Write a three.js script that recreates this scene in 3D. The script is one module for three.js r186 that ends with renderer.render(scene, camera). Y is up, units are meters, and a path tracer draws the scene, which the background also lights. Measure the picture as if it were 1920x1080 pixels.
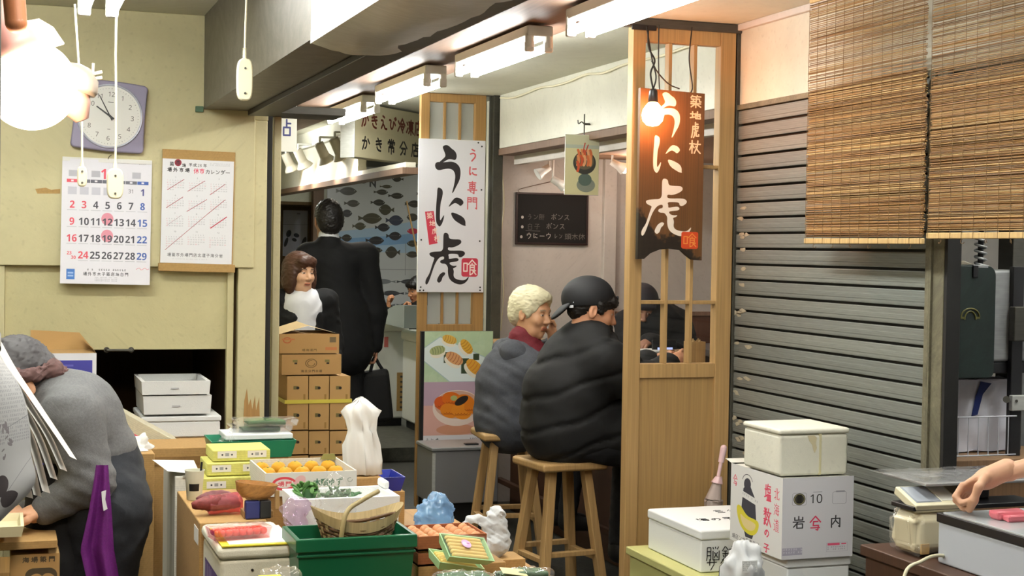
import * as THREE from 'three';
import { RoundedBoxGeometry } from 'three/addons/geometries/RoundedBoxGeometry.js';
import { RectAreaLightUniformsLib } from 'three/addons/lights/RectAreaLightUniformsLib.js';
import { mergeGeometries, mergeVertices } from 'three/addons/utils/BufferGeometryUtils.js';
import { createNoise3D } from 'simplex-noise';

RectAreaLightUniformsLib.init();
const scene = new THREE.Scene();
scene.background = new THREE.Color(0x000000);
const renderer = new THREE.WebGLRenderer({ antialias: true });
renderer.toneMapping = THREE.LinearToneMapping;
renderer.toneMappingExposure = 0.76;
renderer.shadowMap.enabled = true;

// ---------- camera: long lens, looking 19 degrees to the right of the alley ----------
const FOCAL = 2800, YAW = 18.9 * Math.PI / 180, PITCH = 1.494 * Math.PI / 180, ROLL = 0.016;
const camera = new THREE.PerspectiveCamera(2 * Math.atan(540 / FOCAL) * 180 / Math.PI, 16 / 9, 0.1, 60);
camera.position.set(0, 1.5, 0);
camera.rotation.order = 'YXZ';
camera.rotation.set(-PITCH, -YAW, ROLL);
camera.updateMatrixWorld(true);
scene.add(camera);

// ---------- survey helpers: where a sight line meets a plane of the place ----------
const V = (x, y, z) => new THREE.Vector3(x, y, z);
function sight(px, py) { return V((px - 960) / FOCAL, (540 - py) / FOCAL, -1).applyEuler(camera.rotation).normalize(); }
function onZ(px, py, z) { const d = sight(px, py), t = z / d.z; return V(d.x * t, 1.5 + d.y * t, z); }
function onX(px, py, x) { const d = sight(px, py), t = x / d.x; return V(x, 1.5 + d.y * t, d.z * t); }
function onY(px, py, y) { const d = sight(px, py), t = (y - 1.5) / d.y; return V(d.x * t, y, d.z * t); }

// ---------- random, noise ----------
let seedState = 12345;
function rnd(a = 0, b = 1) { seedState = (seedState * 1664525 + 1013904223) >>> 0; return a + (b - a) * seedState / 4294967296; }
const noise3 = createNoise3D(() => rnd());
function fbm(x, y, z, o = 3) { let s = 0, a = 0.5; for (let i = 0; i < o; i++) { s += a * noise3(x, y, z); x *= 2.03; y *= 2.03; z *= 2.03; a *= 0.5; } return s; }

// ---------- objects ----------
const taken = new Map();
function numbered(name) { const n = taken.get(name) ?? 0; taken.set(name, n + 1); return n ? name + '_' + String(n).padStart(3, '0') : name; }
function shade(o) { o.traverse((m) => { if (m.isMesh) { m.castShadow = true; m.receiveShadow = true; } }); }
function thing(name, label, category, pos = [0, 0, 0], turn = 0, group) {
  const o = new THREE.Group(); o.name = numbered(name); scene.add(o);
  o.position.set(...(pos.isVector3 ? pos.toArray() : pos)); o.rotation.y = turn;
  o.userData = { label, category }; if (group) o.userData.group = group;
  return o;
}
function structure(name, label) { const o = new THREE.Group(); o.name = name; taken.set(name, 1); o.userData = { kind: 'structure', label, category: name.split('_')[0] }; scene.add(o); return o; }
function part(parent, name, geo, mat, label) {
  const m = new THREE.Mesh(Array.isArray(geo) ? merge(geo) : geo, mat); m.name = name; m.castShadow = m.receiveShadow = true;
  if (label) m.userData.label = label;
  parent.add(m); return m;
}
function solo(name, label, category, geo, mat, group) {
  const m = new THREE.Mesh(Array.isArray(geo) ? merge(geo) : geo, mat); m.name = numbered(name); m.castShadow = m.receiveShadow = true;
  m.userData = { label, category }; if (group) m.userData.group = group; scene.add(m); return m;
}
function merge(list) {
  return mergeGeometries(list.map((g) => {
    const h = g.index ? g.toNonIndexed() : g.clone();
    for (const k of Object.keys(h.attributes)) if (!['position', 'normal', 'uv'].includes(k)) h.deleteAttribute(k);
    if (!h.attributes.uv) h.setAttribute('uv', new THREE.BufferAttribute(new Float32Array(h.attributes.position.count * 2), 2));
    if (!h.attributes.normal) h.computeVertexNormals();
    return h;
  }));
}
// uv in metres, chosen per face by the way it points
function metric(g, off = 0) {
  if (g.index) g = g.toNonIndexed();
  const p = g.attributes.position, n = g.attributes.normal, uv = new Float32Array(p.count * 2);
  for (let i = 0; i < p.count; i += 3) {
    const ax = Math.abs(n.getX(i) + n.getX(i + 1) + n.getX(i + 2)), ay = Math.abs(n.getY(i) + n.getY(i + 1) + n.getY(i + 2)), az = Math.abs(n.getZ(i) + n.getZ(i + 1) + n.getZ(i + 2));
    for (let k = i; k < i + 3; k++) {
      const x = p.getX(k), y = p.getY(k), z = p.getZ(k);
      const [u, v] = ax >= ay && ax >= az ? [z, y] : ay >= az ? [x, z] : [x, y];
      uv[k * 2] = u + off; uv[k * 2 + 1] = v + off * 0.37;
    }
  }
  g.setAttribute('uv', new THREE.BufferAttribute(uv, 2));
  return g;
}
// a box from its lowest to its highest corner, edges rounded by r
function box(x0, y0, z0, x1, y1, z1, r = 0.004) {
  const w = x1 - x0, h = y1 - y0, d = z1 - z0, m = Math.min(w, h, d);
  const g = r > 0 && m > r * 2.2 ? new RoundedBoxGeometry(w, h, d, r > 0.012 ? 3 : 1, r) : new THREE.BoxGeometry(w, h, d);
  g.translate((x0 + x1) / 2, (y0 + y1) / 2, (z0 + z1) / 2);
  return metric(g, (x0 * 7.3 + y0 * 3.1 + z0) % 1);
}
function cbox(w, h, d, x = 0, y = 0, z = 0, r = 0.004) { return box(x - w / 2, y, z - d / 2, x + w / 2, y + h, z + d / 2, r); }
function tube(pts, r, seg = 24, sides = 8, tension = 0.5) {
  const c = new THREE.CatmullRomCurve3(pts.map((p) => p.isVector3 ? p : V(...p)), false, 'catmullrom', tension);
  return new THREE.TubeGeometry(c, seg, r, sides, false);
}
function rod(a, b, r0, r1 = r0, sides = 12) {
  a = a.isVector3 ? a : V(...a); b = b.isVector3 ? b : V(...b);
  const d = b.clone().sub(a), g = new THREE.CylinderGeometry(r1, r0, d.length(), sides);
  g.applyQuaternion(new THREE.Quaternion().setFromUnitVectors(V(0, 1, 0), d.clone().normalize()));
  return g.translate(...a.clone().add(b).multiplyScalar(0.5).toArray());
}
// a squared bar between two points
function bar(a, b, w, d, up = V(0, 0, 1)) {
  a = a.isVector3 ? a : V(...a); b = b.isVector3 ? b : V(...b);
  const y = b.clone().sub(a), len = y.length(); y.normalize();
  const x = y.clone().cross(up).normalize(), z = x.clone().cross(y).normalize();
  const g = new RoundedBoxGeometry(w, len, d, 1, Math.min(w, d) * 0.12);
  metric(g); g.applyMatrix4(new THREE.Matrix4().makeBasis(x, y, z)); g.translate(...a.clone().add(b).multiplyScalar(0.5).toArray());
  return metric(g);
}
function lathe(profile, seg = 32) { return new THREE.LatheGeometry(profile.map(([r, y]) => new THREE.Vector2(r, y)), seg); }
function plate(points, depth, bevel = 0) {
  const s = new THREE.Shape(points.map(([x, y]) => new THREE.Vector2(x, y)));
  return new THREE.ExtrudeGeometry(s, { depth, bevelEnabled: bevel > 0, bevelSize: bevel, bevelThickness: bevel, bevelSegments: 1, curveSegments: 8 });
}
// a rectangular print, uv 0..1, w by h, its lower left corner at the origin, facing +z
function sheet(w, h, sx = 1, sy = 1) { return new THREE.PlaneGeometry(w, h, sx, sy).translate(w / 2, h / 2, 0); }
// an open tray or crate: floor and four walls as one moulding, w x h x d, centred on x and z
function tray(w, h, d, t, flare = 0, r = 0.006) {
  const out = [[w / 2, d / 2]], g = [];
  g.push(cbox(w - 2 * flare, t, d - 2 * flare, 0, 0, 0, 0));
  const P = [[-1, -1], [1, -1], [1, 1], [-1, 1]];
  for (let i = 0; i < 4; i++) {
    const [ax, az] = P[i], [bx, bz] = P[(i + 1) % 4];
    const o0 = (q, s) => V(q[0] * (w / 2 - flare), 0, q[1] * (d / 2 - flare)), o1 = (q) => V(q[0] * w / 2, h, q[1] * d / 2);
    const i0 = (q) => V(q[0] * (w / 2 - flare - t), t, q[1] * (d / 2 - flare - t)), i1 = (q) => V(q[0] * (w / 2 - t), h, q[1] * (d / 2 - t));
    const a = [ax, az], b = [bx, bz];
    g.push(quad(o0(b), o0(a), o1(a), o1(b)), quad(i0(a), i0(b), i1(b), i1(a)), quad(i1(a), i1(b), o1(b), o1(a)));
  }
  return metric(merge(g));
}
function quad(a, b, c, d) {
  const g = new THREE.BufferGeometry();
  g.setAttribute('position', new THREE.BufferAttribute(new Float32Array([...a.toArray(), ...b.toArray(), ...c.toArray(), ...a.toArray(), ...c.toArray(), ...d.toArray()]), 3));
  g.setAttribute('uv', new THREE.BufferAttribute(new Float32Array([0, 0, 1, 0, 1, 1, 0, 0, 1, 1, 0, 1]), 2));
  g.computeVertexNormals(); return g;
}
// push the vertices of a closed or open surface about by noise
function crumple(g, amp, freq, seed = 0) {
  g = mergeVertices(g.index ? g.toNonIndexed() : g, 1e-4); g.computeVertexNormals();
  const p = g.attributes.position, n = g.attributes.normal;
  for (let i = 0; i < p.count; i++) {
    const x = p.getX(i), y = p.getY(i), z = p.getZ(i), k = amp * fbm(x * freq + seed, y * freq, z * freq, 3) * 2;
    p.setXYZ(i, x + n.getX(i) * k, y + n.getY(i) * k, z + n.getZ(i) * k);
  }
  g.computeVertexNormals(); return g;
}

// ---------- materials ----------
function dataTexture(w, h, fn, srgb = true, repeat) {
  const d = new Uint8Array(w * h * 4);
  for (let y = 0; y < h; y++) for (let x = 0; x < w; x++) {
    const c = fn(x / w, y / h, x, y), o = (y * w + x) * 4, a = Array.isArray(c) ? c : [c, c, c];
    for (let k = 0; k < 3; k++) d[o + k] = Math.max(0, Math.min(255, a[k] * 255)); d[o + 3] = 255;
  }
  const t = new THREE.DataTexture(d, w, h); t.magFilter = THREE.LinearFilter; t.minFilter = THREE.LinearMipmapLinearFilter; t.generateMipmaps = true;
  t.wrapS = t.wrapT = THREE.RepeatWrapping; if (srgb) t.colorSpace = THREE.SRGBColorSpace;
  if (repeat) t.repeat.set(repeat[0], repeat[1]);
  t.needsUpdate = true; return t;
}
// noise that joins up at the edges of its tile
const wrapN = (u, v, fu, fv, s = 0) => { const a = u * 2 * Math.PI, b = v * 2 * Math.PI; return (noise3(Math.cos(a) * fu + s, Math.sin(a) * fu + Math.cos(b) * fv, Math.sin(b) * fv + s * 1.7)); };
const TX = {
  grime: dataTexture(512, 512, (u, v) => { const m = wrapN(u, v, 1, 1) * 0.5 + wrapN(u, v, 3, 3, 9) * 0.3 + wrapN(u, v, 9, 9, 4) * 0.2; const s = Math.max(0, wrapN(u, v, 6, 6, 21) - 0.62) * 0.5; const k = 0.95 + m * 0.03 - s * 0.25; return [k, k * 0.995, k * 0.97]; }, true, [0.8, 0.8]),
  wood: dataTexture(512, 512, (u, v) => { const g = wrapN(u, v, 14, 0.5) * 0.5 + wrapN(u, v, 40, 0.8, 5) * 0.35 + wrapN(u, v, 4, 0.6, 8) * 0.5; const k = 0.9 + g * 0.08; return [k, k - 0.012 + g * 0.006, k - 0.03]; }, true, [2.2, 0.6]),
  card: dataTexture(256, 256, (u, v) => { const k = 0.93 + 0.022 * Math.sin(v * 2 * Math.PI * 32) + wrapN(u, v, 3, 3) * 0.03 + wrapN(u, v, 30, 30, 3) * 0.03; return [k, k, k * 0.985]; }, true, [5, 5]),
  steel: dataTexture(256, 256, (u, v) => 0.92 + wrapN(u, v, 0.7, 30) * 0.03 + wrapN(u, v, 2, 3, 7) * 0.03, true, [1.5, 3]),
  scuff: dataTexture(512, 512, (u, v) => { const k = 0.86 + wrapN(u, v, 2, 2) * 0.08 + wrapN(u, v, 8, 8, 3) * 0.05 + wrapN(u, v, 24, 24, 6) * 0.05; return [k, k, k * 0.97]; }, true, [1.1, 1.1]),
  ribs: dataTexture(128, 256, (u, v) => { const k = 0.93 + 0.03 * Math.sin(v * 2 * Math.PI * 20) + wrapN(u, v, 1.5, 2) * 0.03 + wrapN(u, v, 5, 7, 4) * 0.02; return [k, k, k * 0.98]; }, true, [1.3, 6.3]),
  beads: dataTexture(256, 256, (u, v) => 0.5 + wrapN(u, v, 22, 22) * 0.35 + wrapN(u, v, 9, 9, 3) * 0.2, false, [6, 6]),
  weave: dataTexture(128, 128, (u, v) => 0.5 + 0.3 * Math.sin(u * 2 * Math.PI * 32) * Math.sin(v * 2 * Math.PI * 32) + wrapN(u, v, 10, 10) * 0.25, false, [8, 8]),
  knit: dataTexture(256, 256, (u, v) => { const k = 0.9 + wrapN(u, v, 26, 26) * 0.08 + wrapN(u, v, 5, 5, 2) * 0.05; return [k, k, k]; }, true, [4, 4]),
  lumps: dataTexture(256, 256, (u, v) => 0.5 + wrapN(u, v, 4, 4) * 0.3 + wrapN(u, v, 11, 11, 5) * 0.2, false, [3, 3]),
};
const M = {};
function mat(key, color, rough = 0.7, o = {}) {
  const { physical, ...rest } = o;
  const m = physical ? new THREE.MeshPhysicalMaterial({ color, roughness: rough, ...rest }) : new THREE.MeshStandardMaterial({ color, roughness: rough, ...rest });
  m.name = key; M[key] = m; return m;
}
const bump = (t, s) => ({ bumpMap: t, bumpScale: s });
mat('creamPaint', 0xd2cba4, 0.62, { map: TX.grime, ...bump(TX.lumps, 0.0003) });
mat('creamDoor', 0xccc59b, 0.55, { map: TX.grime, ...bump(TX.lumps, 0.0003) });
mat('whiteWall', 0xd9d8cc, 0.6, { map: TX.grime, ...bump(TX.lumps, 0.0003) });
mat('whitePanel', 0xdcdcd2, 0.42, { map: TX.grime });
mat('shopWall', 0xd2cdcb, 0.7, { map: TX.grime });
mat('ceilingPaint', 0xd6d6c9, 0.75, { map: TX.grime });
mat('floorStone', 0x34342f, 0.55, { map: TX.scuff, ...bump(TX.lumps, 0.002) });
mat('concrete', 0x53534c, 0.8, { map: TX.scuff });
mat('hinoki', 0xc09d69, 0.5, { map: TX.wood });
mat('hinokiPanel', 0xb4925f, 0.5, { map: TX.wood });
mat('oldWood', 0xb58d55, 0.6, { map: TX.wood });
mat('darkWood', 0x4a2f1f, 0.55, { map: TX.wood });
mat('brownTrim', 0x7a6150, 0.6, { map: TX.wood });
mat('ductMetal', 0x6e6860, 0.45, { map: TX.scuff, metalness: 0.2 });
mat('galvanised', 0xd2d4d0, 0.34, { map: TX.steel, metalness: 0.35 });
mat('railMetal', 0x5c5a54, 0.45, { map: TX.steel, metalness: 0.6 });
mat('shutterMetal', 0x8f928c, 0.5, { map: TX.steel, metalness: 0.35 });
mat('shutterFrame', 0x7e7a68, 0.6, { map: TX.scuff, metalness: 0.3 });
mat('stainless', 0xaaacae, 0.35, { map: TX.steel, metalness: 0.45 });
mat('black', 0x0c0b0a, 0.7);
mat('blackPlastic', 0x17171a, 0.4);
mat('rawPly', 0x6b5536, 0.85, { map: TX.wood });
mat('whiteEnamel', 0xe4e6e2, 0.35);
mat('whitePlastic', 0xe6e5dc, 0.4);
mat('ivoryPlastic', 0xd8d2b4, 0.4);
mat('styro', 0xe9ecec, 0.85, { ...bump(TX.beads, 0.0006) });
mat('styroOld', 0xe8e8de, 0.85, { map: TX.grime, ...bump(TX.beads, 0.0006) });
mat('cardboard', 0xb58f5a, 0.85, { map: TX.card });
mat('cardboardDark', 0x94703f, 0.85, { map: TX.card });
mat('cardboardPale', 0xcbb184, 0.85, { map: TX.card });
mat('whiteCard', 0xe3e3dd, 0.7, { map: TX.card });
mat('paper', 0xe6e6e2, 0.8);
mat('kraft', 0xb8945c, 0.8, { map: TX.card });
mat('yellowBox', 0xdcd878, 0.7, { map: TX.card });
mat('greenPlastic', 0x0f5a3a, 0.35);
mat('greenTray', 0x1c8160, 0.35);
mat('bluePlastic', 0x1f2f9c, 0.35);
mat('glassPane', 0xffffff, 0.02, { physical: true, transmission: 1, thickness: 0, ior: 1.45 });
mat('frosted', 0xc9ccc8, 0.35, { physical: true, transmission: 0.35, thickness: 0 });
mat('clearFilm', 0xffffff, 0.06, { physical: true, transmission: 0.94, thickness: 0, ior: 1.4 });
mat('cord', 0xe0d9bd, 0.5);
mat('darkCord', 0x1d1916, 0.6);
mat('tubeGlow', 0xffffff, 0.4, { emissive: new THREE.Color(1, 1, 0.96), emissiveIntensity: 75 });
mat('fixtureWhite', 0xd9d9cf, 0.5);
mat('bulbWarm', 0xffffff, 0.4, { emissive: new THREE.Color(1, 0.78, 0.5), emissiveIntensity: 7 });
mat('bulbGlobe', 0xffffff, 0.4, { emissive: new THREE.Color(1, 0.9, 0.76), emissiveIntensity: 4 });
mat('spotGlow', 0xffffff, 0.4, { emissive: new THREE.Color(1, 0.85, 0.68), emissiveIntensity: 7 });
// ---------- lettering: strokes on a 100 x 100 field ----------
const GLYPH = {
  u: [[35, 8, 62, 18], [20, 42, 50, 34, 72, 45, 70, 65, 52, 80, 35, 94]],
  ni: [[22, 12, 18, 50, 22, 88, 30, 70], [48, 28, 80, 26], [46, 60, 48, 78, 84, 80]],
  ka: [[10, 35, 55, 30, 60, 45, 52, 80, 38, 84], [40, 8, 32, 50, 12, 90], [72, 22, 90, 48]],
  ki: [[18, 28, 76, 20], [18, 48, 80, 40], [38, 6, 58, 48, 72, 66], [28, 66, 34, 88, 72, 90]],
  e: [[40, 6, 60, 14], [22, 34, 66, 30, 22, 84], [44, 58, 58, 66, 66, 88, 90, 86]],
  bi: [[10, 24, 36, 20, 18, 60, 40, 86, 62, 60, 60, 22, 86, 52], [76, 10, 84, 20], [88, 4, 96, 14]],
  no: [[52, 18, 36, 70, 20, 72, 14, 46, 48, 16, 84, 36, 80, 70, 54, 88]],
  yu: [[16, 20, 14, 66, 24, 62, 46, 24, 76, 28, 82, 56, 58, 66, 42, 56], [56, 8, 58, 60, 36, 92]],
  zu: [[10, 24, 90, 22], [54, 6, 56, 50, 44, 60, 36, 48, 54, 40, 58, 64, 36, 94], [76, 6, 84, 16], [88, 2, 96, 12]],
  KA: [[12, 30, 82, 28, 76, 88, 62, 80], [44, 6, 40, 50, 12, 92]],
  RE: [[26, 10, 26, 86, 82, 46]],
  N: [[16, 18, 38, 32], [18, 86, 60, 70, 88, 28]],
  DA: [[38, 6, 12, 44], [36, 22, 78, 22, 66, 62, 24, 94], [34, 42, 62, 58], [84, 2, 90, 12], [94, 0, 100, 9]],
  bar: [[10, 50, 90, 50]],
  PO: [[12, 30, 82, 30], [46, 6, 46, 90, 36, 82], [26, 50, 12, 78], [66, 50, 82, 76], [90, 4, 96, 10, 90, 14, 86, 8, 90, 4]],
  SU: [[20, 18, 74, 18, 52, 56, 14, 90], [54, 56, 86, 88]],
  SA: [[8, 34, 92, 34], [32, 8, 32, 58], [68, 8, 68, 50, 40, 94]],
  KU: [[40, 6, 12, 46], [36, 22, 82, 22, 70, 60, 30, 94]],
  U: [[50, 4, 50, 22], [16, 46, 16, 24, 84, 24, 78, 58, 42, 94]],
  tiger: [[50, 4, 50, 28], [50, 14, 80, 14], [20, 28, 86, 28, 80, 42], [20, 28, 18, 60, 6, 94], [30, 44, 72, 40], [48, 30, 50, 54, 80, 54], [44, 62, 42, 80, 30, 94], [62, 62, 62, 86, 92, 86, 92, 76]],
  special: [[18, 14, 82, 14], [26, 26, 74, 26, 74, 56, 26, 56, 26, 26], [26, 41, 74, 41], [50, 4, 50, 58], [8, 68, 92, 68], [66, 58, 66, 94, 54, 88], [30, 76, 40, 84]],
  gate: [[12, 8, 12, 94], [12, 10, 42, 10, 42, 40], [12, 24, 42, 24], [12, 40, 42, 40], [58, 8, 58, 40], [58, 10, 90, 10, 90, 92, 80, 86], [58, 24, 90, 24], [58, 40, 90, 40]],
  build: [[20, 4, 8, 20], [16, 12, 44, 12], [62, 4, 52, 20], [58, 12, 92, 12], [12, 32, 46, 32], [28, 32, 28, 52], [8, 54, 48, 50], [56, 30, 54, 56], [56, 30, 80, 30, 82, 52, 94, 52], [8, 68, 92, 68], [50, 56, 50, 98], [46, 70, 10, 94], [54, 70, 92, 94]],
  ground: [[6, 34, 40, 34], [23, 10, 23, 74], [4, 78, 42, 70], [46, 48, 90, 36, 88, 62, 78, 60], [66, 8, 66, 68], [52, 28, 52, 86, 92, 88, 92, 74]],
  cane: [[4, 28, 44, 28], [24, 4, 24, 96], [24, 32, 4, 72], [26, 36, 42, 56], [50, 30, 96, 30], [74, 6, 70, 46, 44, 96], [56, 46, 74, 76, 96, 96]],
  eat: [[8, 24, 8, 74], [8, 24, 32, 24, 32, 74, 8, 74], [66, 4, 40, 32], [66, 4, 94, 32], [52, 36, 82, 36, 82, 66, 52, 66, 52, 36], [52, 50, 82, 50], [66, 26, 66, 36], [52, 66, 52, 96, 70, 88], [70, 68, 94, 94], [90, 70, 72, 80]],
  cold: [[10, 22, 22, 36], [6, 86, 26, 58], [62, 4, 32, 44], [62, 4, 96, 44], [50, 38, 74, 38], [40, 54, 86, 54, 68, 76], [50, 66, 70, 92]],
  freeze: [[10, 22, 22, 36], [6, 86, 24, 58], [34, 18, 94, 18], [42, 32, 86, 32, 86, 60, 42, 60, 42, 32], [42, 46, 86, 46], [64, 4, 64, 98], [60, 62, 34, 90], [68, 62, 96, 90]],
  usual: [[50, 2, 50, 18], [26, 6, 34, 16], [74, 6, 66, 16], [10, 32, 12, 20, 90, 20, 86, 34], [32, 30, 68, 30, 68, 46, 32, 46, 32, 30], [20, 56, 20, 86], [20, 56, 80, 56, 80, 84, 72, 80], [50, 46, 50, 98]],
  part: [[42, 6, 6, 48], [58, 6, 94, 48], [24, 52, 76, 52, 70, 90, 58, 86], [46, 52, 38, 76, 16, 96]],
  shop: [[50, 2, 50, 14], [14, 16, 94, 16], [16, 16, 14, 60, 4, 96], [54, 24, 54, 54], [54, 38, 86, 38], [32, 56, 84, 56, 84, 92, 32, 92, 32, 56]],
  hold: [[50, 6, 50, 48], [50, 26, 84, 26], [24, 48, 80, 48, 80, 90, 24, 90, 24, 48]],
  rock: [[50, 4, 50, 32], [18, 12, 18, 32, 82, 32, 82, 12], [6, 46, 94, 46], [46, 46, 10, 84], [36, 62, 82, 62, 82, 94, 36, 94, 36, 62]],
  inside: [[16, 26, 16, 94], [16, 26, 84, 26, 84, 92, 74, 86], [50, 4, 48, 40, 24, 70], [50, 44, 72, 66]],
  north: [[6, 34, 36, 34], [36, 8, 36, 92], [4, 84, 36, 72], [92, 26, 60, 44], [60, 8, 60, 86, 94, 88, 94, 74]],
  sea: [[10, 12, 20, 22], [6, 38, 18, 46], [4, 90, 22, 60], [46, 4, 30, 28], [40, 18, 92, 18], [44, 32, 40, 80], [44, 32, 86, 32, 82, 90, 70, 86], [30, 56, 96, 56], [40, 80, 90, 80], [62, 32, 60, 80]],
  road: [[10, 10, 20, 22], [4, 42, 20, 42, 18, 76], [4, 88, 18, 78, 40, 92, 96, 92], [46, 4, 54, 14], [78, 4, 70, 14], [34, 18, 96, 18], [64, 18, 56, 30], [46, 32, 84, 32, 84, 80, 46, 80, 46, 32], [46, 48, 84, 48], [46, 64, 84, 64]],
  salt: [[4, 34, 36, 34], [20, 10, 20, 74], [2, 78, 36, 68], [52, 4, 38, 30], [48, 14, 92, 14], [52, 28, 86, 28, 86, 50, 52, 50, 52, 28], [44, 62, 92, 62, 92, 92, 44, 92, 44, 62], [60, 62, 60, 92], [76, 62, 76, 92], [36, 94, 98, 94]],
  count: [[10, 6, 18, 16], [42, 6, 34, 16], [4, 24, 48, 24], [26, 4, 26, 44], [24, 26, 6, 42], [28, 26, 46, 42], [26, 46, 8, 92], [4, 64, 50, 64], [42, 50, 14, 94], [10, 74, 46, 94], [66, 4, 52, 44], [58, 24, 96, 24], [84, 26, 48, 96], [60, 44, 96, 96]],
  child: [[16, 12, 80, 12, 50, 36], [50, 36, 50, 92, 36, 86], [6, 50, 94, 50]],
  tree: [[6, 32, 94, 32], [50, 4, 50, 98], [48, 34, 8, 84], [52, 34, 92, 84]],
  head: [[4, 14, 44, 14], [10, 28, 40, 28, 40, 50, 10, 50, 10, 28], [12, 60, 18, 80], [38, 58, 32, 78], [4, 90, 46, 82], [52, 10, 98, 10], [74, 10, 68, 24], [56, 24, 92, 24, 92, 78, 56, 78, 56, 24], [56, 42, 92, 42], [56, 60, 92, 60], [64, 80, 48, 96], [82, 80, 98, 96]],
  pot: [[26, 4, 4, 36], [28, 6, 48, 30], [14, 36, 40, 36], [6, 52, 48, 52], [27, 36, 27, 88], [12, 62, 18, 76], [42, 60, 36, 76], [4, 92, 50, 86], [54, 26, 98, 26], [76, 4, 76, 96], [74, 28, 52, 68], [78, 28, 98, 66], [64, 76, 88, 76]],
  brain: [[8, 8, 8, 70, 4, 94], [8, 8, 34, 8, 34, 92, 26, 88], [8, 34, 34, 34], [8, 60, 34, 60], [48, 6, 54, 20], [66, 4, 70, 18], [90, 4, 80, 22], [50, 30, 50, 90, 94, 90], [94, 30, 94, 94], [60, 40, 84, 76], [84, 40, 58, 76]],
  white: [[50, 2, 40, 18], [20, 20, 80, 20, 80, 94, 20, 94, 20, 20], [20, 56, 80, 56]],
  liver: [[10, 8, 10, 66, 4, 94], [10, 8, 40, 8, 40, 92, 30, 88], [10, 34, 40, 34], [10, 60, 40, 60], [54, 14, 94, 14], [48, 48, 98, 48], [74, 14, 74, 98]],
  rest: [[28, 4, 6, 50], [18, 34, 18, 98], [34, 30, 98, 30], [66, 4, 66, 98], [64, 32, 36, 80], [68, 32, 98, 80]],
  market: [[50, 2, 50, 16], [8, 18, 92, 18], [22, 36, 22, 82], [22, 36, 78, 36, 78, 80, 68, 76], [50, 20, 50, 98]],
  outer: [[28, 4, 6, 50], [24, 18, 48, 18, 38, 60, 6, 94], [20, 40, 36, 54], [68, 4, 68, 98], [70, 40, 94, 62]],
  place: [[4, 34, 36, 34], [20, 10, 20, 74], [2, 78, 36, 68], [48, 6, 88, 6, 88, 38, 48, 38, 48, 6], [48, 22, 88, 22], [38, 50, 96, 50], [56, 52, 38, 76], [50, 62, 92, 62, 84, 96, 74, 92], [68, 64, 46, 94]],
  flat: [[14, 12, 86, 12], [28, 24, 36, 42], [72, 24, 64, 42], [6, 54, 94, 54], [50, 12, 50, 98]],
  become: [[16, 24, 92, 24], [18, 24, 16, 64, 4, 94], [20, 44, 44, 44, 42, 76, 34, 74], [56, 4, 64, 60, 94, 94, 96, 74], [86, 36, 48, 92], [74, 6, 86, 16]],
  year: [[28, 4, 8, 34], [24, 18, 88, 18], [26, 40, 84, 40], [26, 40, 26, 62], [4, 64, 96, 64], [56, 18, 56, 98]],
  give: [[50, 2, 8, 40], [50, 2, 92, 40], [34, 36, 70, 36], [36, 36, 32, 62, 76, 62, 70, 92, 56, 88], [14, 76, 84, 76]],
};
const CURVED = new Set(['u', 'ni', 'ka', 'ki', 'e', 'bi', 'no', 'yu', 'zu']);
function glyph(g, key, x, y, w, h, width, color) {
  g.strokeStyle = color; g.lineWidth = width; g.lineCap = 'round'; g.lineJoin = 'round';
  for (const s of GLYPH[key]) {
    const P = []; for (let i = 0; i < s.length; i += 2) P.push([x + s[i] * w / 100, y + s[i + 1] * h / 100]);
    g.beginPath(); g.moveTo(...P[0]);
    if (CURVED.has(key) && P.length > 2) { for (let i = 1; i < P.length - 1; i++) { const e = i === P.length - 2 ? P[i + 1] : [(P[i][0] + P[i + 1][0]) / 2, (P[i][1] + P[i + 1][1]) / 2]; g.quadraticCurveTo(P[i][0], P[i][1], e[0], e[1]); } }
    else for (let i = 1; i < P.length; i++) g.lineTo(...P[i]);
    g.stroke();
  }
}
function glyphs(g, keys, x, y, w, h, dx, dy, width, color) { keys.forEach((k, i) => glyph(g, k, x + dx * i, y + dy * i, w, h, width, color)); }
// blurred small print: rows of tiny character-like blots
function smallPrint(g, x, y, w, h, rows, color, density = 0.75) {
  g.fillStyle = color; const rh = h / rows;
  for (let r = 0; r < rows; r++) for (let u = 0; u < w; u += rh * 0.8) if (rnd() < density) { const s = rh * 0.6; for (let k = 0; k < 3; k++) g.fillRect(x + u + rnd(0, s * 0.3), y + r * rh + k * s * 0.36, s * rnd(0.4, 0.9), s * 0.16); g.fillRect(x + u + s * rnd(0.2, 0.6), y + r * rh, s * 0.16, s); }
}
function canvas(w, h, bg, draw) {
  const c = document.createElement('canvas'); const k = Math.min(1, 1200 / Math.max(w, h)); c.width = Math.round(w * k); c.height = Math.round(h * k); const g = c.getContext('2d'); g.scale(k, k);
  if (bg) { g.fillStyle = bg; g.fillRect(0, 0, w, h); }
  draw(g, w, h);
  const t = new THREE.CanvasTexture(c); t.colorSpace = THREE.SRGBColorSpace; t.anisotropy = 8; return t;
}
function print(key, w, h, bg, draw, rough = 0.6, o = {}) { return mat(key, 0xffffff, rough, { map: canvas(w, h, bg, draw), ...o }); }
function poly(g, pts, color) { g.fillStyle = color; g.beginPath(); const n = pts.length; const m = (i, j) => [(pts[i % n][0] + pts[j % n][0]) / 2, (pts[i % n][1] + pts[j % n][1]) / 2]; g.moveTo(...m(0, 1)); for (let i = 1; i <= n; i++) { const e = m(i, i + 1); g.quadraticCurveTo(pts[i % n][0], pts[i % n][1], e[0], e[1]); } g.closePath(); g.fill(); }
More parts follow.
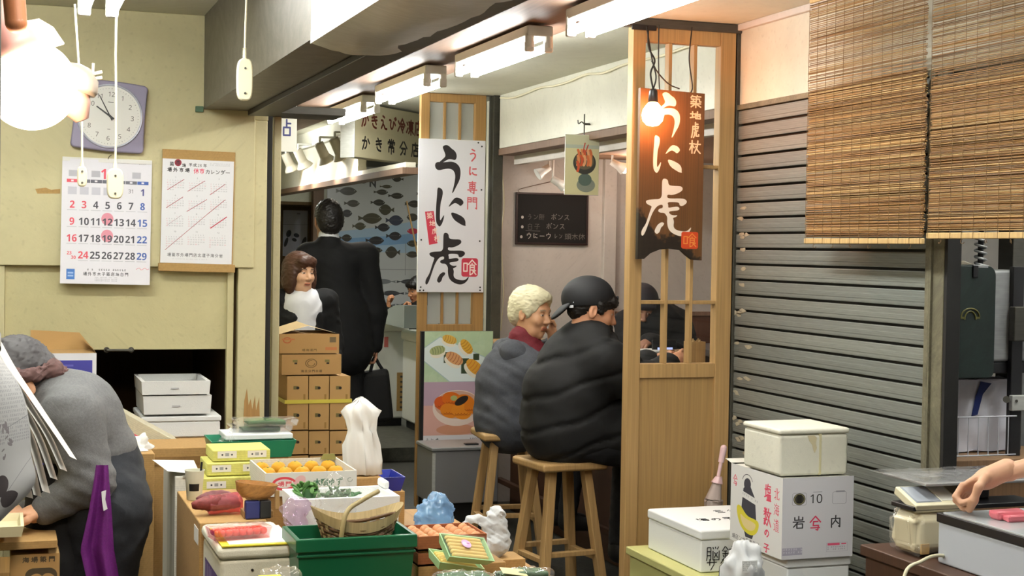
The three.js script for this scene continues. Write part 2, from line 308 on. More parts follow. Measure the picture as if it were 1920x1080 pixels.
// the brushed name of the shop, traced as outlines
const BRUSH = {
  u: [[[335, 125], [385, 100], [430, 112], [470, 150], [515, 175], [545, 225], [540, 285], [515, 302], [470, 290], [420, 292], [370, 325], [320, 352], [290, 340], [345, 295], [390, 250], [365, 190]],
    [[245, 345], [285, 330], [320, 340], [400, 330], [480, 320], [550, 345], [595, 400], [605, 480], [590, 570], [545, 650], [500, 740], [483, 744], [495, 700], [520, 600], [530, 500], [500, 435], [440, 415], [370, 425], [290, 447], [250, 425], [235, 385]]],
  ni: [[[275, 680], [300, 672], [345, 695], [355, 740], [345, 810], [325, 870], [318, 960], [316, 1080], [322, 1120], [350, 1075], [378, 1030], [372, 1090], [350, 1155], [320, 1197], [295, 1185], [265, 1140], [258, 1050], [262, 900], [272, 780]],
    [[430, 940], [470, 870], [510, 820], [545, 797], [600, 808], [640, 835], [655, 870], [630, 900], [605, 915], [575, 890], [530, 870], [480, 900]],
    [[470, 1003], [520, 1005], [600, 1035], [660, 1070], [685, 1120], [682, 1165], [692, 1180], [650, 1175], [600, 1150], [530, 1110], [490, 1060]]],
  tiger: [[[370, 1290], [400, 1272], [445, 1290], [450, 1355], [520, 1362], [610, 1360], [632, 1390], [620, 1420], [560, 1455], [490, 1475], [440, 1465], [435, 1510], [500, 1515], [640, 1508], [685, 1535], [680, 1570], [625, 1607], [590, 1595], [590, 1560], [500, 1555], [440, 1562], [455, 1600], [450, 1630], [520, 1615], [580, 1610], [598, 1640], [570, 1660], [500, 1665], [460, 1675], [475, 1705], [520, 1720], [575, 1712], [550, 1740], [510, 1748], [530, 1790], [520, 1850], [545, 1890], [620, 1910], [690, 1910], [730, 1870], [745, 1855], [735, 1900], [690, 1950], [630, 1970], [570, 1962], [500, 1930], [455, 1880], [440, 1800], [445, 1740], [415, 1700], [400, 1690], [350, 1690], [325, 1670], [340, 1640], [385, 1635], [385, 1590], [330, 1600], [290, 1640], [250, 1710], [210, 1830], [175, 1930], [145, 1978], [122, 1960], [130, 1900], [180, 1830], [210, 1730], [240, 1640], [250, 1612], [195, 1595], [172, 1565], [185, 1542], [260, 1530], [370, 1525], [370, 1400]],
    [[330, 1830], [375, 1800], [410, 1815], [395, 1845], [365, 1870], [355, 1920], [320, 1952], [290, 1930], [290, 1900], [310, 1860]]],
};
function brush(g, key, from, to, color) {   // from and to: [x0, y0, x1, y1]
  const sx = (to[2] - to[0]) / (from[2] - from[0]), sy = (to[3] - to[1]) / (from[3] - from[1]);
  for (const p of BRUSH[key]) poly(g, p.map(([x, y]) => [to[0] + (x - from[0]) * sx, to[1] + (y - from[1]) * sy]), color);
}
// ---------- smooth surfaces from tapered bones ----------
const ss = (a, b, k) => { if (k <= 0) return Math.min(a, b); const h = Math.max(k - Math.abs(a - b), 0) / k; return Math.min(a, b) - h * h * k * 0.25; };
const C = (a, b, ra, rb = ra, k, sub) => ({ a: a.isVector3 ? a : V(...a), b: b.isVector3 ? b : V(...b), ra, rb, k, sub });
const E = (c, r, k, sub, q) => ({ c: c.isVector3 ? c : V(...c), r, k, sub, q: q ? q.clone().invert() : null });
function skin(prims, cell, k = 0.03, warp) {
  const lo = V(9e9, 9e9, 9e9), hi = V(-9e9, -9e9, -9e9), boxes = prims.map((p) => {
    const m = p.c ? Math.max(...p.r) : Math.max(p.ra, p.rb), A = (p.c ?? p.a).clone(), B = (p.c ?? p.b).clone(), l = A.clone().min(B).subScalar(m), h = A.clone().max(B).addScalar(m);
    if (!p.sub) { lo.min(l); hi.max(h); } return [l, h];
  });
  lo.subScalar(cell * 3); hi.addScalar(cell * 3);
  const nx = Math.ceil((hi.x - lo.x) / cell) + 1, ny = Math.ceil((hi.y - lo.y) / cell) + 1, nz = Math.ceil((hi.z - lo.z) / cell) + 1, f = new Float32Array(nx * ny * nz).fill(1);
  const v = V(), d = V(), id = (x, y, z) => (z * ny + y) * nx + x;
  prims.forEach((p, n) => {
    const kk = p.k ?? k, pad = kk + cell * 3, [l, h] = boxes[n];
    const r = (a, b) => [Math.max(0, Math.floor(a)), b], x0 = Math.max(0, Math.floor((l.x - pad - lo.x) / cell)), x1 = Math.min(nx - 1, Math.ceil((h.x + pad - lo.x) / cell)), y0 = Math.max(0, Math.floor((l.y - pad - lo.y) / cell)), y1 = Math.min(ny - 1, Math.ceil((h.y + pad - lo.y) / cell)), z0 = Math.max(0, Math.floor((l.z - pad - lo.z) / cell)), z1 = Math.min(nz - 1, Math.ceil((h.z + pad - lo.z) / cell));
    const ab = p.c ? null : p.b.clone().sub(p.a), L = ab ? Math.max(1e-9, ab.lengthSq()) : 0;
    for (let z = z0; z <= z1; z++) for (let y = y0; y <= y1; y++) for (let x = x0; x <= x1; x++) {
      v.set(lo.x + x * cell, lo.y + y * cell, lo.z + z * cell); let s;
      if (p.c) { v.sub(p.c); if (p.q) v.applyQuaternion(p.q); const a = Math.hypot(v.x / p.r[0], v.y / p.r[1], v.z / p.r[2]), b = Math.hypot(v.x / (p.r[0] * p.r[0]), v.y / (p.r[1] * p.r[1]), v.z / (p.r[2] * p.r[2])); s = b < 1e-9 ? -Math.min(...p.r) : a * (a - 1) / b; }
      else { v.sub(p.a); const t = Math.max(0, Math.min(1, v.dot(ab) / L)); s = d.copy(v).addScaledVector(ab, -t).length() - (p.ra + (p.rb - p.ra) * t); }
      const i = id(x, y, z); f[i] = p.sub ? -ss(-f[i], s, kk) : ss(f[i], s, kk);
    }
  });
  if (warp) for (let z = 0; z < nz; z++) for (let y = 0; y < ny; y++) for (let x = 0; x < nx; x++) { const i = id(x, y, z); if (Math.abs(f[i]) < cell * 5) f[i] += warp(lo.x + x * cell, lo.y + y * cell, lo.z + z * cell); }
  const map = new Int32Array(nx * ny * nz).fill(-1), pos = [], idx = [], cn = [[0, 0, 0], [1, 0, 0], [0, 1, 0], [1, 1, 0], [0, 0, 1], [1, 0, 1], [0, 1, 1], [1, 1, 1]], ed = [[0, 1], [2, 3], [4, 5], [6, 7], [0, 2], [1, 3], [4, 6], [5, 7], [0, 4], [1, 5], [2, 6], [3, 7]];
  for (let z = 0; z < nz - 1; z++) for (let y = 0; y < ny - 1; y++) for (let x = 0; x < nx - 1; x++) {
    let m = 0; const g = []; for (let c = 0; c < 8; c++) { g[c] = f[id(x + cn[c][0], y + cn[c][1], z + cn[c][2])]; if (g[c] < 0) m |= 1 << c; }
    if (m === 0 || m === 255) continue;
    let sx = 0, sy = 0, sz = 0, n = 0; for (const [a, b] of ed) if ((g[a] < 0) !== (g[b] < 0)) { const t = g[a] / (g[a] - g[b]); sx += cn[a][0] + (cn[b][0] - cn[a][0]) * t; sy += cn[a][1] + (cn[b][1] - cn[a][1]) * t; sz += cn[a][2] + (cn[b][2] - cn[a][2]) * t; n++; }
    map[id(x, y, z)] = pos.length / 3; pos.push(lo.x + (x + sx / n) * cell, lo.y + (y + sy / n) * cell, lo.z + (z + sz / n) * cell);
  }
  const q4 = (a, b, c, d2, flip) => { if (a < 0 || b < 0 || c < 0 || d2 < 0) return; flip ? idx.push(a, c, b, a, d2, c) : idx.push(a, b, c, a, c, d2); };
  for (let z = 1; z < nz - 1; z++) for (let y = 1; y < ny - 1; y++) for (let x = 1; x < nx - 1; x++) {
    const s = f[id(x, y, z)] < 0;
    if (s !== (f[id(x + 1, y, z)] < 0)) q4(map[id(x, y - 1, z - 1)], map[id(x, y, z - 1)], map[id(x, y, z)], map[id(x, y - 1, z)], !s);
    if (s !== (f[id(x, y + 1, z)] < 0)) q4(map[id(x - 1, y, z - 1)], map[id(x, y, z - 1)], map[id(x, y, z)], map[id(x - 1, y, z)], s);
    if (s !== (f[id(x, y, z + 1)] < 0)) q4(map[id(x - 1, y - 1, z)], map[id(x, y - 1, z)], map[id(x, y, z)], map[id(x - 1, y, z)], !s);
  }
  const g = new THREE.BufferGeometry(); g.setAttribute('position', new THREE.Float32BufferAttribute(pos, 3)); g.setIndex(idx); g.computeVertexNormals(); return g;
}
const C0 = C;
const wrinkle = (amp, fr, sd = 0) => (x, y, z) => amp * fbm(x * fr + sd, y * fr * 1.6, z * fr, 2) + amp * 0.7 * noise3(x * fr * 0.5 - sd, y * fr * 3 + x * fr * 2, z * fr * 0.6);
function bagSkin(ring, w, h) { return skin([...ring, E([w * 0.08, 0.03, 0.01], [w * 0.42, 0.03, 0.035], 0.02), E([w * 0.24, h * 0.46, 0], [w * 0.25, h * 0.5, 0.028], 0.02), E([-w * 0.15, h * 0.16, 0.01], [w * 0.24, h * 0.15, 0.022], 0.02)], 0.004, 0.01, wrinkle(0.006, 24, 4)); }
// ---------- the setting ----------
const XR = 2.7, CEIL = 2.38, ZL = -5.85, ZD = -5.2, ZF = -8.2;
const lx = (px) => onZ(px, 500, ZL).x, ly = (py, px = 250) => onZ(px, py, ZL).y;

const floor = structure('floor', 'dark worn concrete floor of the market alley');
part(floor, 'floor_slab', box(-2.6, -0.1, -15, 6, 0, 1.7, 0), M.floorStone);
const ceiling = structure('ceiling', 'low painted market ceiling');
part(ceiling, 'ceiling_slab', box(-2.6, CEIL, -15, 6, CEIL + 0.12, 1.7, 0), M.ceilingPaint);
part(ceiling, 'beam', box(1.52, CEIL - 0.06, -12, 2.0, CEIL, 0.5, 0.006), M.brownTrim, 'long brown painted batten carrying the tube lights');
{ const w = structure('wall_west', 'side wall of the stall'); part(w, 'wall_slab', box(-2.6, 0, -6, -2.5, CEIL, 1.7, 0), M.creamPaint); }
{ const w = structure('wall_near', 'wall behind the stall'); part(w, 'wall_slab', box(-2.6, 0, 1.6, 6, CEIL, 1.7, 0), M.whiteWall); }
{ const w = structure('wall_end', 'far end wall of the alley'); part(w, 'wall_slab', box(0.9, 0, -15, 6, CEIL, -14.9, 0), M.whiteWall); }
{ const w = structure('wall_passage', 'side wall of the passage'); part(w, 'wall_slab', box(0.9, 0, -14.9, 1.0, CEIL, ZL - 0.22, 0), M.creamPaint); }
{ const w = structure('wall_east', 'outer wall behind the shops'); part(w, 'wall_slab', box(5.9, 0, -14.9, 6, CEIL, 1.6, 0), M.whiteWall); }

// cream plywood wall with the open cupboard
{
  const w = structure('wall_left', 'cream painted plywood wall with clock and calendars');
  const yl = ly(500), yp = ly(657), yb = ly(838);
  part(w, 'upper_panel', box(-2.5, yl, ZL - 0.1, lx(476), CEIL, ZL, 0.004), M.creamPaint);
  part(w, 'upper_strip', box(lx(476.6), ly(215), ZL - 0.1, lx(501), CEIL, ZL - 0.012, 0.003), M.creamPaint);
  part(w, 'lower_board', box(-2.5, 0, ZL - 0.1, lx(9), yl, ZL - 0.01, 0.003), M.creamPaint);
  const sl = part(w, 'sliding_panel', box(lx(9), yp, ZL - 0.055, lx(431), yl, ZL - 0.035, 0.003), M.creamDoor);
  const h0 = onZ(200, 656, ZL - 0.03), h1 = onZ(246, 656, ZL - 0.03);
  part(sl, 'handle', [tube([[h0.x, h0.y, h0.z - 0.004], [h0.x, h0.y, h0.z + 0.02], [h1.x, h1.y, h1.z + 0.02], [h1.x, h1.y, h1.z - 0.004]], 0.005, 30, 8, 0.1), rod([h0.x, h0.y, h0.z - 0.006], [h0.x, h0.y, h0.z], 0.011), rod([h1.x, h1.y, h1.z - 0.006], [h1.x, h1.y, h1.z], 0.011)], M.railMetal, 'small metal pull handle');
  part(w, 'cupboard_stile', box(lx(428), 0, ZL - 0.055, lx(440.5), yl, ZL - 0.02, 0.003), M.creamDoor);
  part(w, 'corner_post', box(lx(447.5), 0, ZL - 0.1, lx(500), ly(215), ZL - 0.012, 0.004), M.creamPaint);
  part(w, 'lower_front', box(lx(9), 0, ZL - 0.055, lx(428), yb, ZL - 0.035, 0.003), M.creamDoor);
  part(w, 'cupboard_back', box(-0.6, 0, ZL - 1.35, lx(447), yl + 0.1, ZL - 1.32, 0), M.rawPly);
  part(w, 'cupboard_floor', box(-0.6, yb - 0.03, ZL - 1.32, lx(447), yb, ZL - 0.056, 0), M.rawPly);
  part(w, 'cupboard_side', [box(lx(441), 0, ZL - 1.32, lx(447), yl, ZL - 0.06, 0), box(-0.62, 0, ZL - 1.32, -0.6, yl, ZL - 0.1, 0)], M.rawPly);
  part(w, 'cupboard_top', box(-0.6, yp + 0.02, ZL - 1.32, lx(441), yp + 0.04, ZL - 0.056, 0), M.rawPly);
  // worn patch where the paint of the post has come away
  const s = new THREE.Shape(); const a = onZ(462, 742, ZL), b = onZ(486, 800, ZL);
  const ragged = [[456, 790], [458, 752], [463, 728], [466, 760], [470, 748], [473, 768], [478, 742], [480, 770], [486, 745], [487, 790], [480, 815], [460, 815]].map(([x, y]) => { const q = onZ(x, y, ZL - 0.012); return [q.x, q.y]; });
  part(w, 'bare_patch', plate(ragged, 0.0012).translate(0, 0, ZL - 0.012), M.oldWood, 'ragged patch of bare wood');
  const tear = [[66, 354], [86, 352], [96, 356], [113, 354], [113, 363], [70, 363]].map(([x, y]) => { const q = onZ(x, y, ZL); return [q.x, q.y]; });
  part(w, 'paper_scrap', plate(tear, 0.0012).translate(0, 0, ZL), M.kraft, 'torn strip of brown paper tape');
  part(w, 'corner_clip', box(onZ(366, 206, ZL).x, onZ(366, 210, ZL).y, ZL, onZ(381, 200, ZL).x, onZ(366, 199, ZL).y, ZL + 0.012, 0.002), mat('verdigris', 0x4e6b52, 0.6), 'small green metal clip');
}
{
  const w = structure('door_1', 'edge of a sliding door beside the cream wall');
  part(w, 'dark_jamb', box(lx(500.5), 0, ZL - 0.2, lx(511), 2.02, ZL - 0.03, 0.002), M.black);
  const z = ZL - 0.2;
  part(w, 'cream_jamb', box(onZ(511, 500, z).x, 0, z - 0.04, onZ(525, 500, z).x, 2.03, z, 0.003), M.creamPaint);
  part(w, 'head_track', box(lx(500.5), 2.02, z - 0.06, 1.3, 2.05, ZL - 0.03, 0.002), M.railMetal);
}
// boxed air duct under the ceiling, its near end wrapped in bright sheet
const duct = thing('air_duct', 'long boxed dark metal air duct under the ceiling', 'duct', [0, 0, 0]);
part(duct, 'duct_side', box(0.735, 2.02, ZL + 0.002, 0.742, CEIL, 1.4, 0), M.ductMetal);
part(duct, 'duct_underside', box(0.742, 2.02, ZL + 0.002, 0.985, 2.027, 1.4, 0), M.ductMetal);
part(duct, 'duct_far_side', box(0.985, 2.02, ZL + 0.002, 0.992, CEIL, 1.4, 0), M.ductMetal);
part(duct, 'edge_angle', box(0.9, 2.0, ZL + 0.03, 1.0, 2.019, 1.4, 0.002), M.railMetal);
{
  const z0 = -3.72, z1 = 1.2, N = 90, face = (K, at) => { const pos = [], idx = []; for (let i = 0; i <= N; i++) for (let k = 0; k <= K; k++) pos.push(...at(z0 + (z1 - z0) * i / N, k / K)); for (let i = 0; i < N; i++) for (let k = 0; k < K; k++) { const a = i * (K + 1) + k; idx.push(a, a + 1, a + K + 1, a + 1, a + K + 2, a + K + 1); } const g = new THREE.BufferGeometry(); g.setAttribute('position', new THREE.Float32BufferAttribute(pos, 3)); g.setIndex(idx); g.computeVertexNormals(); return metric(g); };
  part(duct, 'side_wrap', face(10, (z, u) => [0.729 + fbm(z * 4, u * 2, 1) * 0.008 * Math.sin(u * 3.14), CEIL - 0.002 - (CEIL - 2.008) * u, z]), M.galvanised, 'bright metal sheet on the near end of the duct');
  part(duct, 'underside_wrap', face(16, (z, t) => [0.729 + 0.29 * t, 2.008 - Math.sin(Math.min(1, t * 1.1) * Math.PI) * (0.012 + 0.026 * (0.5 + fbm(z * 1.5, 3, 0))) - fbm(z * 5, t * 3, 4) * 0.006 * Math.min(1, t * 6) + (t > 0.9 ? (t - 0.9) * 0.25 : 0), z]), M.galvanised, 'sagging metal sheet under the near end of the duct');
}
// ---------- shop front on the far side ----------
{
  const w = structure('wall_right', 'white wall above the shutter and shop front');
  part(w, 'header_panel', box(XR, 2.075, ZF + 0.05, XR + 0.06, CEIL, ZD - 0.03, 0.002), M.whitePanel);
  part(w, 'shutter_header', box(XR, 2.07, ZD - 0.02, XR + 0.06, CEIL, -1.6, 0.002), M.whiteWall);
  part(w, 'shutter_hood', box(XR - 0.012, 2.05, ZD - 0.02, XR + 0.01, 2.07, -1.6, 0.002), M.shutterFrame);
  part(w, 'lintel', box(XR - 0.005, 2.035, ZF + 0.05, XR + 0.09, 2.073, ZD - 0.03, 0.003), M.brownTrim);
  part(w, 'inner_lintel', box(XR + 0.09, 1.985, ZF + 0.05, XR + 0.13, 2.05, ZD - 0.03, 0.003), M.shopWall);
  part(w, 'corner_moulding', box(XR - 0.02, CEIL - 0.025, ZD, XR, CEIL, -1.6, 0.003), M.shopWall);
  part(w, 'ceiling_cable', tube(Array.from({ length: 14 }, (_, i) => [XR - 0.012 - rnd(0, 0.006), CEIL - 0.02 - 0.018 * Math.abs(Math.sin(i * 1.1)) - 0.004 * (i % 2), ZF + 0.1 + i * (ZD - ZF - 0.15) / 13]), 0.006, 100, 6), M.cord, 'loose painted cable along the ceiling line');
  part(w, 'pillar', box(XR - 0.015, 0, ZD - 0.06, XR + 0.09, 2.38, ZD + 0.0, 0.003), mat('uprightDark', 0x45433a, 0.6, { map: TX.scuff }), 'dark metal upright beside the shutter');
  part(w, 'far_pillar', box(XR - 0.03, 0, ZF - 0.06, XR + 0.03, 2.38, ZF + 0.03, 0.003), M.uprightDark, 'dark upright beside the far lattice door');
}
{ // shop interior
  const w = structure('wall_interior', 'pale plaster walls inside the small eatery');
  part(w, 'end_wall', box(XR + 0.03, 0, ZF - 0.25, 4.4, 2.2, ZF - 0.17, 0), M.shopWall);
  part(w, 'back_wall', box(4.4, 0, ZF - 0.25, 4.5, 2.2, ZD, 0), M.shopWall);
  part(w, 'near_wall', box(XR + 0.09, 0, ZD - 0.06, 4.5, CEIL, ZD - 0.02, 0), M.shopWall);
  part(w, 'soffit', box(XR + 0.06, 2.05, ZF - 0.25, 4.5, 2.1, ZD - 0.02, 0), mat('soffitPaint', 0xb08a70, 0.7, { map: TX.grime }));
  const e = (px, py) => onZ(px, py, ZF - 0.17);
  part(w, 'pilaster', box(e(1127, 500).x, 0, ZF - 0.2, e(1150, 500).x, 2.05, ZF - 0.13, 0.004), M.shopWall);
  part(w, 'wainscot', box(e(1150, 600).x, 0, ZF - 0.19, 4.4, e(1250, 592).y, ZF - 0.155, 0.003), mat('wainscotWood', 0x6a4433, 0.6, { map: TX.wood }));
  part(w, 'wainscot_cap', box(e(1150, 600).x, e(1250, 592).y, ZF - 0.19, 4.4, e(1250, 584).y, ZF - 0.145, 0.003), mat('capWood', 0x9a7a66, 0.6, { map: TX.wood }));
  const cr = [[938, 300], [944, 380], [938, 450], [943, 540], [938, 620]].map(([x, y]) => e(x, y).add(V(0, 0, 0.012)));
  part(w, 'wall_cable', tube(cr, 0.004, 40, 6), M.ivoryPlastic, 'thin cable running down the wall');
}
// roller shutter: every slat its own piece
const zs0 = onX(1377, 500, XR).z, zs1 = onX(1750, 500, XR).z;
{
  const sh = structure('door_2', 'closed grey metal roller shutter'); sh.userData.category = 'shutter';
  const pitch = 0.0595, prof = [[0, 0], [0.0085, 0.001], [0.0095, 0.004], [0.0095, 0.014], [0.0105, 0.016], [0.0105, 0.03], [0.0100, 0.032], [0.0098, 0.0475], [0.0088, 0.0505], [0, 0.0508]];
  const len = zs1 - zs0 + 0.03;
  const g = metric(plate(prof.map(([d, y]) => [-d, y]), len).translate(0, 0, 0));
  const tones = [0x7a7e7b, 0x747977, 0x7f8380, 0x777b79].map((c, i) => mat('slat' + i, c, 0.55, { map: TX.ribs, metalness: 0.1 }));
  for (let i = 0; i < 34; i++) { const s = part(sh, 'slat', g, tones[(i * 7) % 4]); s.position.set(XR + 0.006, 2.055 - (i + 1) * pitch, zs0 - 0.015); }
  part(sh, 'backing', box(XR + 0.014, 0, zs0 - 0.02, XR + 0.022, 2.06, zs1 + 0.02, 0), M.black);
  const rust = mat('peeling', 0xb9b2a0, 0.8, { map: TX.scuff });
  for (let i = 0; i < 26; i++) { // flakes of old sticker and paint near the far edge
    const row = 2 + Math.floor(rnd(4, 22)), z = zs0 + 0.02 + Math.abs(rnd(-0.06, 0.16)) * rnd(0.3, 1), y = 2.055 - row * pitch - rnd(-0.015, 0.01), n = 7;
    const pts = Array.from({ length: n }, (_, k) => { const a = k / n * 6.283, r = rnd(0.4, 1); return [Math.cos(a) * r * rnd(0.02, 0.045), Math.sin(a) * r * 0.011]; });
    part(sh, 'flake', plate(pts, 0.0008).rotateY(-Math.PI / 2).translate(XR - 0.0046, y - 0.018, z), rust);
  }
  for (const [z, sgn] of [[zs0, -1], [zs1, 1]]) part(sh, 'guide_rail', [box(XR - 0.03, 0, Math.min(z, z + sgn * 0.022), XR - 0.012, 2.06, Math.max(z, z + sgn * 0.022), 0.002), box(XR - 0.03, 0, Math.min(z + sgn * 0.022, z + sgn * 0.03), XR + 0.02, 2.06, Math.max(z + sgn * 0.022, z + sgn * 0.03), 0.002), box(XR - 0.022, 0, Math.min(z + sgn * 0.03, z + sgn * 0.085), XR + 0.02, 2.06, Math.max(z + sgn * 0.03, z + sgn * 0.085), 0.002)], M.shutterFrame);
  part(sh, 'jamb_post', box(XR - 0.02, 0, zs1 + 0.0855, XR + 0.03, 2.06, zs1 + 0.1, 0.002), M.black);
}
{ // room behind the shutter, where the saw stands
  const w = structure('wall_back', 'pale wall of the cutting room'); part(w, 'wall_slab', box(4.0, 0, ZD, 4.1, CEIL, 1.6, 0), mat('blueWhite', 0xc9cbd6, 0.7, { map: TX.grime }));
}
// ---------- lattice doors ----------
function latticeDoor(name, label, x0, x1, z, yTop, yGlassTop, yMid, yGlassBottom, thick, cols, wood, woodPanel, glass, yBottom = 0.02) {
  const d = structure(name, label), sw = 0.052, mw = 0.014, zc = z - thick;
  const gx0 = x0 + sw, gx1 = x1 - sw * 1.25;
  part(d, 'stile', box(x0, yBottom, zc, gx0, yTop, z, 0.003), wood); part(d, 'stile', box(gx1, yBottom, zc, x1, yTop, z, 0.003), wood);
  part(d, 'top_rail', box(gx0, yGlassTop, zc + 0.004, gx1, yTop, z - 0.002, 0.003), wood);
  part(d, 'middle_rail', box(gx0, yGlassBottom - 0.055, zc + 0.004, gx1, yGlassBottom, z - 0.002, 0.003), wood);
  part(d, 'bottom_rail', box(gx0, yBottom, zc + 0.004, gx1, yBottom + 0.09, z - 0.002, 0.003), wood);
  part(d, 'lower_panel', box(gx0, yBottom + 0.09, zc + 0.012, gx1, yGlassBottom - 0.055, z - 0.012, 0), woodPanel);
  const ys = [yGlassBottom, ...yMid, yGlassTop], w = (gx1 - gx0) / cols;
  for (let i = 1; i < cols; i++) part(d, 'vertical_muntin', box(gx0 + i * w - mw / 2, yGlassBottom, zc + 0.008, gx0 + i * w + mw / 2, yGlassTop, z - 0.004, 0.002), wood);
  for (let k = 1; k < ys.length - 1; k++) for (let i = 0; i < cols; i++) part(d, 'cross_muntin', box(gx0 + i * w + (i ? mw / 2 : 0), ys[k] - mw / 2, zc + 0.01, gx0 + (i + 1) * w - (i < cols - 1 ? mw / 2 : 0), ys[k] + mw / 2, z - 0.006, 0.002), wood);
  for (let i = 0; i < cols; i++) for (let k = 0; k < ys.length - 1; k++) part(d, 'pane', new THREE.PlaneGeometry(w - mw, ys[k + 1] - ys[k] - (k ? mw : mw / 2)).translate(gx0 + (i + 0.5) * w, (ys[k] + ys[k + 1]) / 2, z - thick / 2), glass);
  return d;
}
const dR0 = onZ(1180, 500, ZD).x, dR1 = XR - 0.02, yD = (py) => onZ(1250, py, ZD).y;
latticeDoor('door_3', 'pale cypress lattice door with clear panes under a hanging wood sign', dR0, dR1, ZD, yD(49), yD(80), [yD(567), yD(310)], yD(682), 0.05, 3, M.hinoki, M.hinokiPanel, M.glassPane);
const dL0 = onZ(787, 400, ZF).x, dL1 = onZ(909, 400, ZF).x, yF = (py) => onZ(850, py, ZF).y;
latticeDoor('door_4', 'far lattice door with grey panes behind the shop banner', dL0, dL1, ZF, yF(176), yF(192), [], yF(608), 0.04, 3, M.oldWood, M.oldWood, M.frosted);
{ const t = structure('trim_1', 'grey metal door track under the ceiling');
  part(t, 'track', box(1.98, CEIL - 0.035, ZD - 0.03, XR, CEIL - 0.002, ZD + 0.01, 0.003), M.railMetal);
  part(t, 'track', box(dL0 - 0.05, yF(176), ZF - 0.05, XR, CEIL, ZF + 0.01, 0.003), M.railMetal);
  part(t, 'bracket', box(dR0 - 0.01, yD(60), ZD + 0.001, dR0 + 0.09, yD(50), ZD + 0.012, 0.002), M.blackPlastic); }
// ---------- neighbouring shop further down ----------
{
  const w = structure('wall_fascia', 'white fascia and walls of the oyster shop down the alley'), xf = 2.24;
  part(w, 'fascia_board', [box(xf, 1.97, -14.9, xf + 0.06, CEIL, -9.75, 0), box(xf, 1.97, -9.75, xf + 0.06, 2.0, ZF - 0.3, 0)], M.whiteWall);
  part(w, 'fascia_trim', box(xf - 0.02, 1.93, -14.9, xf + 0.08, 1.97, ZF - 0.3, 0.003), M.brownTrim);
  part(w, 'side_wall', box(4.6, 0, -14.9, 4.7, CEIL, ZF - 0.3, 0), M.whiteWall);
  part(w, 'shop_divider', box(XR + 0.05, 0, ZF - 0.35, 4.6, CEIL, ZF - 0.3, 0), M.whiteWall);
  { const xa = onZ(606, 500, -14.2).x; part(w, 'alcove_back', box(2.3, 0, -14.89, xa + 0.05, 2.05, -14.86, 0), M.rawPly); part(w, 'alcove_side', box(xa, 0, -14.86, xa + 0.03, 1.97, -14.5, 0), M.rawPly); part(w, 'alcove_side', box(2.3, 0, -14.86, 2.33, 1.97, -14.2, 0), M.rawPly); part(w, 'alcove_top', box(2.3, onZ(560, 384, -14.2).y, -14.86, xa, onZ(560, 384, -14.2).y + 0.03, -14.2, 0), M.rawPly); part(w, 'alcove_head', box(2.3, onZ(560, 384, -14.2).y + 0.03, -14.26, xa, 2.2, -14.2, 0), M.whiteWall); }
  part(w, 'shop_back', box(onZ(606, 500, -14.2).x, 0, -14.5, 4.6, 2.2, -14.2, 0), M.whiteWall);
  part(w, 'shop_post', box(onZ(586, 500, -14.1).x, 0, -14.2, onZ(606, 500, -14.1).x, 2.2, -14.1, 0.004), M.brownTrim);
  part(w, 'step', box(2.0, 0, -14.9, 4.6, 0.1, -10.1, 0.006), M.concrete, 'low grey concrete step');
}
// ---------- strip lights ----------
function stripLight(x, y, z0, z1, power, label, turn = 0) {
  const t = thing('strip_light', label, 'light', [x, y, (z0 + z1) / 2], turn, 'twin tube strip lights'), L = (z1 - z0) / 2;
  part(t, 'body', [box(-0.05, 0.035, -L, 0.05, 0.075, L, 0.006)], M.fixtureWhite);
  for (const s of [-1, 1]) {
    part(t, 'fluorescent_tube', new THREE.CylinderGeometry(0.0155, 0.0155, 2 * L - 0.05, 14).rotateX(Math.PI / 2).translate(s * 0.036, 0, 0), M.tubeGlow, 'glowing white tube');
    for (const e of [-1, 1]) part(t, 'socket', [rod([s * 0.036, 0.045, e * (L - 0.018)], [s * 0.036, -0.004, e * (L - 0.018)], 0.017), box(s * 0.036 - 0.017, -0.02, e * (L - 0.018) - 0.012, s * 0.036 + 0.017, 0.02, e * (L - 0.018) + 0.012, 0.006)], M.whitePlastic);
  }
  const l = new THREE.RectAreaLight(0xf6fbf0, power, 0.1, 2 * L - 0.06); l.rotation.set(-Math.PI / 2, 0, 0); l.position.set(0, -0.024, 0); t.add(l); l.name = 'tube_light';
  return t;
}
const LP = 14;
stripLight(1.84, 2.235, -4.72, -3.72, LP, 'bright strip light over the alley nearest the bamboo blinds');
stripLight(1.84, 2.235, -6.02, -5.1, LP, 'bright strip light over the alley before the pale lattice door');
stripLight(1.82, 2.235, -7.35, -6.4, LP, 'bright strip light over the alley, third from the blinds');
stripLight(1.86, 2.235, -8.7, -7.8, LP, 'smallest bright strip light, farthest down the alley');
stripLight(1.84, 2.235, -3.35, -2.35, LP, 'strip light over the alley just outside the view');
stripLight(0.24, 2.12, -4.15, -3.05, LP, 'strip light over the stall with hanging pull cords');
stripLight(0.35, 2.2, -2.6, -1.5, LP, 'strip light over the stall behind the viewer');
stripLight(-0.05, CEIL - 0.0755, -5.2, -4.2, LP, 'strip light set across the stall just above the view', Math.PI / 2);
stripLight(3.2, CEIL - 0.076, -3.9, -2.9, LP, 'strip light in the cutting room');
stripLight(1.75, 2.235, -11.6, -10.6, LP, 'strip light in front of the oyster shop');
stripLight(3.3, CEIL - 0.0755, -12.6, -11.6, LP * 2.5, 'strip light inside the oyster shop');
{ // hangers that hold the stall light
  const h = thing('lamp_hanger', 'thin metal hangers above the stall strip light', 'hanger', [0.24, 2.195, -3.6]);
  for (const z of [-0.45, 0.45]) part(h, 'hanger_rod', rod([0, 0, z], [0, CEIL - 2.195, z], 0.004), M.railMetal);
}
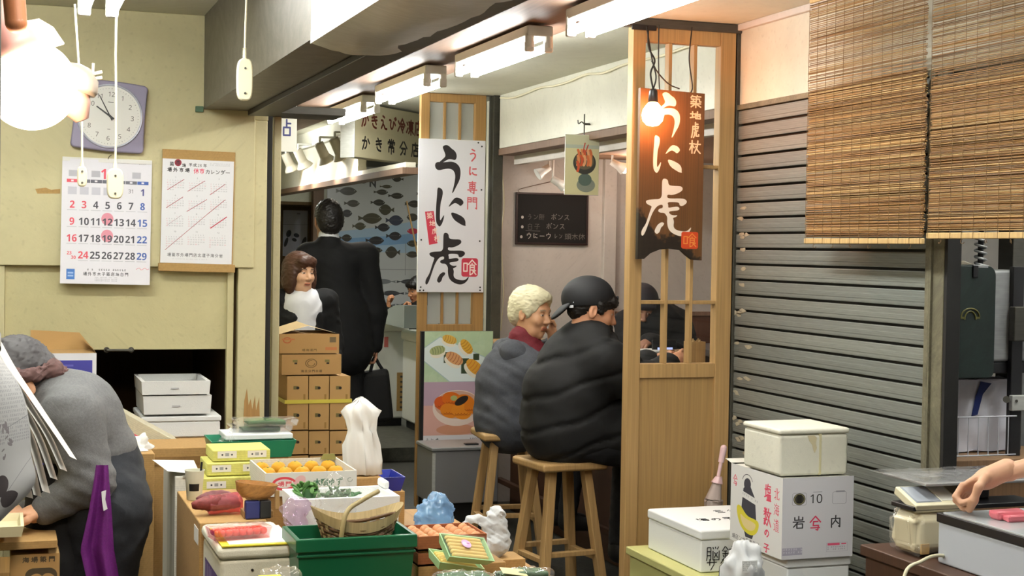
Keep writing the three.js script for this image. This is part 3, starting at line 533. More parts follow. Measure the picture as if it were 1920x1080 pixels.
// ---------- things on the cream wall ----------
const frame = (px0, py0, px1, py1, z) => { const a = onZ(px0, py1, z), b = onZ(px1, py0, z); return { x: a.x, y: a.y, w: b.x - a.x, h: b.y - a.y }; };
{ // clock
  const c = onZ(205, 219, ZL), t = thing('wall_clock', 'square grey-violet wall clock with white round dial', 'clock', [c.x, c.y, ZL]); t.rotation.z = -0.07; t.scale.set(0.89, 0.89, 1);
  const s = new THREE.Shape(); s.moveTo(-0.132, -0.138); s.quadraticCurveTo(0, -0.146, 0.132, -0.138); s.quadraticCurveTo(0.143, -0.137, 0.144, -0.125); s.quadraticCurveTo(0.136, 0, 0.142, 0.125); s.quadraticCurveTo(0.14, 0.137, 0.13, 0.139); s.quadraticCurveTo(0, 0.148, -0.13, 0.139); s.quadraticCurveTo(-0.14, 0.137, -0.142, 0.125); s.quadraticCurveTo(-0.136, 0, -0.144, -0.125); s.quadraticCurveTo(-0.143, -0.137, -0.132, -0.138);
  part(t, 'case', new THREE.ExtrudeGeometry(s, { depth: 0.022, bevelEnabled: true, bevelSize: 0.006, bevelThickness: 0.008, bevelSegments: 3, curveSegments: 12 }), mat('clockCase', 0x8e88a2, 0.4));
  part(t, 'rim', new THREE.TorusGeometry(0.132, 0.0045, 10, 64).translate(0, 0, 0.031), mat('clockRim', 0xb9bccb, 0.3, { metalness: 0.3 }));
  part(t, 'dial', new THREE.CircleGeometry(0.131, 64).translate(0, 0, 0.0305), print('clockDial', 512, 512, '#e9e9e4', (g) => {
    g.fillStyle = '#5c5a58'; g.font = '52px sans-serif'; g.textAlign = 'center'; g.textBaseline = 'middle';
    for (let i = 1; i <= 12; i++) { const a = i * Math.PI / 6; g.fillText(String(i), 256 + Math.sin(a) * 182, 258 - Math.cos(a) * 182); }
    for (let i = 0; i < 60; i++) { const a = i * Math.PI / 30, r = i % 5 ? 4 : 9; g.save(); g.translate(256 + Math.sin(a) * 228, 256 - Math.cos(a) * 228); g.rotate(a); g.fillRect(-1.5, -r / 2, 3, r); g.restore(); }
    g.fillRect(234, 138, 44, 5); g.fillRect(244, 362, 24, 4);
  }, 0.5));
  const hand = (deg, len, w, z, name) => part(t, name, plate([[-w, -0.02], [w, -0.02], [w * 0.6, len], [-w * 0.6, len]], 0.0015).rotateZ(-deg * Math.PI / 180).translate(0, 0, z), M.blackPlastic);
  hand(302, 0.068, 0.0042, 0.033, 'hour_hand'); hand(329, 0.098, 0.0028, 0.035, 'minute_hand'); hand(303, 0.012, 0.001, 0.037, 'second_hand');
  part(t, 'hub', new THREE.CylinderGeometry(0.005, 0.005, 0.01, 16).rotateX(Math.PI / 2).translate(0, 0, 0.035), M.blackPlastic);
}
{ // month calendar
  const f = frame(112, 302, 282, 531, ZL), t = thing('wall_calendar', 'large white month calendar with bold dates and red ringed days', 'calendar', [f.x, f.y, ZL + 0.004]); t.rotation.z = -0.012;
  const g = sheet(f.w, f.h, 8, 12), p = g.attributes.position; for (let i = 0; i < p.count; i++) p.setZ(i, 0.004 + 0.012 * Math.pow(1 - p.getY(i) / f.h, 2) + 0.002 * Math.sin(p.getX(i) * 20)); g.computeVertexNormals();
  part(t, 'page', g, print('monthPrint', 680, 920, '#e8e8f0', (c) => {
    c.fillStyle = '#e05a6a'; c.font = 'bold 104px sans-serif'; c.textAlign = 'center'; c.fillText('11', 345, 142);
    c.fillStyle = '#b9bac4'; for (const x of [80, 250, 560]) { c.fillRect(x - 30, 84, 66, 46); }
    const cols = ['#e05a6a', '#6b6c78', '#6b6c78', '#6b6c78', '#6b6c78', '#6b6c78', '#4a66b0'];
    cols.forEach((k, i) => { c.fillStyle = k; c.fillRect(36 + i * 89, 150, 86, 24); c.fillStyle = '#e8e8f0'; c.fillRect(68 + i * 89, 155, 20, 13); });
    c.font = 'bold 74px sans-serif';
    const rows = [[2, 3, 4, 5, 6, 7, 8], [9, 10, 11, 12, 13, 14, 15], [16, 17, 18, 19, 20, 21, 22], [0, 24, 25, 26, 27, 28, 29]];
    c.fillStyle = 'rgba(214,70,96,0.5)'; for (const [k, y] of [[3, 463], [3, 588]]) { c.beginPath(); c.arc(36 + k * 89 + 44, y - 26, 46, 0, 7); c.fill(); }
    rows.forEach((r, j) => r.forEach((n, i) => { if (!n) return; c.fillStyle = i === 0 || n === 3 || n === 24 ? '#e05a6a' : i === 6 ? '#4a66b0' : '#4b4c56'; c.fillText(String(n), 80 + i * 89, 362 + j * 124); c.fillStyle = '#c8c9d2'; c.fillRect(42 + i * 89, 374 + j * 124, 74, 5); }));
    c.fillStyle = '#e05a6a'; c.font = 'bold 34px sans-serif'; c.fillText('23', 64, 706); c.fillText('30', 96, 738);
    c.fillStyle = '#5d5e68'; c.font = '40px sans-serif'; c.fillText('31', 524, 240); c.fillStyle = '#4a4c86'; c.font = 'bold 70px sans-serif'; c.fillText('1', 614, 256);
    c.fillStyle = '#c9cad6'; for (let i = 0; i < 4; i++) c.fillRect(46 + i * 89, 206, 66, 56);
    c.fillStyle = '#4a7cc8'; c.fillRect(46, 812, 62, 76); c.fillStyle = '#9fbce6'; c.fillRect(56, 834, 42, 12); c.fillRect(56, 856, 42, 12);
    smallPrint(c, 200, 808, 290, 22, 1, '#55565e'); glyphs(c, ['place', 'outer', 'market', 'tree', 'child', 'build', 'shop', 'ground', 'white', 'gate'], 172, 832, 28, 28, 35, 0, 3, '#4b4c54'); smallPrint(c, 260, 868, 170, 36, 3, '#9a9ba4');
    c.strokeStyle = '#e07a90'; c.lineWidth = 3; c.beginPath(); c.moveTo(574, 806); c.bezierCurveTo(620, 770, 590, 830, 630, 800); c.bezierCurveTo(650, 780, 650, 820, 670, 800); c.stroke(); smallPrint(c, 580, 18, 80, 12, 1, '#8a8b95');
  }, 0.7));
  part(t, 'hanging_strip', box(0, f.h - 0.01, 0, f.w, f.h + 0.006, 0.005, 0.001), M.paper);
  part(t, 'hook', tube([[f.w / 2, f.h, 0.003], [f.w / 2 + 0.004, f.h + 0.012, 0.006], [f.w / 2 + 0.014, f.h + 0.02, 0.002]], 0.0015, 12, 6), M.railMetal);
}
{ // year calendar on a kraft board
  const f = frame(299, 284, 440, 505, ZL), t = thing('closing_day_calendar', 'smaller white year calendar with months crossed out in red, on kraft board', 'calendar', [f.x, f.y, ZL + 0.001]); t.rotation.z = -0.014;
  part(t, 'backing_board', box(0, 0.01, 0, f.w * 0.985, f.h, 0.006, 0.001), M.kraft);
  part(t, 'ledge', box(-0.006, -0.006, 0, f.w + 0.004, 0.024, 0.016, 0.002), M.kraft);
  part(t, 'page', sheet(f.w * 0.965, f.h * 0.865).translate(0.001, 0.026, 0.0072), print('yearPrint', 680, 980, '#e6e8ec', (c) => {
    glyphs(c, ['build'], 70, 28, 38, 40, 0, 0, 5, '#38383c'); glyphs(c, ['ground'], 184, 36, 38, 40, 0, 0, 5, '#38383c');
    c.fillStyle = '#8c2c3c'; c.beginPath(); c.arc(146, 34, 33, 0, 7); c.fill(); glyph(c, 'market', 126, 12, 42, 44, 5, '#2c2630');
    glyphs(c, ['place', 'outer', 'market', 'place'], 48, 82, 40, 40, 56, 0, 6, '#38383c');
    glyphs(c, ['flat', 'become'], 248, 34, 34, 34, 40, 0, 4, '#4a4a4e'); c.fillStyle = '#4a4a4e'; c.font = '38px sans-serif'; c.fillText('28', 330, 66); glyph(c, 'year', 386, 34, 34, 34, 4, '#4a4a4e');
    glyphs(c, ['rest', 'market'], 296, 80, 48, 50, 54, 0, 6, '#d84a66'); glyphs(c, ['KA', 'RE', 'N', 'DA', 'bar'], 408, 88, 44, 42, 48, 0, 5, '#3c3c42');
    smallPrint(c, 450, 24, 190, 30, 3, '#b0b2b8');
    for (let m = 0; m < 12; m++) { const x = 48 + (m % 3) * 206, y = 180 + Math.floor(m / 3) * 170; c.fillStyle = '#8a8b92'; c.font = '20px sans-serif'; c.fillText(String(m + 1), x + 74, y); c.font = '15px sans-serif'; for (let d = 0; d < 31; d++) { const k = (d + m * 3) % 7, r = Math.floor((d + (m * 3) % 7) / 7); c.fillStyle = k === 0 || rnd() < 0.12 ? '#d79aa6' : '#9b9ca4'; c.fillText(String(d + 1), x + ((d + (m * 3) % 7) % 7) * 24, y + 26 + r * 22); } }
    const cut = (a, b, w = 5, k = '#9a3a4e') => { c.strokeStyle = k; c.lineWidth = w; c.beginPath(); c.moveTo(...a); c.lineTo(...b); c.stroke(); };
    cut([54, 292], [206, 190]); cut([244, 300], [404, 196]); cut([456, 326], [598, 220]); cut([46, 462], [200, 356]); cut([240, 490], [426, 372]); cut([602, 368], [438, 508]); cut([60, 624], [190, 528], 3, '#b09aa2'); cut([438, 508], [44, 858], 4); cut([470, 640], [622, 530], 8, '#b8203c');
    glyphs(c, ['place', 'build', 'market', 'outer', 'place', 'gate', 'shop', 'north', 'road', 'child', 'sea', 'part', 'rock'], 66, 884, 34, 36, 41, 0, 4, '#77787e'); smallPrint(c, 110, 936, 330, 14, 1, '#c0c2c8');
  }, 0.7));
}
// pull cords with their switches
function pullCord(name, label, pts, z, sw) {
  const t = thing(name, label, 'cord'), P = pts.map(([x, y]) => onZ(x, y, z));
  part(t, 'cord', tube(P, 0.0032, 40, 6), M.cord);
  const e = P[P.length - 1], w = sw[0], h = sw[1], s = new THREE.Shape(); s.absellipse(0, 0, w, h, 0, 6.2832);
  const sq = (n, a) => Math.sign(Math.cos(a)) * Math.pow(Math.abs(Math.cos(a)), n);
  const pts2 = Array.from({ length: 28 }, (_, i) => { const a = i / 28 * 6.2832; return [w * Math.sign(Math.cos(a)) * Math.pow(Math.abs(Math.cos(a)), 0.55), h * Math.sign(Math.sin(a)) * Math.pow(Math.abs(Math.sin(a)), 0.55)]; });
  part(t, 'switch_body', plate(pts2, w * 0.9, 0.003).translate(e.x, e.y - h, e.z - w * 0.45), M.ivoryPlastic);
  part(t, 'strain_relief', rod([e.x, e.y, e.z], [e.x, e.y + h * 0.55, e.z], 0.006, 0.0045), M.ivoryPlastic);
  for (const q of [0.45, 1.7]) part(t, 'screw', rod([e.x, e.y - h * q, e.z + w * 0.45], [e.x, e.y - h * q, e.z + w * 0.45 + 0.005], 0.003), M.railMetal);
  return t;
}
pullCord('pull_cord', 'pale pull cord with a small bell-shaped knob, left of the dial centre', [[140, 8], [147, 110], [153, 200], [154, 314]], -4.12, [0.0095, 0.024]);
pullCord('pull_cord', 'pale pull cord ending in a flat ivory rocker switch over the calendar', [[219, 15], [217, 100], [218, 200], [216, 318]], -4.06, [0.018, 0.037]);
{ const t = pullCord('pull_cord', 'grey pull cord with a long ivory switch hanging before the dark duct', [[464, -260], [463, -50], [460, 60], [459, 112]], -4.1, [0.0185, 0.054]);
  const a = onZ(459, 90, -4.1); part(t, 'spring_sleeve', tube(Array.from({ length: 40 }, (_, i) => [a.x + 0.005 * Math.cos(i * 1.3), a.y - i * 0.0009, a.z + 0.005 * Math.sin(i * 1.3)]), 0.0012, 160, 5), M.ivoryPlastic); }

// ---------- globe lamp over the stall, out on its clamp ----------
{
  const c = onZ(58, 160, -2.6), t = thing('clip_lamp', 'big glowing globe bulb in a pink socket hung before the cream wall', 'lamp', c);
  part(t, 'globe_bulb', new THREE.SphereGeometry(0.074, 40, 28), M.bulbGlobe, 'brightly glowing globe bulb');
  const pink = mat('socketPink', 0xc99a92, 0.4);
  part(t, 'socket', lathe([[0.001, 0.16], [0.03, 0.158], [0.034, 0.11], [0.048, 0.075], [0.05, 0.05], [0.001, 0.05]]).rotateZ(0.5), pink, 'pink moulded socket');
  part(t, 'collar', plate([[-0.02, 0.05], [0.05, 0.075], [0.034, 0.098], [0.012, 0.11], [-0.03, 0.1]], 0.02, 0.002).translate(0, 0, -0.03), M.whitePlastic, 'white plastic collar');
  part(t, 'cable', tube([[-0.075, 0.13, 0], [-0.12, 0.3, 0], [-0.1, 0.6, 0], [-0.1, CEIL - c.y, 0]], 0.004, 30, 6), M.darkCord);
  const l = new THREE.PointLight(0xffd8ac, 1.8); l.shadow.radius = 3; l.name = 'globe_light'; t.add(l);
}
{
  const c = onZ(140, 150, -2.75), t = thing('spring_clamp', 'grey and pink metal clamp jutting out behind the globe bulb', 'clamp', c);
  part(t, 'jaw', lathe([[0.001, 0.03], [0.022, 0.026], [0.04, 0.008], [0.044, -0.012], [0.04, -0.02], [0.001, -0.02]]).rotateZ(-0.25), mat('clampGrey', 0xb1a79c, 0.4, { metalness: 0.3 }));
  part(t, 'lower_jaw', lathe([[0.001, 0], [0.034, 0], [0.026, -0.03], [0.012, -0.055], [0.001, -0.056]]).rotateZ(0.4).translate(-0.008, -0.02, 0), mat('clampPink', 0xb28d82, 0.4));
  part(t, 'screw_arm', [rod([0.02, 0.008, 0.01], [0.046, 0.016, 0.01], 0.0028), rod([0.02, 0.0, 0.01], [0.046, 0.006, 0.01], 0.0028), rod([0.03, 0.004, 0.01], [0.031, 0.03, 0.01], 0.0024)], M.whitePlastic);
  part(t, 'stay', rod([-0.04, 0, 0], [-0.14, 0.05, 0.0], 0.006), M.railMetal);
  part(t, 'stay', rod([-0.14, 0.05, 0.0], [-0.16, CEIL - c.y, 0.0], 0.006), M.railMetal);
}
{
  const a = onZ(2, -60, -2.5), b = onZ(30, 42, -2.5), t = thing('hanging_rod', 'short reddish brown wooden rod end at the upper corner', 'rod');
  part(t, 'rod', rod([a.x - 0.02, CEIL, a.z], b, 0.021, 0.017, 16), mat('redWood', 0xb2714c, 0.45, { map: TX.wood }));
  part(t, 'end_cap', new THREE.SphereGeometry(0.0172, 20, 12).translate(b.x, b.y, b.z), M.redWood);
}
// ---------- signs of the shop ----------
const INK = '#241f22';
{
  const f = frame(783, 264, 912, 548, ZF + 0.03), t = thing('shop_banner', 'white vertical board with big black brushed characters on far lattice door', 'sign', [f.x, f.y, ZF + 0.012]);
  part(t, 'board', box(0, 0, -0.008, f.w, f.h, 0.006, 0.002), M.paper);
  part(t, 'print', sheet(f.w - 0.004, f.h - 0.004).translate(0.002, 0.002, 0.0075), print('bannerPrint', 940, 2038, '#dddde4', (g) => {
    g.translate(-15, -32);
    for (const k of ['u', 'ni', 'tiger']) brush(g, k, [0, 0, 1, 1], [0, 0, 1, 1], INK);
    glyph(g, 'u', 715, 135, 135, 180, 20, '#cf5a62'); glyph(g, 'ni', 705, 370, 150, 150, 19, '#cf5a62'); glyph(g, 'special', 697, 572, 155, 180, 15, '#cf5a62'); glyph(g, 'gate', 692, 782, 165, 180, 15, '#cf5a62');
    g.fillStyle = '#c5384e'; g.beginPath(); g.moveTo(105, 1000); g.lineTo(228, 988); g.lineTo(288, 1418); g.lineTo(170, 1442); g.fill();
    g.save(); g.translate(118, 1004); g.rotate(-0.1); ['build', 'ground', 'tiger', 'cane'].forEach((k, i) => glyph(g, k, 8 + i * 26, 10 + i * 104, 86, 86, 9, '#f0d8c8')); g.restore();
    g.fillStyle = '#c5384e'; g.beginPath(); g.roundRect(636, 1612, 236, 250, 34); g.fill(); glyph(g, 'eat', 652, 1628, 206, 216, 17, '#f2e2dc');
  }, 0.45));
  for (const [x, y] of [[848, 60], [900, 108], [903, 690], [62, 1375], [890, 1378], [64, 2002], [54, 2045], [103, 2045], [905, 2000], [905, 2040]]) part(t, 'bolt', new THREE.SphereGeometry(0.005, 10, 6).scale(1, 1, 0.5).translate((x - 15) / 940 * f.w, (1 - (y - 32) / 2038) * f.h, 0.008), M.blackPlastic);
}
{ // carved wood sign, scorched at the foot
  const z = ZD + 0.03, f = frame(1191, 172, 1317, 487, z), t = thing('wood_sign', 'hanging brown wooden plank sign with white brushed characters and scorched foot', 'sign', [f.x, f.y, z]);
  const W = f.w, H = f.h, e = [[0, 0.004], [0.1, 0.006], [0.2, 0.04], [0.34, 0.062], [0.5, 0.068], [0.68, 0.06], [0.76, 0.032], [0.86, 0.004], [1, 0.002], [1, 0.985], [0, 1]].map(([u, v]) => [u * W, v * H]);
  const g = plate(e, 0.022), p = g.attributes.position, uv = g.attributes.uv; for (let i = 0; i < p.count; i++) uv.setXY(i, p.getX(i) / W, p.getY(i) / H);
  part(t, 'plank', g, print('woodSignPrint', 775, 2050, '#60401f', (c) => {
    for (let i = 0; i < 420; i++) { c.strokeStyle = `rgba(${rnd() < 0.5 ? '40,22,8' : '140,96,52'},${rnd(0.03, 0.12)})`; c.lineWidth = rnd(1, 6); const x = rnd(0, 775); c.beginPath(); c.moveTo(x, 0); c.bezierCurveTo(x + rnd(-20, 20), 700, x + rnd(-30, 30), 1300, x + rnd(-20, 20), 2050); c.stroke(); }
    for (let y = 1300; y < 2050; y += 5) for (let x = 0; x < 775; x += 5) { // scorch with a ragged rim
      const rim = x < 230 ? 1420 + x * 1.5 : 1765 + (x - 230) * 0.05 - 60 * Math.exp(-Math.pow((x - 420) / 70, 2)) + Math.max(0, x - 480) * 0.9; const d = y - rim + 90 * fbm(x * 0.012, y * 0.012, 2); const a = Math.max(0, Math.min(1, d / 70 + 0.3)); if (a > 0) { c.fillStyle = `rgba(20,14,9,${a * 0.97})`; c.fillRect(x, y, 5, 5); }
    }
    const ox = -75, oy = -45, ivory = '#e0d9cc';
    brush(c, 'u', [235, 100, 605, 744], [245 + ox, 80 + oy, 556 + ox, 622 + oy], ivory); brush(c, 'ni', [258, 672, 692, 1197], [238 + ox, 600 + oy, 592 + ox, 1055 + oy], ivory); brush(c, 'tiger', [122, 1272, 745, 1978], [110 + ox, 1112 + oy, 715 + ox, 1812 + oy], ivory);
    ['build', 'ground', 'tiger', 'cane'].forEach((k, i) => glyph(c, k, 672 + ox + (i === 2 ? 20 : 0), 100 + oy + [0, 190, 320, 540][i], 140 - (i === 2 ? 40 : 0), [150, 105, 200, 165][i], 17, '#d8c3a4'));
    c.fillStyle = '#c8461c'; c.beginPath(); c.roundRect(596 + ox, 1748 + oy, 206, 205, 26); c.fill(); glyph(c, 'eat', 614 + ox, 1764 + oy, 172, 172, 11, '#dc8a3c');
  }, 0.5));
  for (const [u, s] of [[0.3, 0.0], [0.78, 0.01]]) part(t, 'hanging_wire', tube([[W * u, H - 0.01, 0.02], [W * u + s, H + 0.02, 0.012], [W * u - 0.004, H + 0.12, 0.01], [W * u + s, yD(50) - f.y, 0.0]], 0.0026, 40, 6), M.darkCord);
}
{ // bare bulb lighting the sign
  const z = ZD + 0.105, c = onZ(1224, 214, z), t = thing('sign_bulb', 'bare glowing bulb hung on black flex before the wooden sign', 'lamp', c);
  part(t, 'bulb', lathe([[0.001, -0.046], [0.022, -0.042], [0.037, -0.026], [0.042, -0.004], [0.037, 0.018], [0.024, 0.036], [0.016, 0.044], [0.001, 0.044]], 28), M.bulbWarm, 'glowing warm bulb');
  part(t, 'socket', lathe([[0.001, 0.095], [0.01, 0.094], [0.016, 0.085], [0.019, 0.045], [0.001, 0.044]], 20), M.blackPlastic);
  const top = yD(54) - c.y; part(t, 'flex', [tube([[0, 0.09, 0], [-0.012, 0.15, 0], [0.008, 0.2, -0.01], [-0.008, 0.25, -0.03], [0.01, top, -0.08]], 0.0035, 50, 6), tube([[0, 0.09, 0], [0.01, 0.14, 0.0], [-0.004, 0.21, -0.01], [0.004, top, -0.08]], 0.0028, 40, 6)], M.darkCord);
  part(t, 'loose_wire', tube([[0.0, 0.2, -0.02], [0.03, 0.16, -0.03], [0.08, 0.12, -0.04], [0.13, 0.105, -0.05]], 0.0026, 30, 6), M.darkCord);
  const l = new THREE.PointLight(0xff9c5c, 0.85); l.shadow.radius = 2; l.name = 'bulb_light'; t.add(l);
}
{ // picture card on a hook
  const z = onX(1095, 300, XR - 0.03).z, f = frame(1058, 254, 1124, 365, z), t = thing('picture_card', 'hanging laminated picture card of a bowl of prawns', 'picture', [f.x, f.y, z]);
  part(t, 'card', box(0, 0, -0.004, f.w, f.h, 0, 0.001), M.paper);
  part(t, 'print', sheet(f.w - 0.004, f.h - 0.004).translate(0.002, 0.002, 0.0012), print('prawnPrint', 400, 670, '#ddd7a8', (c) => {
    c.fillStyle = '#b9c4b4'; c.fillRect(0, 0, 400, 150); c.fillStyle = '#cfd0b0'; c.fillRect(0, 0, 400, 110);
    c.fillStyle = '#8d9486'; c.beginPath(); c.ellipse(250, 560, 110, 80, 0, 0, 7); c.fill(); c.fillStyle = '#5e7068'; c.beginPath(); c.ellipse(238, 500, 80, 70, 0, 0, 7); c.fill();
    c.fillStyle = '#44443e'; c.beginPath(); c.ellipse(230, 310, 136, 130, 0, 0, 7); c.fill(); c.fillStyle = '#6d6450'; c.beginPath(); c.ellipse(230, 290, 112, 96, 0, 0, 7); c.fill();
    for (let i = 0; i < 11; i++) { const x = 150 + (i % 5) * 36 + rnd(-8, 8), y = 170 + Math.floor(i / 5) * 66; c.strokeStyle = ['#e07a4a', '#e89a62', '#d8603c', '#efb080'][i % 4]; c.lineWidth = 30; c.lineCap = 'round'; c.beginPath(); c.moveTo(x, y); c.quadraticCurveTo(x + 26, y + 50, x + rnd(-6, 10), y + 100); c.stroke(); }
    c.strokeStyle = '#c85a4a'; c.lineWidth = 14; c.beginPath(); c.moveTo(210, 190); c.lineTo(232, 90); c.moveTo(240, 190); c.lineTo(270, 110); c.stroke();
  }, 0.35));
  const hx = f.w * 0.55; part(t, 'hook', [rod([hx, f.h, 0], [hx, f.h + 0.1, 0], 0.0035), tube([[hx, f.h + 0.05, 0], [hx - 0.014, f.h + 0.062, 0], [hx - 0.03, f.h + 0.052, 0], [hx - 0.034, f.h + 0.07, 0]], 0.0028, 20, 6), rod([hx, f.h + 0.055, 0], [hx + 0.028, f.h + 0.055, 0], 0.0028), rod([hx, f.h + 0.05, 0], [XR + 0.002, f.h + 0.05, 0], 0.003)], M.railMetal);
}
{ // blackboard
  const z = ZF - 0.165, f = frame(967, 364, 1104, 458, z + 0.02), t = thing('blackboard', 'black menu board with chalk writing on the eatery wall', 'blackboard', [f.x, f.y, z]);
  const fm = mat('boardFrame', 0x2b1512, 0.5, { map: TX.wood }), b = 0.012;
  part(t, 'frame', [box(0, 0, 0, f.w, b, 0.018, 0.002), box(0, f.h - b, 0, f.w, f.h, 0.018, 0.002), box(0, b, 0, b, f.h - b, 0.018, 0.002), box(f.w - b, b, 0, f.w, f.h - b, 0.018, 0.002)], fm);
  part(t, 'slate', sheet(f.w - 2 * b, f.h - 2 * b).translate(b, b, 0.012), print('slatePrint', 1160, 820, '#0b0908', (c) => {
    const ch = '#7d7a74', br = '#b8b4ac'; c.fillStyle = br; for (const [x, y] of [[80, 390], [80, 555], [66, 725]]) { c.beginPath(); c.ellipse(x, y, 22, 26, 0, 0, 7); c.fill(); }
    glyphs(c, ['u', 'N', 'liver'], 160, 330, 90, 100, 100, 0, 8, '#5f5c57'); glyphs(c, ['PO', 'N', 'SU'], 560, 320, 100, 110, 110, 0, 9, ch);
    glyphs(c, ['white', 'child'], 160, 490, 100, 110, 120, 0, 7, '#5f5c57'); glyphs(c, ['PO', 'N', 'SU'], 480, 480, 100, 110, 112, 0, 10, ch); c.strokeStyle = ch; c.lineWidth = 6; c.beginPath(); c.moveTo(140, 618); c.lineTo(380, 622); c.stroke();
    glyphs(c, ['U', 'ni', 'bar', 'U'], 150, 650, 90, 110, 110, 0, 10, br); glyphs(c, ['RE', 'N'], 620, 660, 60, 90, 80, 0, 8, ch); glyphs(c, ['head', 'tree', 'rest'], 800, 650, 110, 110, 118, 0, 8, '#6d6a65');
  }, 0.8));
  part(t, 'hanging_string', tube([[0.02, f.h, 0.01], [0.03, f.h + 0.02, 0.01], [f.w * 0.55, f.h + 0.075, 0.01]], 0.002, 20, 5), M.brownTrim);
}
{ // menu board standing behind the steel cabinet
  const z = -7.86, f = frame(786, 621, 925, 914, z), t = thing('menu_stand', 'tall standing menu board with photographs of sushi and a rice bowl', 'poster', [f.x, 0, z]);
  const y0 = f.y, H = f.h, W = f.w;
  part(t, 'panel', box(0, 0.03, -0.03, W, y0 + H, 0, 0.002), M.blackPlastic);
  part(t, 'foot', box(0.02, 0, -0.16, 0.06, 0.03, 0.05, 0.003), M.blackPlastic); part(t, 'foot', box(W - 0.06, 0, -0.16, W - 0.02, 0.03, 0.05, 0.003), M.blackPlastic);
  part(t, 'print', sheet(W - 0.02, H).translate(0.018, y0, 0.0015), print('menuPrint', 800, 1720, '#e2e0e6', (c) => {
    c.fillStyle = '#b7cba6'; c.fillRect(0, 0, 800, 560); for (let i = 0; i < 60; i++) { c.fillStyle = `rgba(${rnd() < 0.5 ? '214,226,200' : '150,184,150'},0.12)`; c.beginPath(); c.arc(rnd(0, 800), rnd(0, 560), rnd(40, 160), 0, 7); c.fill(); }
    c.fillStyle = '#dfeaea'; c.beginPath(); c.moveTo(0, 180); c.lineTo(180, 60); c.lineTo(800, 330); c.lineTo(800, 560); c.lineTo(300, 560); c.lineTo(0, 330); c.fill(); c.strokeStyle = '#a8c2c4'; c.lineWidth = 10; c.stroke();
    const sushi = (x, y, r, a, k1, k2) => { c.save(); c.translate(x, y); c.rotate(a); c.fillStyle = '#ece6d6'; c.beginPath(); c.ellipse(0, r * 0.5, r * 1.15, r * 0.6, 0, 0, 7); c.fill(); c.fillStyle = k1; c.beginPath(); c.ellipse(0, 0, r * 1.2, r * 0.66, 0, 0, 7); c.fill(); c.strokeStyle = k2; c.lineWidth = 9; for (let i = -2; i < 3; i++) { c.beginPath(); c.moveTo(i * r * 0.4, -r * 0.5); c.quadraticCurveTo(i * r * 0.4 + 20, 0, i * r * 0.4, r * 0.5); c.stroke(); } c.restore(); };
    c.fillStyle = '#3c4a34'; c.fillRect(225, 230, 70, 120); c.fillRect(430, 300, 90, 170); c.fillRect(570, 250, 70, 70);
    sushi(150, 210, 76, -0.2, '#a9b07c', '#7f8c5c'); sushi(290, 90, 72, 0.3, '#d9b052', '#c08a34'); sushi(350, 300, 92, 0.5, '#d8a06c', '#b06c48'); sushi(490, 170, 80, 0.9, '#d9a83c', '#b8802c'); sushi(590, 400, 100, 0.7, '#dda23a', '#d07c38');
    c.fillStyle = '#b79db0'; c.fillRect(0, 560, 800, 590); c.fillStyle = '#d3a49a'; c.fillRect(0, 820, 800, 330); c.fillStyle = '#c98e72'; c.beginPath(); c.ellipse(380, 1090, 230, 60, 0, 0, 7); c.fill();
    c.fillStyle = '#e3d0c6'; c.beginPath(); c.ellipse(390, 850, 285, 200, 0, 0, 7); c.fill(); c.fillStyle = '#c9a08e'; c.beginPath(); c.ellipse(390, 815, 262, 155, 0, 0, 7); c.fill();
    for (const [x, y, r, k] of [[230, 800, 110, '#cf5a24'], [330, 760, 120, '#d66a1c'], [480, 790, 120, '#da7a20'], [300, 880, 110, '#dc8424'], [440, 890, 120, '#e08a26'], [560, 850, 90, '#d67a20']]) { c.fillStyle = k; c.beginPath(); c.ellipse(x, y, r, r * 0.72, 0.3, 0, 7); c.fill(); c.strokeStyle = 'rgba(150,60,10,0.5)'; c.lineWidth = 8; for (let i = -2; i < 3; i++) { c.beginPath(); c.arc(x + i * r * 0.3, y, r * 0.35, 0.4, 2.6); c.stroke(); } }
    c.fillStyle = '#2a2420'; c.beginPath(); c.ellipse(440, 770, 86, 42, -0.5, 0, 7); c.fill(); c.fillStyle = '#a9b070'; c.beginPath(); c.ellipse(350, 740, 40, 30, 0, 0, 7); c.fill();
    c.fillStyle = '#dedce2'; c.fillRect(0, 1150, 800, 570); glyphs(c, ['u', 'ni', 'tiger'], 30, 1180, 40, 44, 55, 0, 5, '#6c6a70'); c.fillStyle = '#77757b'; c.font = '50px sans-serif'; c.fillText('1800', 540, 1222); glyphs(c, ['white', 'child', 'ni', 'u', 'salt'], 34, 1260, 40, 44, 50, 0, 6, '#4c4a50'); c.fillText('1500', 560, 1304); glyphs(c, ['sea', 'no', 'child', 'place'], 34, 1400, 40, 44, 0, 62, 5, '#8c8a90');
  }, 0.4));
}
{ // steel cabinet
  const z = -7.48, f = frame(809, 836, 935, 946, z), t = thing('steel_cabinet', 'low brushed steel cabinet before the menu board', 'cabinet', [f.x, 0, z]);
  part(t, 'body', box(0, f.y, -0.3, f.w, f.y + f.h - 0.02, 0, 0.006), mat('cabinetSteel', 0x87878a, 0.38, { metalness: 0.3 })); part(t, 'top', box(-0.006, f.y + f.h - 0.02, -0.306, f.w + 0.006, f.y + f.h, 0.008, 0.006), M.stainless);
  part(t, 'plinth', box(0.02, 0, -0.28, f.w - 0.02, f.y, -0.03, 0.002), M.black); part(t, 'edge_strip', box(0, f.y + 0.01, 0, 0.018, f.y + f.h - 0.03, 0.004, 0.001), M.galvanised);
  part(t, 'top_handle', box(f.w * 0.55, f.y + f.h, -0.1, f.w * 0.75, f.y + f.h + 0.008, -0.06, 0.002), M.blackPlastic);
}
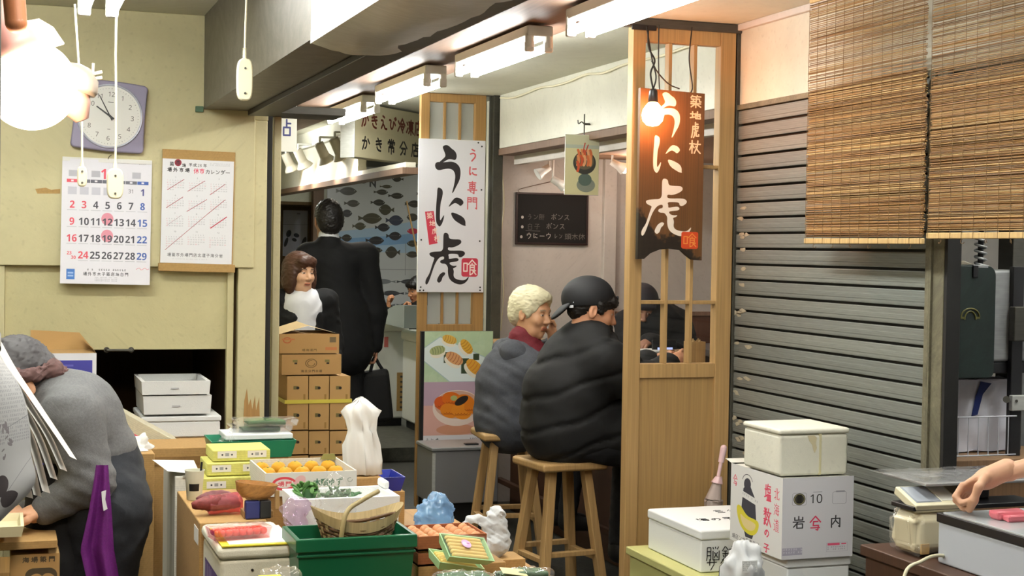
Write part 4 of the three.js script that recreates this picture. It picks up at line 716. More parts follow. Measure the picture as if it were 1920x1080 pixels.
{ // light box sign of the oyster shop
  const a = onZ(665, 245, -8.8), t = thing('oyster_shop_sign', 'cream box sign with brown and black brushed lettering down the alley', 'sign', [a.x, 2.037, -8.8], 46 * Math.PI / 180), W = 0.98, H = 0.33;
  part(t, 'case', box(0, 0, -0.09, W, H, 0, 0.004), mat('signCream', 0xcdc7ac, 0.5, { map: TX.grime }));
  part(t, 'edge_strip', box(-0.008, -0.004, -0.095, 0, H, 0.004, 0.002), M.galvanised);
  part(t, 'print', sheet(W - 0.004, H - 0.006).translate(0.002, 0.003, 0.002), print('oysterPrint', 1400, 472, '#cfc8a8', (c) => {
    glyphs(c, ['ka', 'ki', 'e', 'bi', 'cold', 'freeze', 'shop'], 96, 70, 140, 140, 160, 0, 20, '#6b2a1c'); glyphs(c, ['ka', 'ki', 'usual', 'part', 'shop'], 112, 278, 146, 132, 222, 0, 19, '#211f22');
  }, 0.5));
}
{ const z = -7.2, f = frame(524, 205, 557, 284, z), t = thing('hanging_banner', 'white cloth banner with one blue character beyond the door jamb', 'banner', [f.x, f.y, z]);
  part(t, 'cloth', box(-0.06, 0, -0.003, f.w, 2.24 - f.y, 0, 0.001), M.paper); part(t, 'print', sheet(f.w, f.h).translate(0, 0, 0.0012), print('hangPrint', 300, 700, '#d6d6d0', (c) => { glyph(c, 'hold', 20, 160, 200, 300, 30, '#3c3f74'); }, 0.7));
  part(t, 'rod', rod([-0.08, 2.24 - f.y, 0], [f.w + 0.02, 2.24 - f.y, 0], 0.006), M.railMetal); part(t, 'hanger', rod([-0.05, 2.24 - f.y, 0], [-0.05, CEIL - f.y, 0], 0.003), M.railMetal); }
// track spots on the fascia
{
  const t0 = thing('light_track', 'white lighting track along the oyster shop fascia', 'track'), za = onX(540, 300, 2.22).z, zb = -9.75;
  part(t0, 'rail', box(2.2, 2.25, za - 1, 2.238, 2.275, zb, 0.003), M.whiteEnamel);
  [[560, 'first track spotlight from the blue-lettered banner'], [584, 'second track spotlight from the blue-lettered banner'], [626, 'third track spotlight from the blue-lettered banner'], [655, 'track spotlight beside the cream box sign']].forEach(([px, d], i) => {
    const z = onX(px, 270, 2.2).z, t = thing('track_spotlight', 'white flared ' + d, 'spotlight', [2.1, 2.2, z], 0, 'spotlights on the oyster shop fascia');
    part(t, 'arm', [rod([0.1, 0.06, 0], [0.0, 0.06, 0], 0.008), rod([0.0, 0.064, 0], [0.0, 0, 0], 0.008)], M.whiteEnamel);
    const head = part(t, 'head', lathe([[0.001, 0.02], [0.034, 0.018], [0.036, -0.075], [0.04, -0.085], [0.062, -0.118], [0.064, -0.125], [0.055, -0.122], [0.03, -0.08], [0.001, -0.078]], 24), mat('spotIvory', 0xb9b4a4, 0.45)); head.rotation.set(0.25, 0, 0.5);
    part(head, 'lamp_glow', new THREE.CircleGeometry(0.045, 20).rotateX(Math.PI / 2).translate(0, -0.108, 0), M.spotGlow);
    const l = new THREE.SpotLight(0xfff4e4, 1.6, undefined, 1.3, 1); l.position.set(0.075, -0.13, 0.03); l.target.position.set(0.35, -0.6, 0.1); t.add(l, l.target); l.name = 'spot_light';
  });
}
{ // fish chart on the back wall of the oyster shop
  const z = -14.19, f = frame(610, 318, 830, 640, z), t = thing('fish_chart', 'wall chart of many dark flatfish on pale blue and white', 'poster', [f.x, f.y, z]);
  part(t, 'backing', box(0, 0, -0.008, f.w, f.h, 0, 0.001), M.paper);
  part(t, 'print', sheet(f.w, f.h).translate(0, 0, 0.002), print('fishPrint', 1100, 1610, '#c4c6cc', (c) => {
    c.fillStyle = '#a9c2de'; c.beginPath(); c.moveTo(0, 620); c.bezierCurveTo(300, 560, 700, 560, 1100, 400); c.lineTo(1100, 760); c.bezierCurveTo(700, 820, 300, 760, 0, 760); c.fill();
    c.fillStyle = '#7fa6d6'; c.beginPath(); c.moveTo(0, 690); c.bezierCurveTo(300, 620, 700, 680, 1100, 520); c.lineTo(1100, 640); c.bezierCurveTo(700, 740, 300, 720, 0, 740); c.fill();
    const s = 5, X = (x) => (x + 600 * 5.4 - 610 * 5.4) / 5.4 * s, Y = (y) => (y + 320 * 5.4 - 318 * 5.4) / 5.4 * s;
    const fish = (x, y, w, h, dir, k) => { c.save(); c.translate(X(x), Y(y)); c.scale(dir * s / 5.4, s / 5.4); c.fillStyle = k; c.beginPath(); c.moveTo(w, 0); c.bezierCurveTo(w * 0.5, -h * 1.25, -w * 0.3, -h * 1.1, -w * 0.75, -h * 0.12); c.lineTo(-w * 1.15, -h * 0.42); c.lineTo(-w * 1.1, 0); c.lineTo(-w * 1.15, h * 0.42); c.lineTo(-w * 0.75, h * 0.12); c.bezierCurveTo(-w * 0.3, h * 1.1, w * 0.5, h * 1.25, w, 0); c.fill(); c.strokeStyle = 'rgba(150,146,138,0.45)'; c.lineWidth = 3; c.beginPath(); c.moveTo(w * 0.8, 0); c.quadraticCurveTo(0, -h * 0.2, -w * 0.7, 0); c.stroke(); c.fillStyle = '#cfcfcf'; c.beginPath(); c.arc(w * 0.75, -h * 0.15, 4, 0, 7); c.fill(); c.restore(); };
    const D = ['#38342f', '#44403a', '#2d2b33', '#383c52', '#4a4638'];
    for (const [x, y, w, h, d, k] of [[255, 235, 100, 46, 1, 1], [310, 355, 75, 40, 1, 1], [250, 455, 60, 42, 1, 2], [770, 100, 55, 32, -1, 0], [655, 178, 60, 20, 1, 4], [605, 235, 70, 30, 1, 0], [760, 268, 75, 34, 1, 0], [575, 340, 70, 36, 1, 0], [655, 410, 75, 60, -1, 4], [500, 500, 115, 60, 1, 4], [750, 515, 85, 58, 1, 3], [385, 580, 65, 42, 1, 4], [625, 588, 72, 46, 1, 2], [745, 672, 75, 48, 1, 2], [550, 720, 90, 46, 1, 2], [550, 818, 75, 34, 1, 0], [725, 835, 72, 66, -1, 1], [210, 130, 60, 24, 1, 0], [410, 135, 50, 22, 1, 0], [940, 345, 80, 40, 1, 1], [940, 480, 70, 44, -1, 1], [945, 745, 70, 36, -1, 1], [945, 855, 75, 36, -1, 1], [250, 700, 60, 40, 1, 0], [130, 620, 60, 40, 1, 0], [130, 480, 60, 36, 1, 2], [1060, 620, 60, 40, 1, 0], [1040, 240, 60, 36, 1, 3]]) fish(x, y, w, h, d, D[k]);
    fish(945, 620, 70, 34, -1, '#c8304e'); c.fillStyle = '#7d7f88'; c.fillRect(0, Y(1006), 1100, 4); c.fillRect(X(862), Y(740), 4, 300);
    for (let r = 0; r < 4; r++) for (let q = 0; q < 4; q++) fish(120 + q * 260 + (r % 2) * 90, 1130 + r * 118, 110, 30, q % 2 ? 1 : -1, ['#6d727a', '#54575e', '#7b7f86', '#3e4048'][(r + q) % 4]);
    c.strokeStyle = '#35333a'; c.lineWidth = 14; c.beginPath(); c.moveTo(X(490), Y(185)); c.lineTo(X(490), Y(120)); c.lineTo(X(540), Y(180)); c.lineTo(X(540), Y(120)); c.stroke();
  }, 0.3));
}
// ---------- bamboo blinds ----------
function blind(label, z0, z1, x, yTop, yBot, split, tilt) {
  const t = thing('bamboo_blind', label, 'blind', [x, 0, 0], 0, 'bamboo blinds before the shutter'); t.rotation.x = tilt;
  const L = z1 - z0, zc = (z0 + z1) / 2, rows = [];
  for (let y = yBot + 0.02; y < yTop;) { const up = y > split; rows.push([y, up]); y += up ? rnd(0.0025, 0.0052) : rnd(0.0024, 0.0034); }
  const g = new THREE.CylinderGeometry(0.00145, 0.00145, L, 5).rotateX(Math.PI / 2), im = new THREE.InstancedMesh(g, mat('reed', 0xffffff, 0.45), rows.length * 2);
  const o = new THREE.Object3D(), k = new THREE.Color(), base = [0xa87a42, 0x956a36, 0xbb945a, 0x785428, 0xa0743c, 0xc6a56c];
  let n = 0;
  for (const [y, up] of rows) for (let h = 0; h < 2; h++) {
    if (up && h) continue;
    o.position.set(rnd(-0.003, 0.003) + h * 0.004, y + rnd(-0.001, 0.001), zc + rnd(-0.004, 0.004)); o.rotation.set(rnd(-0.003, 0.003) * (up ? 2 : 1), rnd(-0.002, 0.002), 0); const s = rnd(0.7, 1.25); o.scale.set(s, s, 1); o.updateMatrix(); im.setMatrixAt(n, o.matrix);
    k.set(base[Math.floor(rnd(0, 6))]).multiplyScalar(rnd(0.5, 0.85)); im.setColorAt(n, k); n++;
  }
  im.count = n; im.name = 'reeds'; im.userData.kind = 'stuff'; im.castShadow = im.receiveShadow = true; t.add(im);
  part(t, 'bottom_batten', box(-0.006, yBot - 0.004, z0 - 0.004, 0.006, yBot + 0.014, z1 + 0.004, 0.003), mat('battenPale', 0xd2b27a, 0.5, { map: TX.wood }));
  part(t, 'top_batten', box(-0.006, yTop, z0, 0.006, yTop + 0.014, z1, 0.003), M.battenPale);
  const ns = Math.round(L / 0.055), str = mat('blindString', 0x6e5432, 0.8);
  for (let i = 0; i <= ns; i++) {
    const z = z0 + 0.006 + (L - 0.012) * i / ns, pts = []; for (let q = 0; q <= 10; q++) pts.push([-0.0055 - rnd(0, 0.0012), yBot - 0.004 + (yTop - yBot) * q / 10, z + rnd(-0.0022, 0.0022)]);
    part(t, 'string', tube(pts, 0.0009, 30, 4), str);
    if (i % 2) part(t, 'string_loop', new THREE.TorusGeometry(0.006, 0.001, 5, 14, 4.6).rotateY(Math.PI / 2 - 0.4).rotateX(rnd(0, 6)).translate(-0.002, yBot - 0.012, z), str);
  }
  part(t, 'cord', [rod([0, yTop + 0.012, z0 + L * 0.12], [0, CEIL, z0 + L * 0.12], 0.002), rod([0, yTop + 0.012, z0 + L * 0.88], [0, CEIL, z0 + L * 0.88], 0.002)], str);
  return t;
}
const bx = 2.585;
blind('bamboo blind nearer the pale lattice door, hanging over the shutter', onX(1514, 300, bx).z, onX(1733, 300, bx).z, bx, 2.345, onX(1620, 455, bx).y, onX(1620, 150, bx).y, 0);
blind('bamboo blind over the cutting room opening, cut by the picture edge', onX(1744, 300, bx).z, -2.95, bx, 2.35, onX(1830, 445, bx).y, onX(1830, 148, bx).y, 0);
// ---------- cutting room: band saw, sacks, rack ----------
{
  const z = -3.98, at = (px, py, d = 0) => onZ(px, py, z + d), a = at(1791, 708), b = at(1866, 500), t = thing('band_saw', 'band saw with dark green guard and coil spring in the cutting room', 'machine');
  const w = b.x - a.x, h = b.y - a.y, r = 0.022, s = new THREE.Shape(); s.moveTo(0, 0); s.lineTo(w - r, 0); s.quadraticCurveTo(w, 0, w, r); s.lineTo(w, h - r * 1.6); s.quadraticCurveTo(w, h, w - r * 1.6, h); s.lineTo(0, h); s.lineTo(0, 0);
  const guardMat = mat('sawGuard', 0x1b2a28, 0.5, { map: TX.scuff });
  const guard = part(t, 'guard', new THREE.ExtrudeGeometry(s, { depth: 0.02, bevelEnabled: true, bevelSize: 0.003, bevelThickness: 0.003, bevelSegments: 2 }).translate(a.x, a.y, z - 0.02), guardMat);
  const e = at(1818, 588), arch = []; for (let i = 0; i <= 20; i++) arch.push([e.x + 0.034 * Math.cos(Math.PI * i / 20), e.y - 0.01 + 0.026 * Math.sin(Math.PI * i / 20), z + 0.0035]);
  part(guard, 'emblem', [tube(arch, 0.0028, 40, 6), tube(arch.map(([x, y, q]) => [e.x + (x - e.x) * 0.62, y - 0.009, q]), 0.0028, 40, 6), box(e.x - 0.036, e.y - 0.016, z, e.x - 0.018, e.y - 0.01, z + 0.005, 0), box(e.x + 0.018, e.y - 0.016, z, e.x + 0.036, e.y - 0.01, z + 0.005, 0)], mat('emblemGold', 0x5e5a2a, 0.5), 'arched yellowish maker emblem');
  part(guard, 'hinge', box(at(1822, 520).x, at(1822, 520).y, z, at(1832, 500).x, at(1832, 500).y + 0.004, z + 0.008, 0.001), M.blackPlastic);
  const c = at(1930, 680), d = at(1866, 506);
  part(t, 'housing', box(d.x + 0.002, c.y, z - 0.22, c.x + 0.06, d.y, z - 0.025, 0.012), M.stainless, 'stainless housing');
  part(t, 'lower_housing', box(a.x, at(1866, 690).y - 0.02, z - 0.2, c.x + 0.06, c.y, z - 0.03, 0.004), M.blackPlastic);
  const s0 = at(1838, 500, -0.03), s1 = at(1838, 448, -0.03), coil = []; for (let i = 0; i <= 120; i++) { const q = i / 120; coil.push([s0.x + 0.017 * Math.cos(q * 6.283 * 6), s0.y + (s1.y - s0.y + 0.03) * q, s0.z + 0.017 * Math.sin(q * 6.283 * 6)]); }
  part(t, 'spring', tube(coil, 0.0038, 240, 7), M.stainless, 'steel coil spring'); part(t, 'spring_core', rod([s0.x, s0.y - 0.01, s0.z], [s0.x, s1.y + 0.12, s0.z], 0.009), M.blackPlastic);
  part(t, 'spring_seat', box(at(1824, 500).x, s0.y - 0.004, z - 0.06, at(1852, 500).x, s0.y + 0.006, z + 0.004, 0.002), M.stainless);
  const p0 = at(1904, 500), p1 = at(1916, 860), bl = part(t, 'blade_post', box(p0.x, p1.y, z - 0.03, p1.x, p0.y, z - 0.008, 0.003), M.blackPlastic);
  part(t, 'upper_arm', box(at(1900, 560).x, at(1900, 640).y, z - 0.02, at(1950, 560).x, at(1900, 575).y, z + 0.01, 0.004), M.railMetal);
  const br = part(t, 'bracket', box(at(1893, 770).x, at(1893, 770).y, z - 0.006, at(1950, 740).x, at(1893, 741).y, z + 0.012, 0.003), M.galvanised, 'small steel bracket with roller');
  part(br, 'roller', rod(at(1887, 749, 0.0), at(1887, 749, 0.02), 0.011, 0.011, 18), M.railMetal); part(br, 'bolt', rod(at(1906, 752, 0.012), at(1906, 752, 0.018), 0.005, 0.005, 6), M.railMetal);
  part(t, 'table', box(a.x - 0.04, at(1830, 858).y - 0.03, z - 0.35, c.x + 0.15, at(1830, 858).y, z + 0.05, 0.003), mat('sawTable', 0x9a7a5c, 0.6, { map: TX.wood }));
  part(t, 'stand', box(a.x, 0, z - 0.3, c.x + 0.1, at(1830, 858).y - 0.03, z + 0.02, 0.004), mat('sawStand', 0x8a6a4c, 0.6, { map: TX.wood }));
  part(t, 'column', box(c.x + 0.02, at(1830, 858).y, z - 0.2, c.x + 0.07, d.y + 0.25, z - 0.12, 0.004), M.railMetal);
  part(t, 'dust_cover', crumple(new THREE.SphereGeometry(0.1, 24, 14, 0, 6.283, 0, 1.4).scale(1, 0.35, 0.9), 0.01, 12, 3).translate(at(1835, 502).x + 0.02, d.y - 0.012, z - 0.12), mat('coverCloth', 0xb9b2a4, 0.8), 'crumpled cloth on top');
}
{ const z = -4.06, a = onZ(1792, 850, z), b = onZ(1908, 712, z), t = thing('printed_sack', 'white sack with blue print below the band saw guard', 'sack', [a.x, a.y + 0.0, z]);
  const w = b.x - a.x, h = b.y - a.y, g = new THREE.BoxGeometry(w, h, 0.08, 14, 14, 3).translate(w / 2, h / 2 + 0.001, -0.06);
  part(t, 'sack', metric(crumple(g, 0.006, 14, 5)), mat('sackWhite', 0xd9dae6, 0.7));
  const n = [[0.42, 0.98], [0.6, 0.95], [0.46, 0.8], [0.38, 0.52], [0.28, 0.5], [0.34, 0.76]].map(([u, v]) => [u * w, v * h]);
  part(t, 'blue_print', plate(n, 0.001).translate(0, 0, -0.012), mat('sackBlue', 0x1c2c6a, 0.6)); }
{ const z = -3.9, a = onZ(1792, 852, z), b = onZ(1906, 780, z), t = thing('wire_rack', 'thin white wire rack in front of the white sack', 'rack'); const wm = mat('wireWhite', 0xc6c8d2, 0.4);
  for (let i = 0; i < 6; i++) { const x = a.x + (b.x - a.x) * (i + 0.2) / 6; part(t, 'upright_wire', rod([x, a.y - 0.008, z], [x, b.y, z], 0.0016, 0.0016, 6), wm); }
  part(t, 'top_wire', rod([a.x, b.y, z], [b.x, b.y, z], 0.0022, 0.0022, 6), wm); part(t, 'bottom_wire', rod([a.x, a.y - 0.006, z], [b.x, a.y - 0.006, z], 0.0022, 0.0022, 6), wm); }
// ---------- sales counter at the near right ----------
const cw = onY(1612, 1020, 0.75);
{
  const t = thing('sales_counter', 'dark brown wooden sales counter beside the shutter', 'counter', [cw.x, 0, cw.z]);
  part(t, 'counter_top', box(0, 0.722, 0, 0.55, 0.75, 1.9, 0.004), M.darkWood); part(t, 'front_board', box(0.012, 0.04, 0.01, 0.03, 0.722, 1.88, 0.002), M.darkWood); part(t, 'end_board', box(0.03, 0.04, 0.01, 0.54, 0.722, 0.028, 0.002), M.darkWood); part(t, 'inner_shelf', box(0.03, 0, 0.03, 0.54, 0.04, 1.88, 0.002), M.darkWood);
}
const c1 = onY(1757, 1054, 0.751), caseTop = onX(1762, 962, c1.x).y;
{
  const t = thing('display_case', 'grey chilled display case with black edge and glass top on the counter', 'display case', [c1.x, 0.7505, c1.z]), H = caseTop - 0.7505;
  part(t, 'body', box(0, 0, 0, 0.36, H - 0.02, 0.95, 0.006), mat('caseGrey', 0xb3b9c2, 0.5)); part(t, 'black_edge', [box(-0.003, H - 0.022, -0.003, 0.012, H, 0.953, 0.002), box(0.012, H - 0.022, -0.003, 0.363, H, 0.012, 0.002)], M.blackPlastic);
  part(t, 'glass_top', box(0.0, H, 0.02, 0.36, H + 0.005, 0.95, 0.001), mat('caseGlass', 0xdfe4e6, 0.06, { physical: true, transmission: 0.5, thickness: 0 })); part(t, 'inner_tray', box(0.02, H - 0.02, 0.02, 0.35, H - 0.004, 0.94, 0.002), M.whiteEnamel);
}
const bun = onY(1668, 1032, 0.75);
{ // wrapped bundle carrying the scale
  const w = 0.145, d = 0.11, h = 0.105, g = new RoundedBoxGeometry(w, h, d, 8, 0.03);
  const t = thing('wrapped_bundle', 'cream bundle wrapped in clear plastic and tape under the scale', 'bundle', [bun.x + 0.075, 0.756, bun.z + 0.05]);
  part(t, 'bundle', crumple(g, 0.006, 22, 1).translate(0, h / 2, 0), mat('bundleCream', 0xd8cfae, 0.5)); part(t, 'plastic_wrap', crumple(new RoundedBoxGeometry(w + 0.012, h + 0.004, d + 0.012, 10, 0.03), 0.01, 34, 7).translate(0, h / 2 + 0.002, 0), M.clearFilm);
  for (const x of [-0.045, 0.03]) part(t, 'tape', box(x - 0.012, 0.004, d / 2, x + 0.012, 0.03, d / 2 + 0.006, 0.001), mat('tapeTan', 0xc7a56c, 0.4));
}
{ // scale
  const y0 = 0.7505 + 0.115, t = thing('weighing_scale', 'cream digital weighing scale with steel platform by the grey display case', 'scale', [bun.x + 0.075, y0, bun.z + 0.05]);
  const s = plate([[0, 0], [0.11, 0], [0.11, 0.03], [0.09, 0.052], [0.0, 0.02]], 0.16, 0.003).rotateY(-Math.PI / 2).translate(0.08, 0, -0.055);
  const head = part(t, 'display_head', box(-0.07, 0, -0.05, 0.07, 0.022, 0.05, 0.004), M.ivoryPlastic); head.rotation.set(0.35, 0, 0.0); head.position.y = 0.012;
  part(head, 'lcd', box(-0.056, 0.022, -0.04, 0.01, 0.0235, 0.032, 0.0), mat('lcdGrey', 0xa3aab4, 0.3)); part(head, 'keypad', box(0.016, 0.022, -0.04, 0.062, 0.0232, 0.032, 0.0), M.whitePlastic); part(head, 'bezel', box(-0.06, 0.0218, -0.044, 0.013, 0.0226, 0.036, 0), mat('bezelGrey', 0x8e959e, 0.4));
  part(t, 'base', box(-0.075, 0, -0.05, 0.3, 0.012, 0.05, 0.003), M.blackPlastic);
  part(t, 'platform', box(-0.03, 0.058, -0.16, 0.29, 0.066, 0.035, 0.003), M.stainless); part(t, 'platform_post', box(0.1, 0.012, -0.08, 0.2, 0.058, -0.02, 0.003), M.blackPlastic);
  part(t, 'platform_cover', crumple(new THREE.BoxGeometry(0.36, 0.004, 0.22, 16, 1, 10), 0.003, 20, 2).translate(0.13, 0.07, -0.06), M.clearFilm);
}
{ const a = onY(1712, 1062, 0.752), t = solo('power_cable', 'white power cable looping over the counter edge', 'cable', tube([[a.x + 0.14, 0.757, a.z - 0.02], [a.x + 0.07, 0.775, a.z], [a.x + 0.01, 0.768, a.z + 0.02], [a.x - 0.05, 0.74, a.z + 0.04], [a.x - 0.06, 0.6, a.z + 0.06]], 0.0045, 40, 8), M.ivoryPlastic); }
for (const [px, py, s] of [[1893, 905, 0.018], [1908, 918, 0.014], [1884, 948, 0.011]]) { const p = onX(px, py, c1.x + 0.1); const m = solo('fish_pack', s > 0.016 ? 'large pink piece of tuna in clear wrap on the display case' : s > 0.012 ? 'mid-size pink piece of tuna on the display case' : 'smallest pink piece of tuna at the case edge', 'fish', crumple(new RoundedBoxGeometry(s * 5, s * 1.1, s * 2.4, 5, s * 0.4), 0.004, 30, px), M.tuna ?? mat('tuna', 0xd6707c, 0.3), 'pieces of tuna on the case'); m.position.set(p.x, caseTop + 0.006 + s * 0.56, p.z); }
// ---------- boxes piled before the shutter ----------
const zc = -4.05, kx0 = onZ(1467, 950, zc).x, kx1 = onZ(1600, 950, zc).x, ky0 = onZ(1467, 1050, zc).y, ky1 = onZ(1467, 897, zc).y, kzb = onX(1370, 930, kx0).z;
const frontPrint = print('herringFront', 870, 1000, '#d6d6dc', (c) => {
  c.strokeStyle = '#9a9aa4'; c.lineWidth = 5; for (const x of [120, 330, 610]) { c.beginPath(); c.roundRect(x, 190, 170, 150, 24); if (x !== 330) c.stroke(); }
  c.fillStyle = '#35322c'; c.beginPath(); c.arc(205, 265, 72, 0, 7); c.fill(); c.strokeStyle = '#8b8560'; c.lineWidth = 10; c.beginPath(); c.arc(205, 265, 60, 0, 7); c.stroke(); c.fillStyle = '#16140f'; c.fillRect(178, 210, 54, 104);
  c.fillStyle = '#1d1c20'; c.font = '150px sans-serif'; c.fillText('10', 325, 320); c.fillStyle = '#9a9aa4'; c.fillRect(370, 180, 110, 8); c.fillRect(650, 178, 110, 18);
  glyph(c, 'rock', 126, 470, 150, 160, 15, '#2a292e'); glyph(c, 'give', 330, 480, 150, 190, 16, '#d63a5e'); glyph(c, 'inside', 580, 480, 150, 160, 15, '#2a292e');
  c.fillStyle = '#a9a6b8'; c.fillRect(10, 860, 240, 90); smallPrint(c, 20, 868, 220, 74, 2, '#d8d6de'); c.fillStyle = '#e2557a'; c.fillRect(560, 826, 150, 28); c.fillRect(730, 832, 60, 14); c.strokeStyle = '#b0aebc'; c.lineWidth = 3; c.strokeRect(546, 822, 260, 108); smallPrint(c, 560, 866, 220, 56, 2, '#8e8c98');
}, 0.6), sidePrint = print('herringSide', 900, 900, '#dcdcda', (c) => {
  glyph(c, 'give', 40, 120, 80, 140, 10, '#d6506a');
  c.fillStyle = '#3a3a44'; c.beginPath(); c.ellipse(300, 190, 60, 70, 0.3, 0, 7); c.fill(); c.beginPath(); c.moveTo(230, 250); c.lineTo(330, 170); c.lineTo(440, 330); c.lineTo(470, 620); c.lineTo(400, 800); c.lineTo(280, 800); c.lineTo(190, 560); c.closePath(); c.fill();
  c.strokeStyle = '#3a3a44'; c.lineWidth = 8; c.beginPath(); c.arc(300, 170, 90, 3.4, 6); c.stroke(); c.fillStyle = '#dcdcda'; c.save(); c.translate(200, 280); c.rotate(0.18); c.fillRect(-10, 0, 330, 70); smallPrint(c, 20, 14, 260, 40, 1, '#a0a0a4'); c.restore();
  poly(c, [[110, 470], [180, 450], [300, 560], [430, 560], [520, 580], [500, 690], [420, 760], [300, 760], [190, 700], [130, 590]], '#d8cc3c'); poly(c, [[170, 540], [260, 590], [400, 600], [470, 620], [430, 700], [310, 720], [210, 660]], '#e2cf96');
  glyph(c, 'salt', 600, 110, 110, 200, 16, '#d6405e'); glyph(c, 'count', 590, 380, 130, 210, 15, '#d6405e'); glyph(c, 'no', 600, 610, 100, 110, 14, '#d6405e'); glyph(c, 'child', 600, 780, 100, 110, 13, '#d6405e'); glyphs(c, ['north', 'sea', 'road'], 760, 120, 90, 150, 0, 175, 8, '#d6405e');
  glyphs(c, ['place', 'shop', 'N', 'SA', 'build', 'market', 'outer', 'rock'], 40, 810, 56, 60, 62, 0, 5, '#55545a');
}, 0.6);
{
  const t = thing('herring_roe_carton', 'white printed carton numbered 10 with black bird-like figure and red lettering', 'carton', [kx0, ky0, zc]), w = kx1 - kx0, h = ky1 - ky0, d = zc - kzb, m = 0.004;
  part(t, 'front_panel', sheet(w, h), frontPrint); part(t, 'side_panel', sheet(d, h).rotateY(-Math.PI / 2).translate(0, 0, -d), sidePrint);
  t.children[1].geometry = sheet(d, h).rotateY(-Math.PI / 2).translate(0, 0, -d);
  part(t, 'carton_body', [box(m, 0, -d + m, w, h - 0.004, -0.0015, 0)], M.whiteCard);
  part(t, 'open_flap', quad(V(w, h, -d), V(0, h, -d), V(-0.012, h + 0.012, -d - 0.02), V(w + 0.01, h + 0.01, -d - 0.02)), M.whiteCard);
}
{ // foam box on the carton
  const z = zc - 0.025, x0 = onZ(1461, 860, z).x, x1 = onZ(1591, 860, z).x, y1 = onZ(1461, 818, z).y, zb = onX(1393, 850, x0).z, t = thing('foam_box', 'old yellowed white foam box standing in the numbered carton', 'foam box', [x0, ky1 + 0.0005, z]), w = x1 - x0, d = z - zb, h = y1 - ky1 + 0.004;
  part(t, 'body', box(0, 0, -d, w, h * 0.99, 0, 0.012), M.styroOld); part(t, 'tape', box(w * 0.57, 0.002, -d - 0.001, w * 0.6, h * 0.992, 0.0012, 0), mat('tapeOld', 0xcfc9a2, 0.4)); part(t, 'lid', box(-0.003, h * 0.99, -d - 0.003, w + 0.003, h * 0.99 + 0.018, 0.003, 0.008), M.styroOld);
  const stain = mat('stain', 0xcdc3a0, 0.9); part(t, 'stain', plate([[0.098, 0.104], [0.12, 0.106], [0.13, 0.098], [0.127, 0.08], [0.131, 0.066], [0.124, 0.05], [0.119, 0.058], [0.114, 0.076], [0.104, 0.088]].map(([x, y]) => [x, y + h - 0.11]), 0.0008).translate(0, 0, 0.0002), stain, 'brownish water stain');
}
{ // props below the carton
  const t = thing('foam_box', 'plain white foam box carrying the numbered carton', 'foam box', [kx0 + 0.03, 0.28, zc - 0.015]), h = ky0 - 0.281; part(t, 'body', box(0, 0, -0.3, kx1 - kx0 - 0.03, h - 0.03, 0, 0.006), M.styro); part(t, 'lid', box(-0.004, h - 0.03, -0.304, kx1 - kx0 - 0.026, h, 0.004, 0.006), M.styro);
  const u = thing('produce_carton', 'brown carton at the bottom of the shutter pile', 'carton', [kx0, 0.002, zc - 0.01]); part(u, 'carton_body', box(0, 0, -0.34, kx1 - kx0, 0.277, 0, 0.003), M.cardboard); part(u, 'tape', box((kx1 - kx0) / 2 - 0.025, 0.05, 0, (kx1 - kx0) / 2 + 0.025, 0.2775, 0.001, 0), M.tapeTan);
}
{ // low wide foam box with marker writing
  const T = 0.56, a = onY(1207, 954, T), b = onY(1324, 994, T), x0 = (a.x + b.x) / 2, z0 = a.z, z1 = b.z, h = 0.145, W = 0.38, t = thing('foam_box', 'long white foam box with handwritten black characters on end and lid', 'foam box', [x0, T - h, z1]), d = z1 - z0;
  part(t, 'body', box(0, 0, -d, W, h - 0.035, 0, 0.006), M.styro); part(t, 'lid', box(-0.004, h - 0.035, -d - 0.004, W + 0.004, h, 0.004, 0.008), M.styro);
  const ink = mat('markerInk', 0x26262a, 0.8), L = (keys, s, put) => keys.forEach((k, i) => { for (const st of GLYPH[k]) { const P = []; for (let j = 0; j < st.length; j += 2) P.push(put((st[j] + i * 112) * s, st[j + 1] * s)); const G = []; for (let j = 0; j + 1 < P.length; j++) G.push(bar(P[j], P[j + 1], 0.0032, 0.0012)); part(t, 'marker_stroke', G, ink); } });
  L(['brain', 'pot'], 0.00052, (x, y) => V(-0.012 + 0.03 + x, h * 0.62 - y, 0.0046)); L(['SA', 'KU'], 0.00045, (x, y) => V(0.02 + x, h * 0.34 - y, 0.0006));
  L(['sea', 'no', 'child', 'tree'], 0.0005, (x, y) => V(0.07 + x * 0.9, h + 0.0004, -0.2 + y)); L(['white', 'part'], 0.0005, (x, y) => V(0.2 + x, h + 0.0004, -0.34 + y));
  const yb = thing('lidded_crate', 'yellow-green lidded crate under the handwritten foam box', 'crate', [x0 - 0.05, 0, z1 + 0.03]), ym = mat('limeBox', 0xb9b878, 0.6); part(yb, 'body', box(0, 0.002, -d - 0.08, W + 0.03, T - h - 0.03, 0.02, 0.006), ym); part(yb, 'lid', box(-0.012, T - h - 0.03, -d - 0.09, W + 0.04, T - h - 0.001, 0.03, 0.005), ym);
}
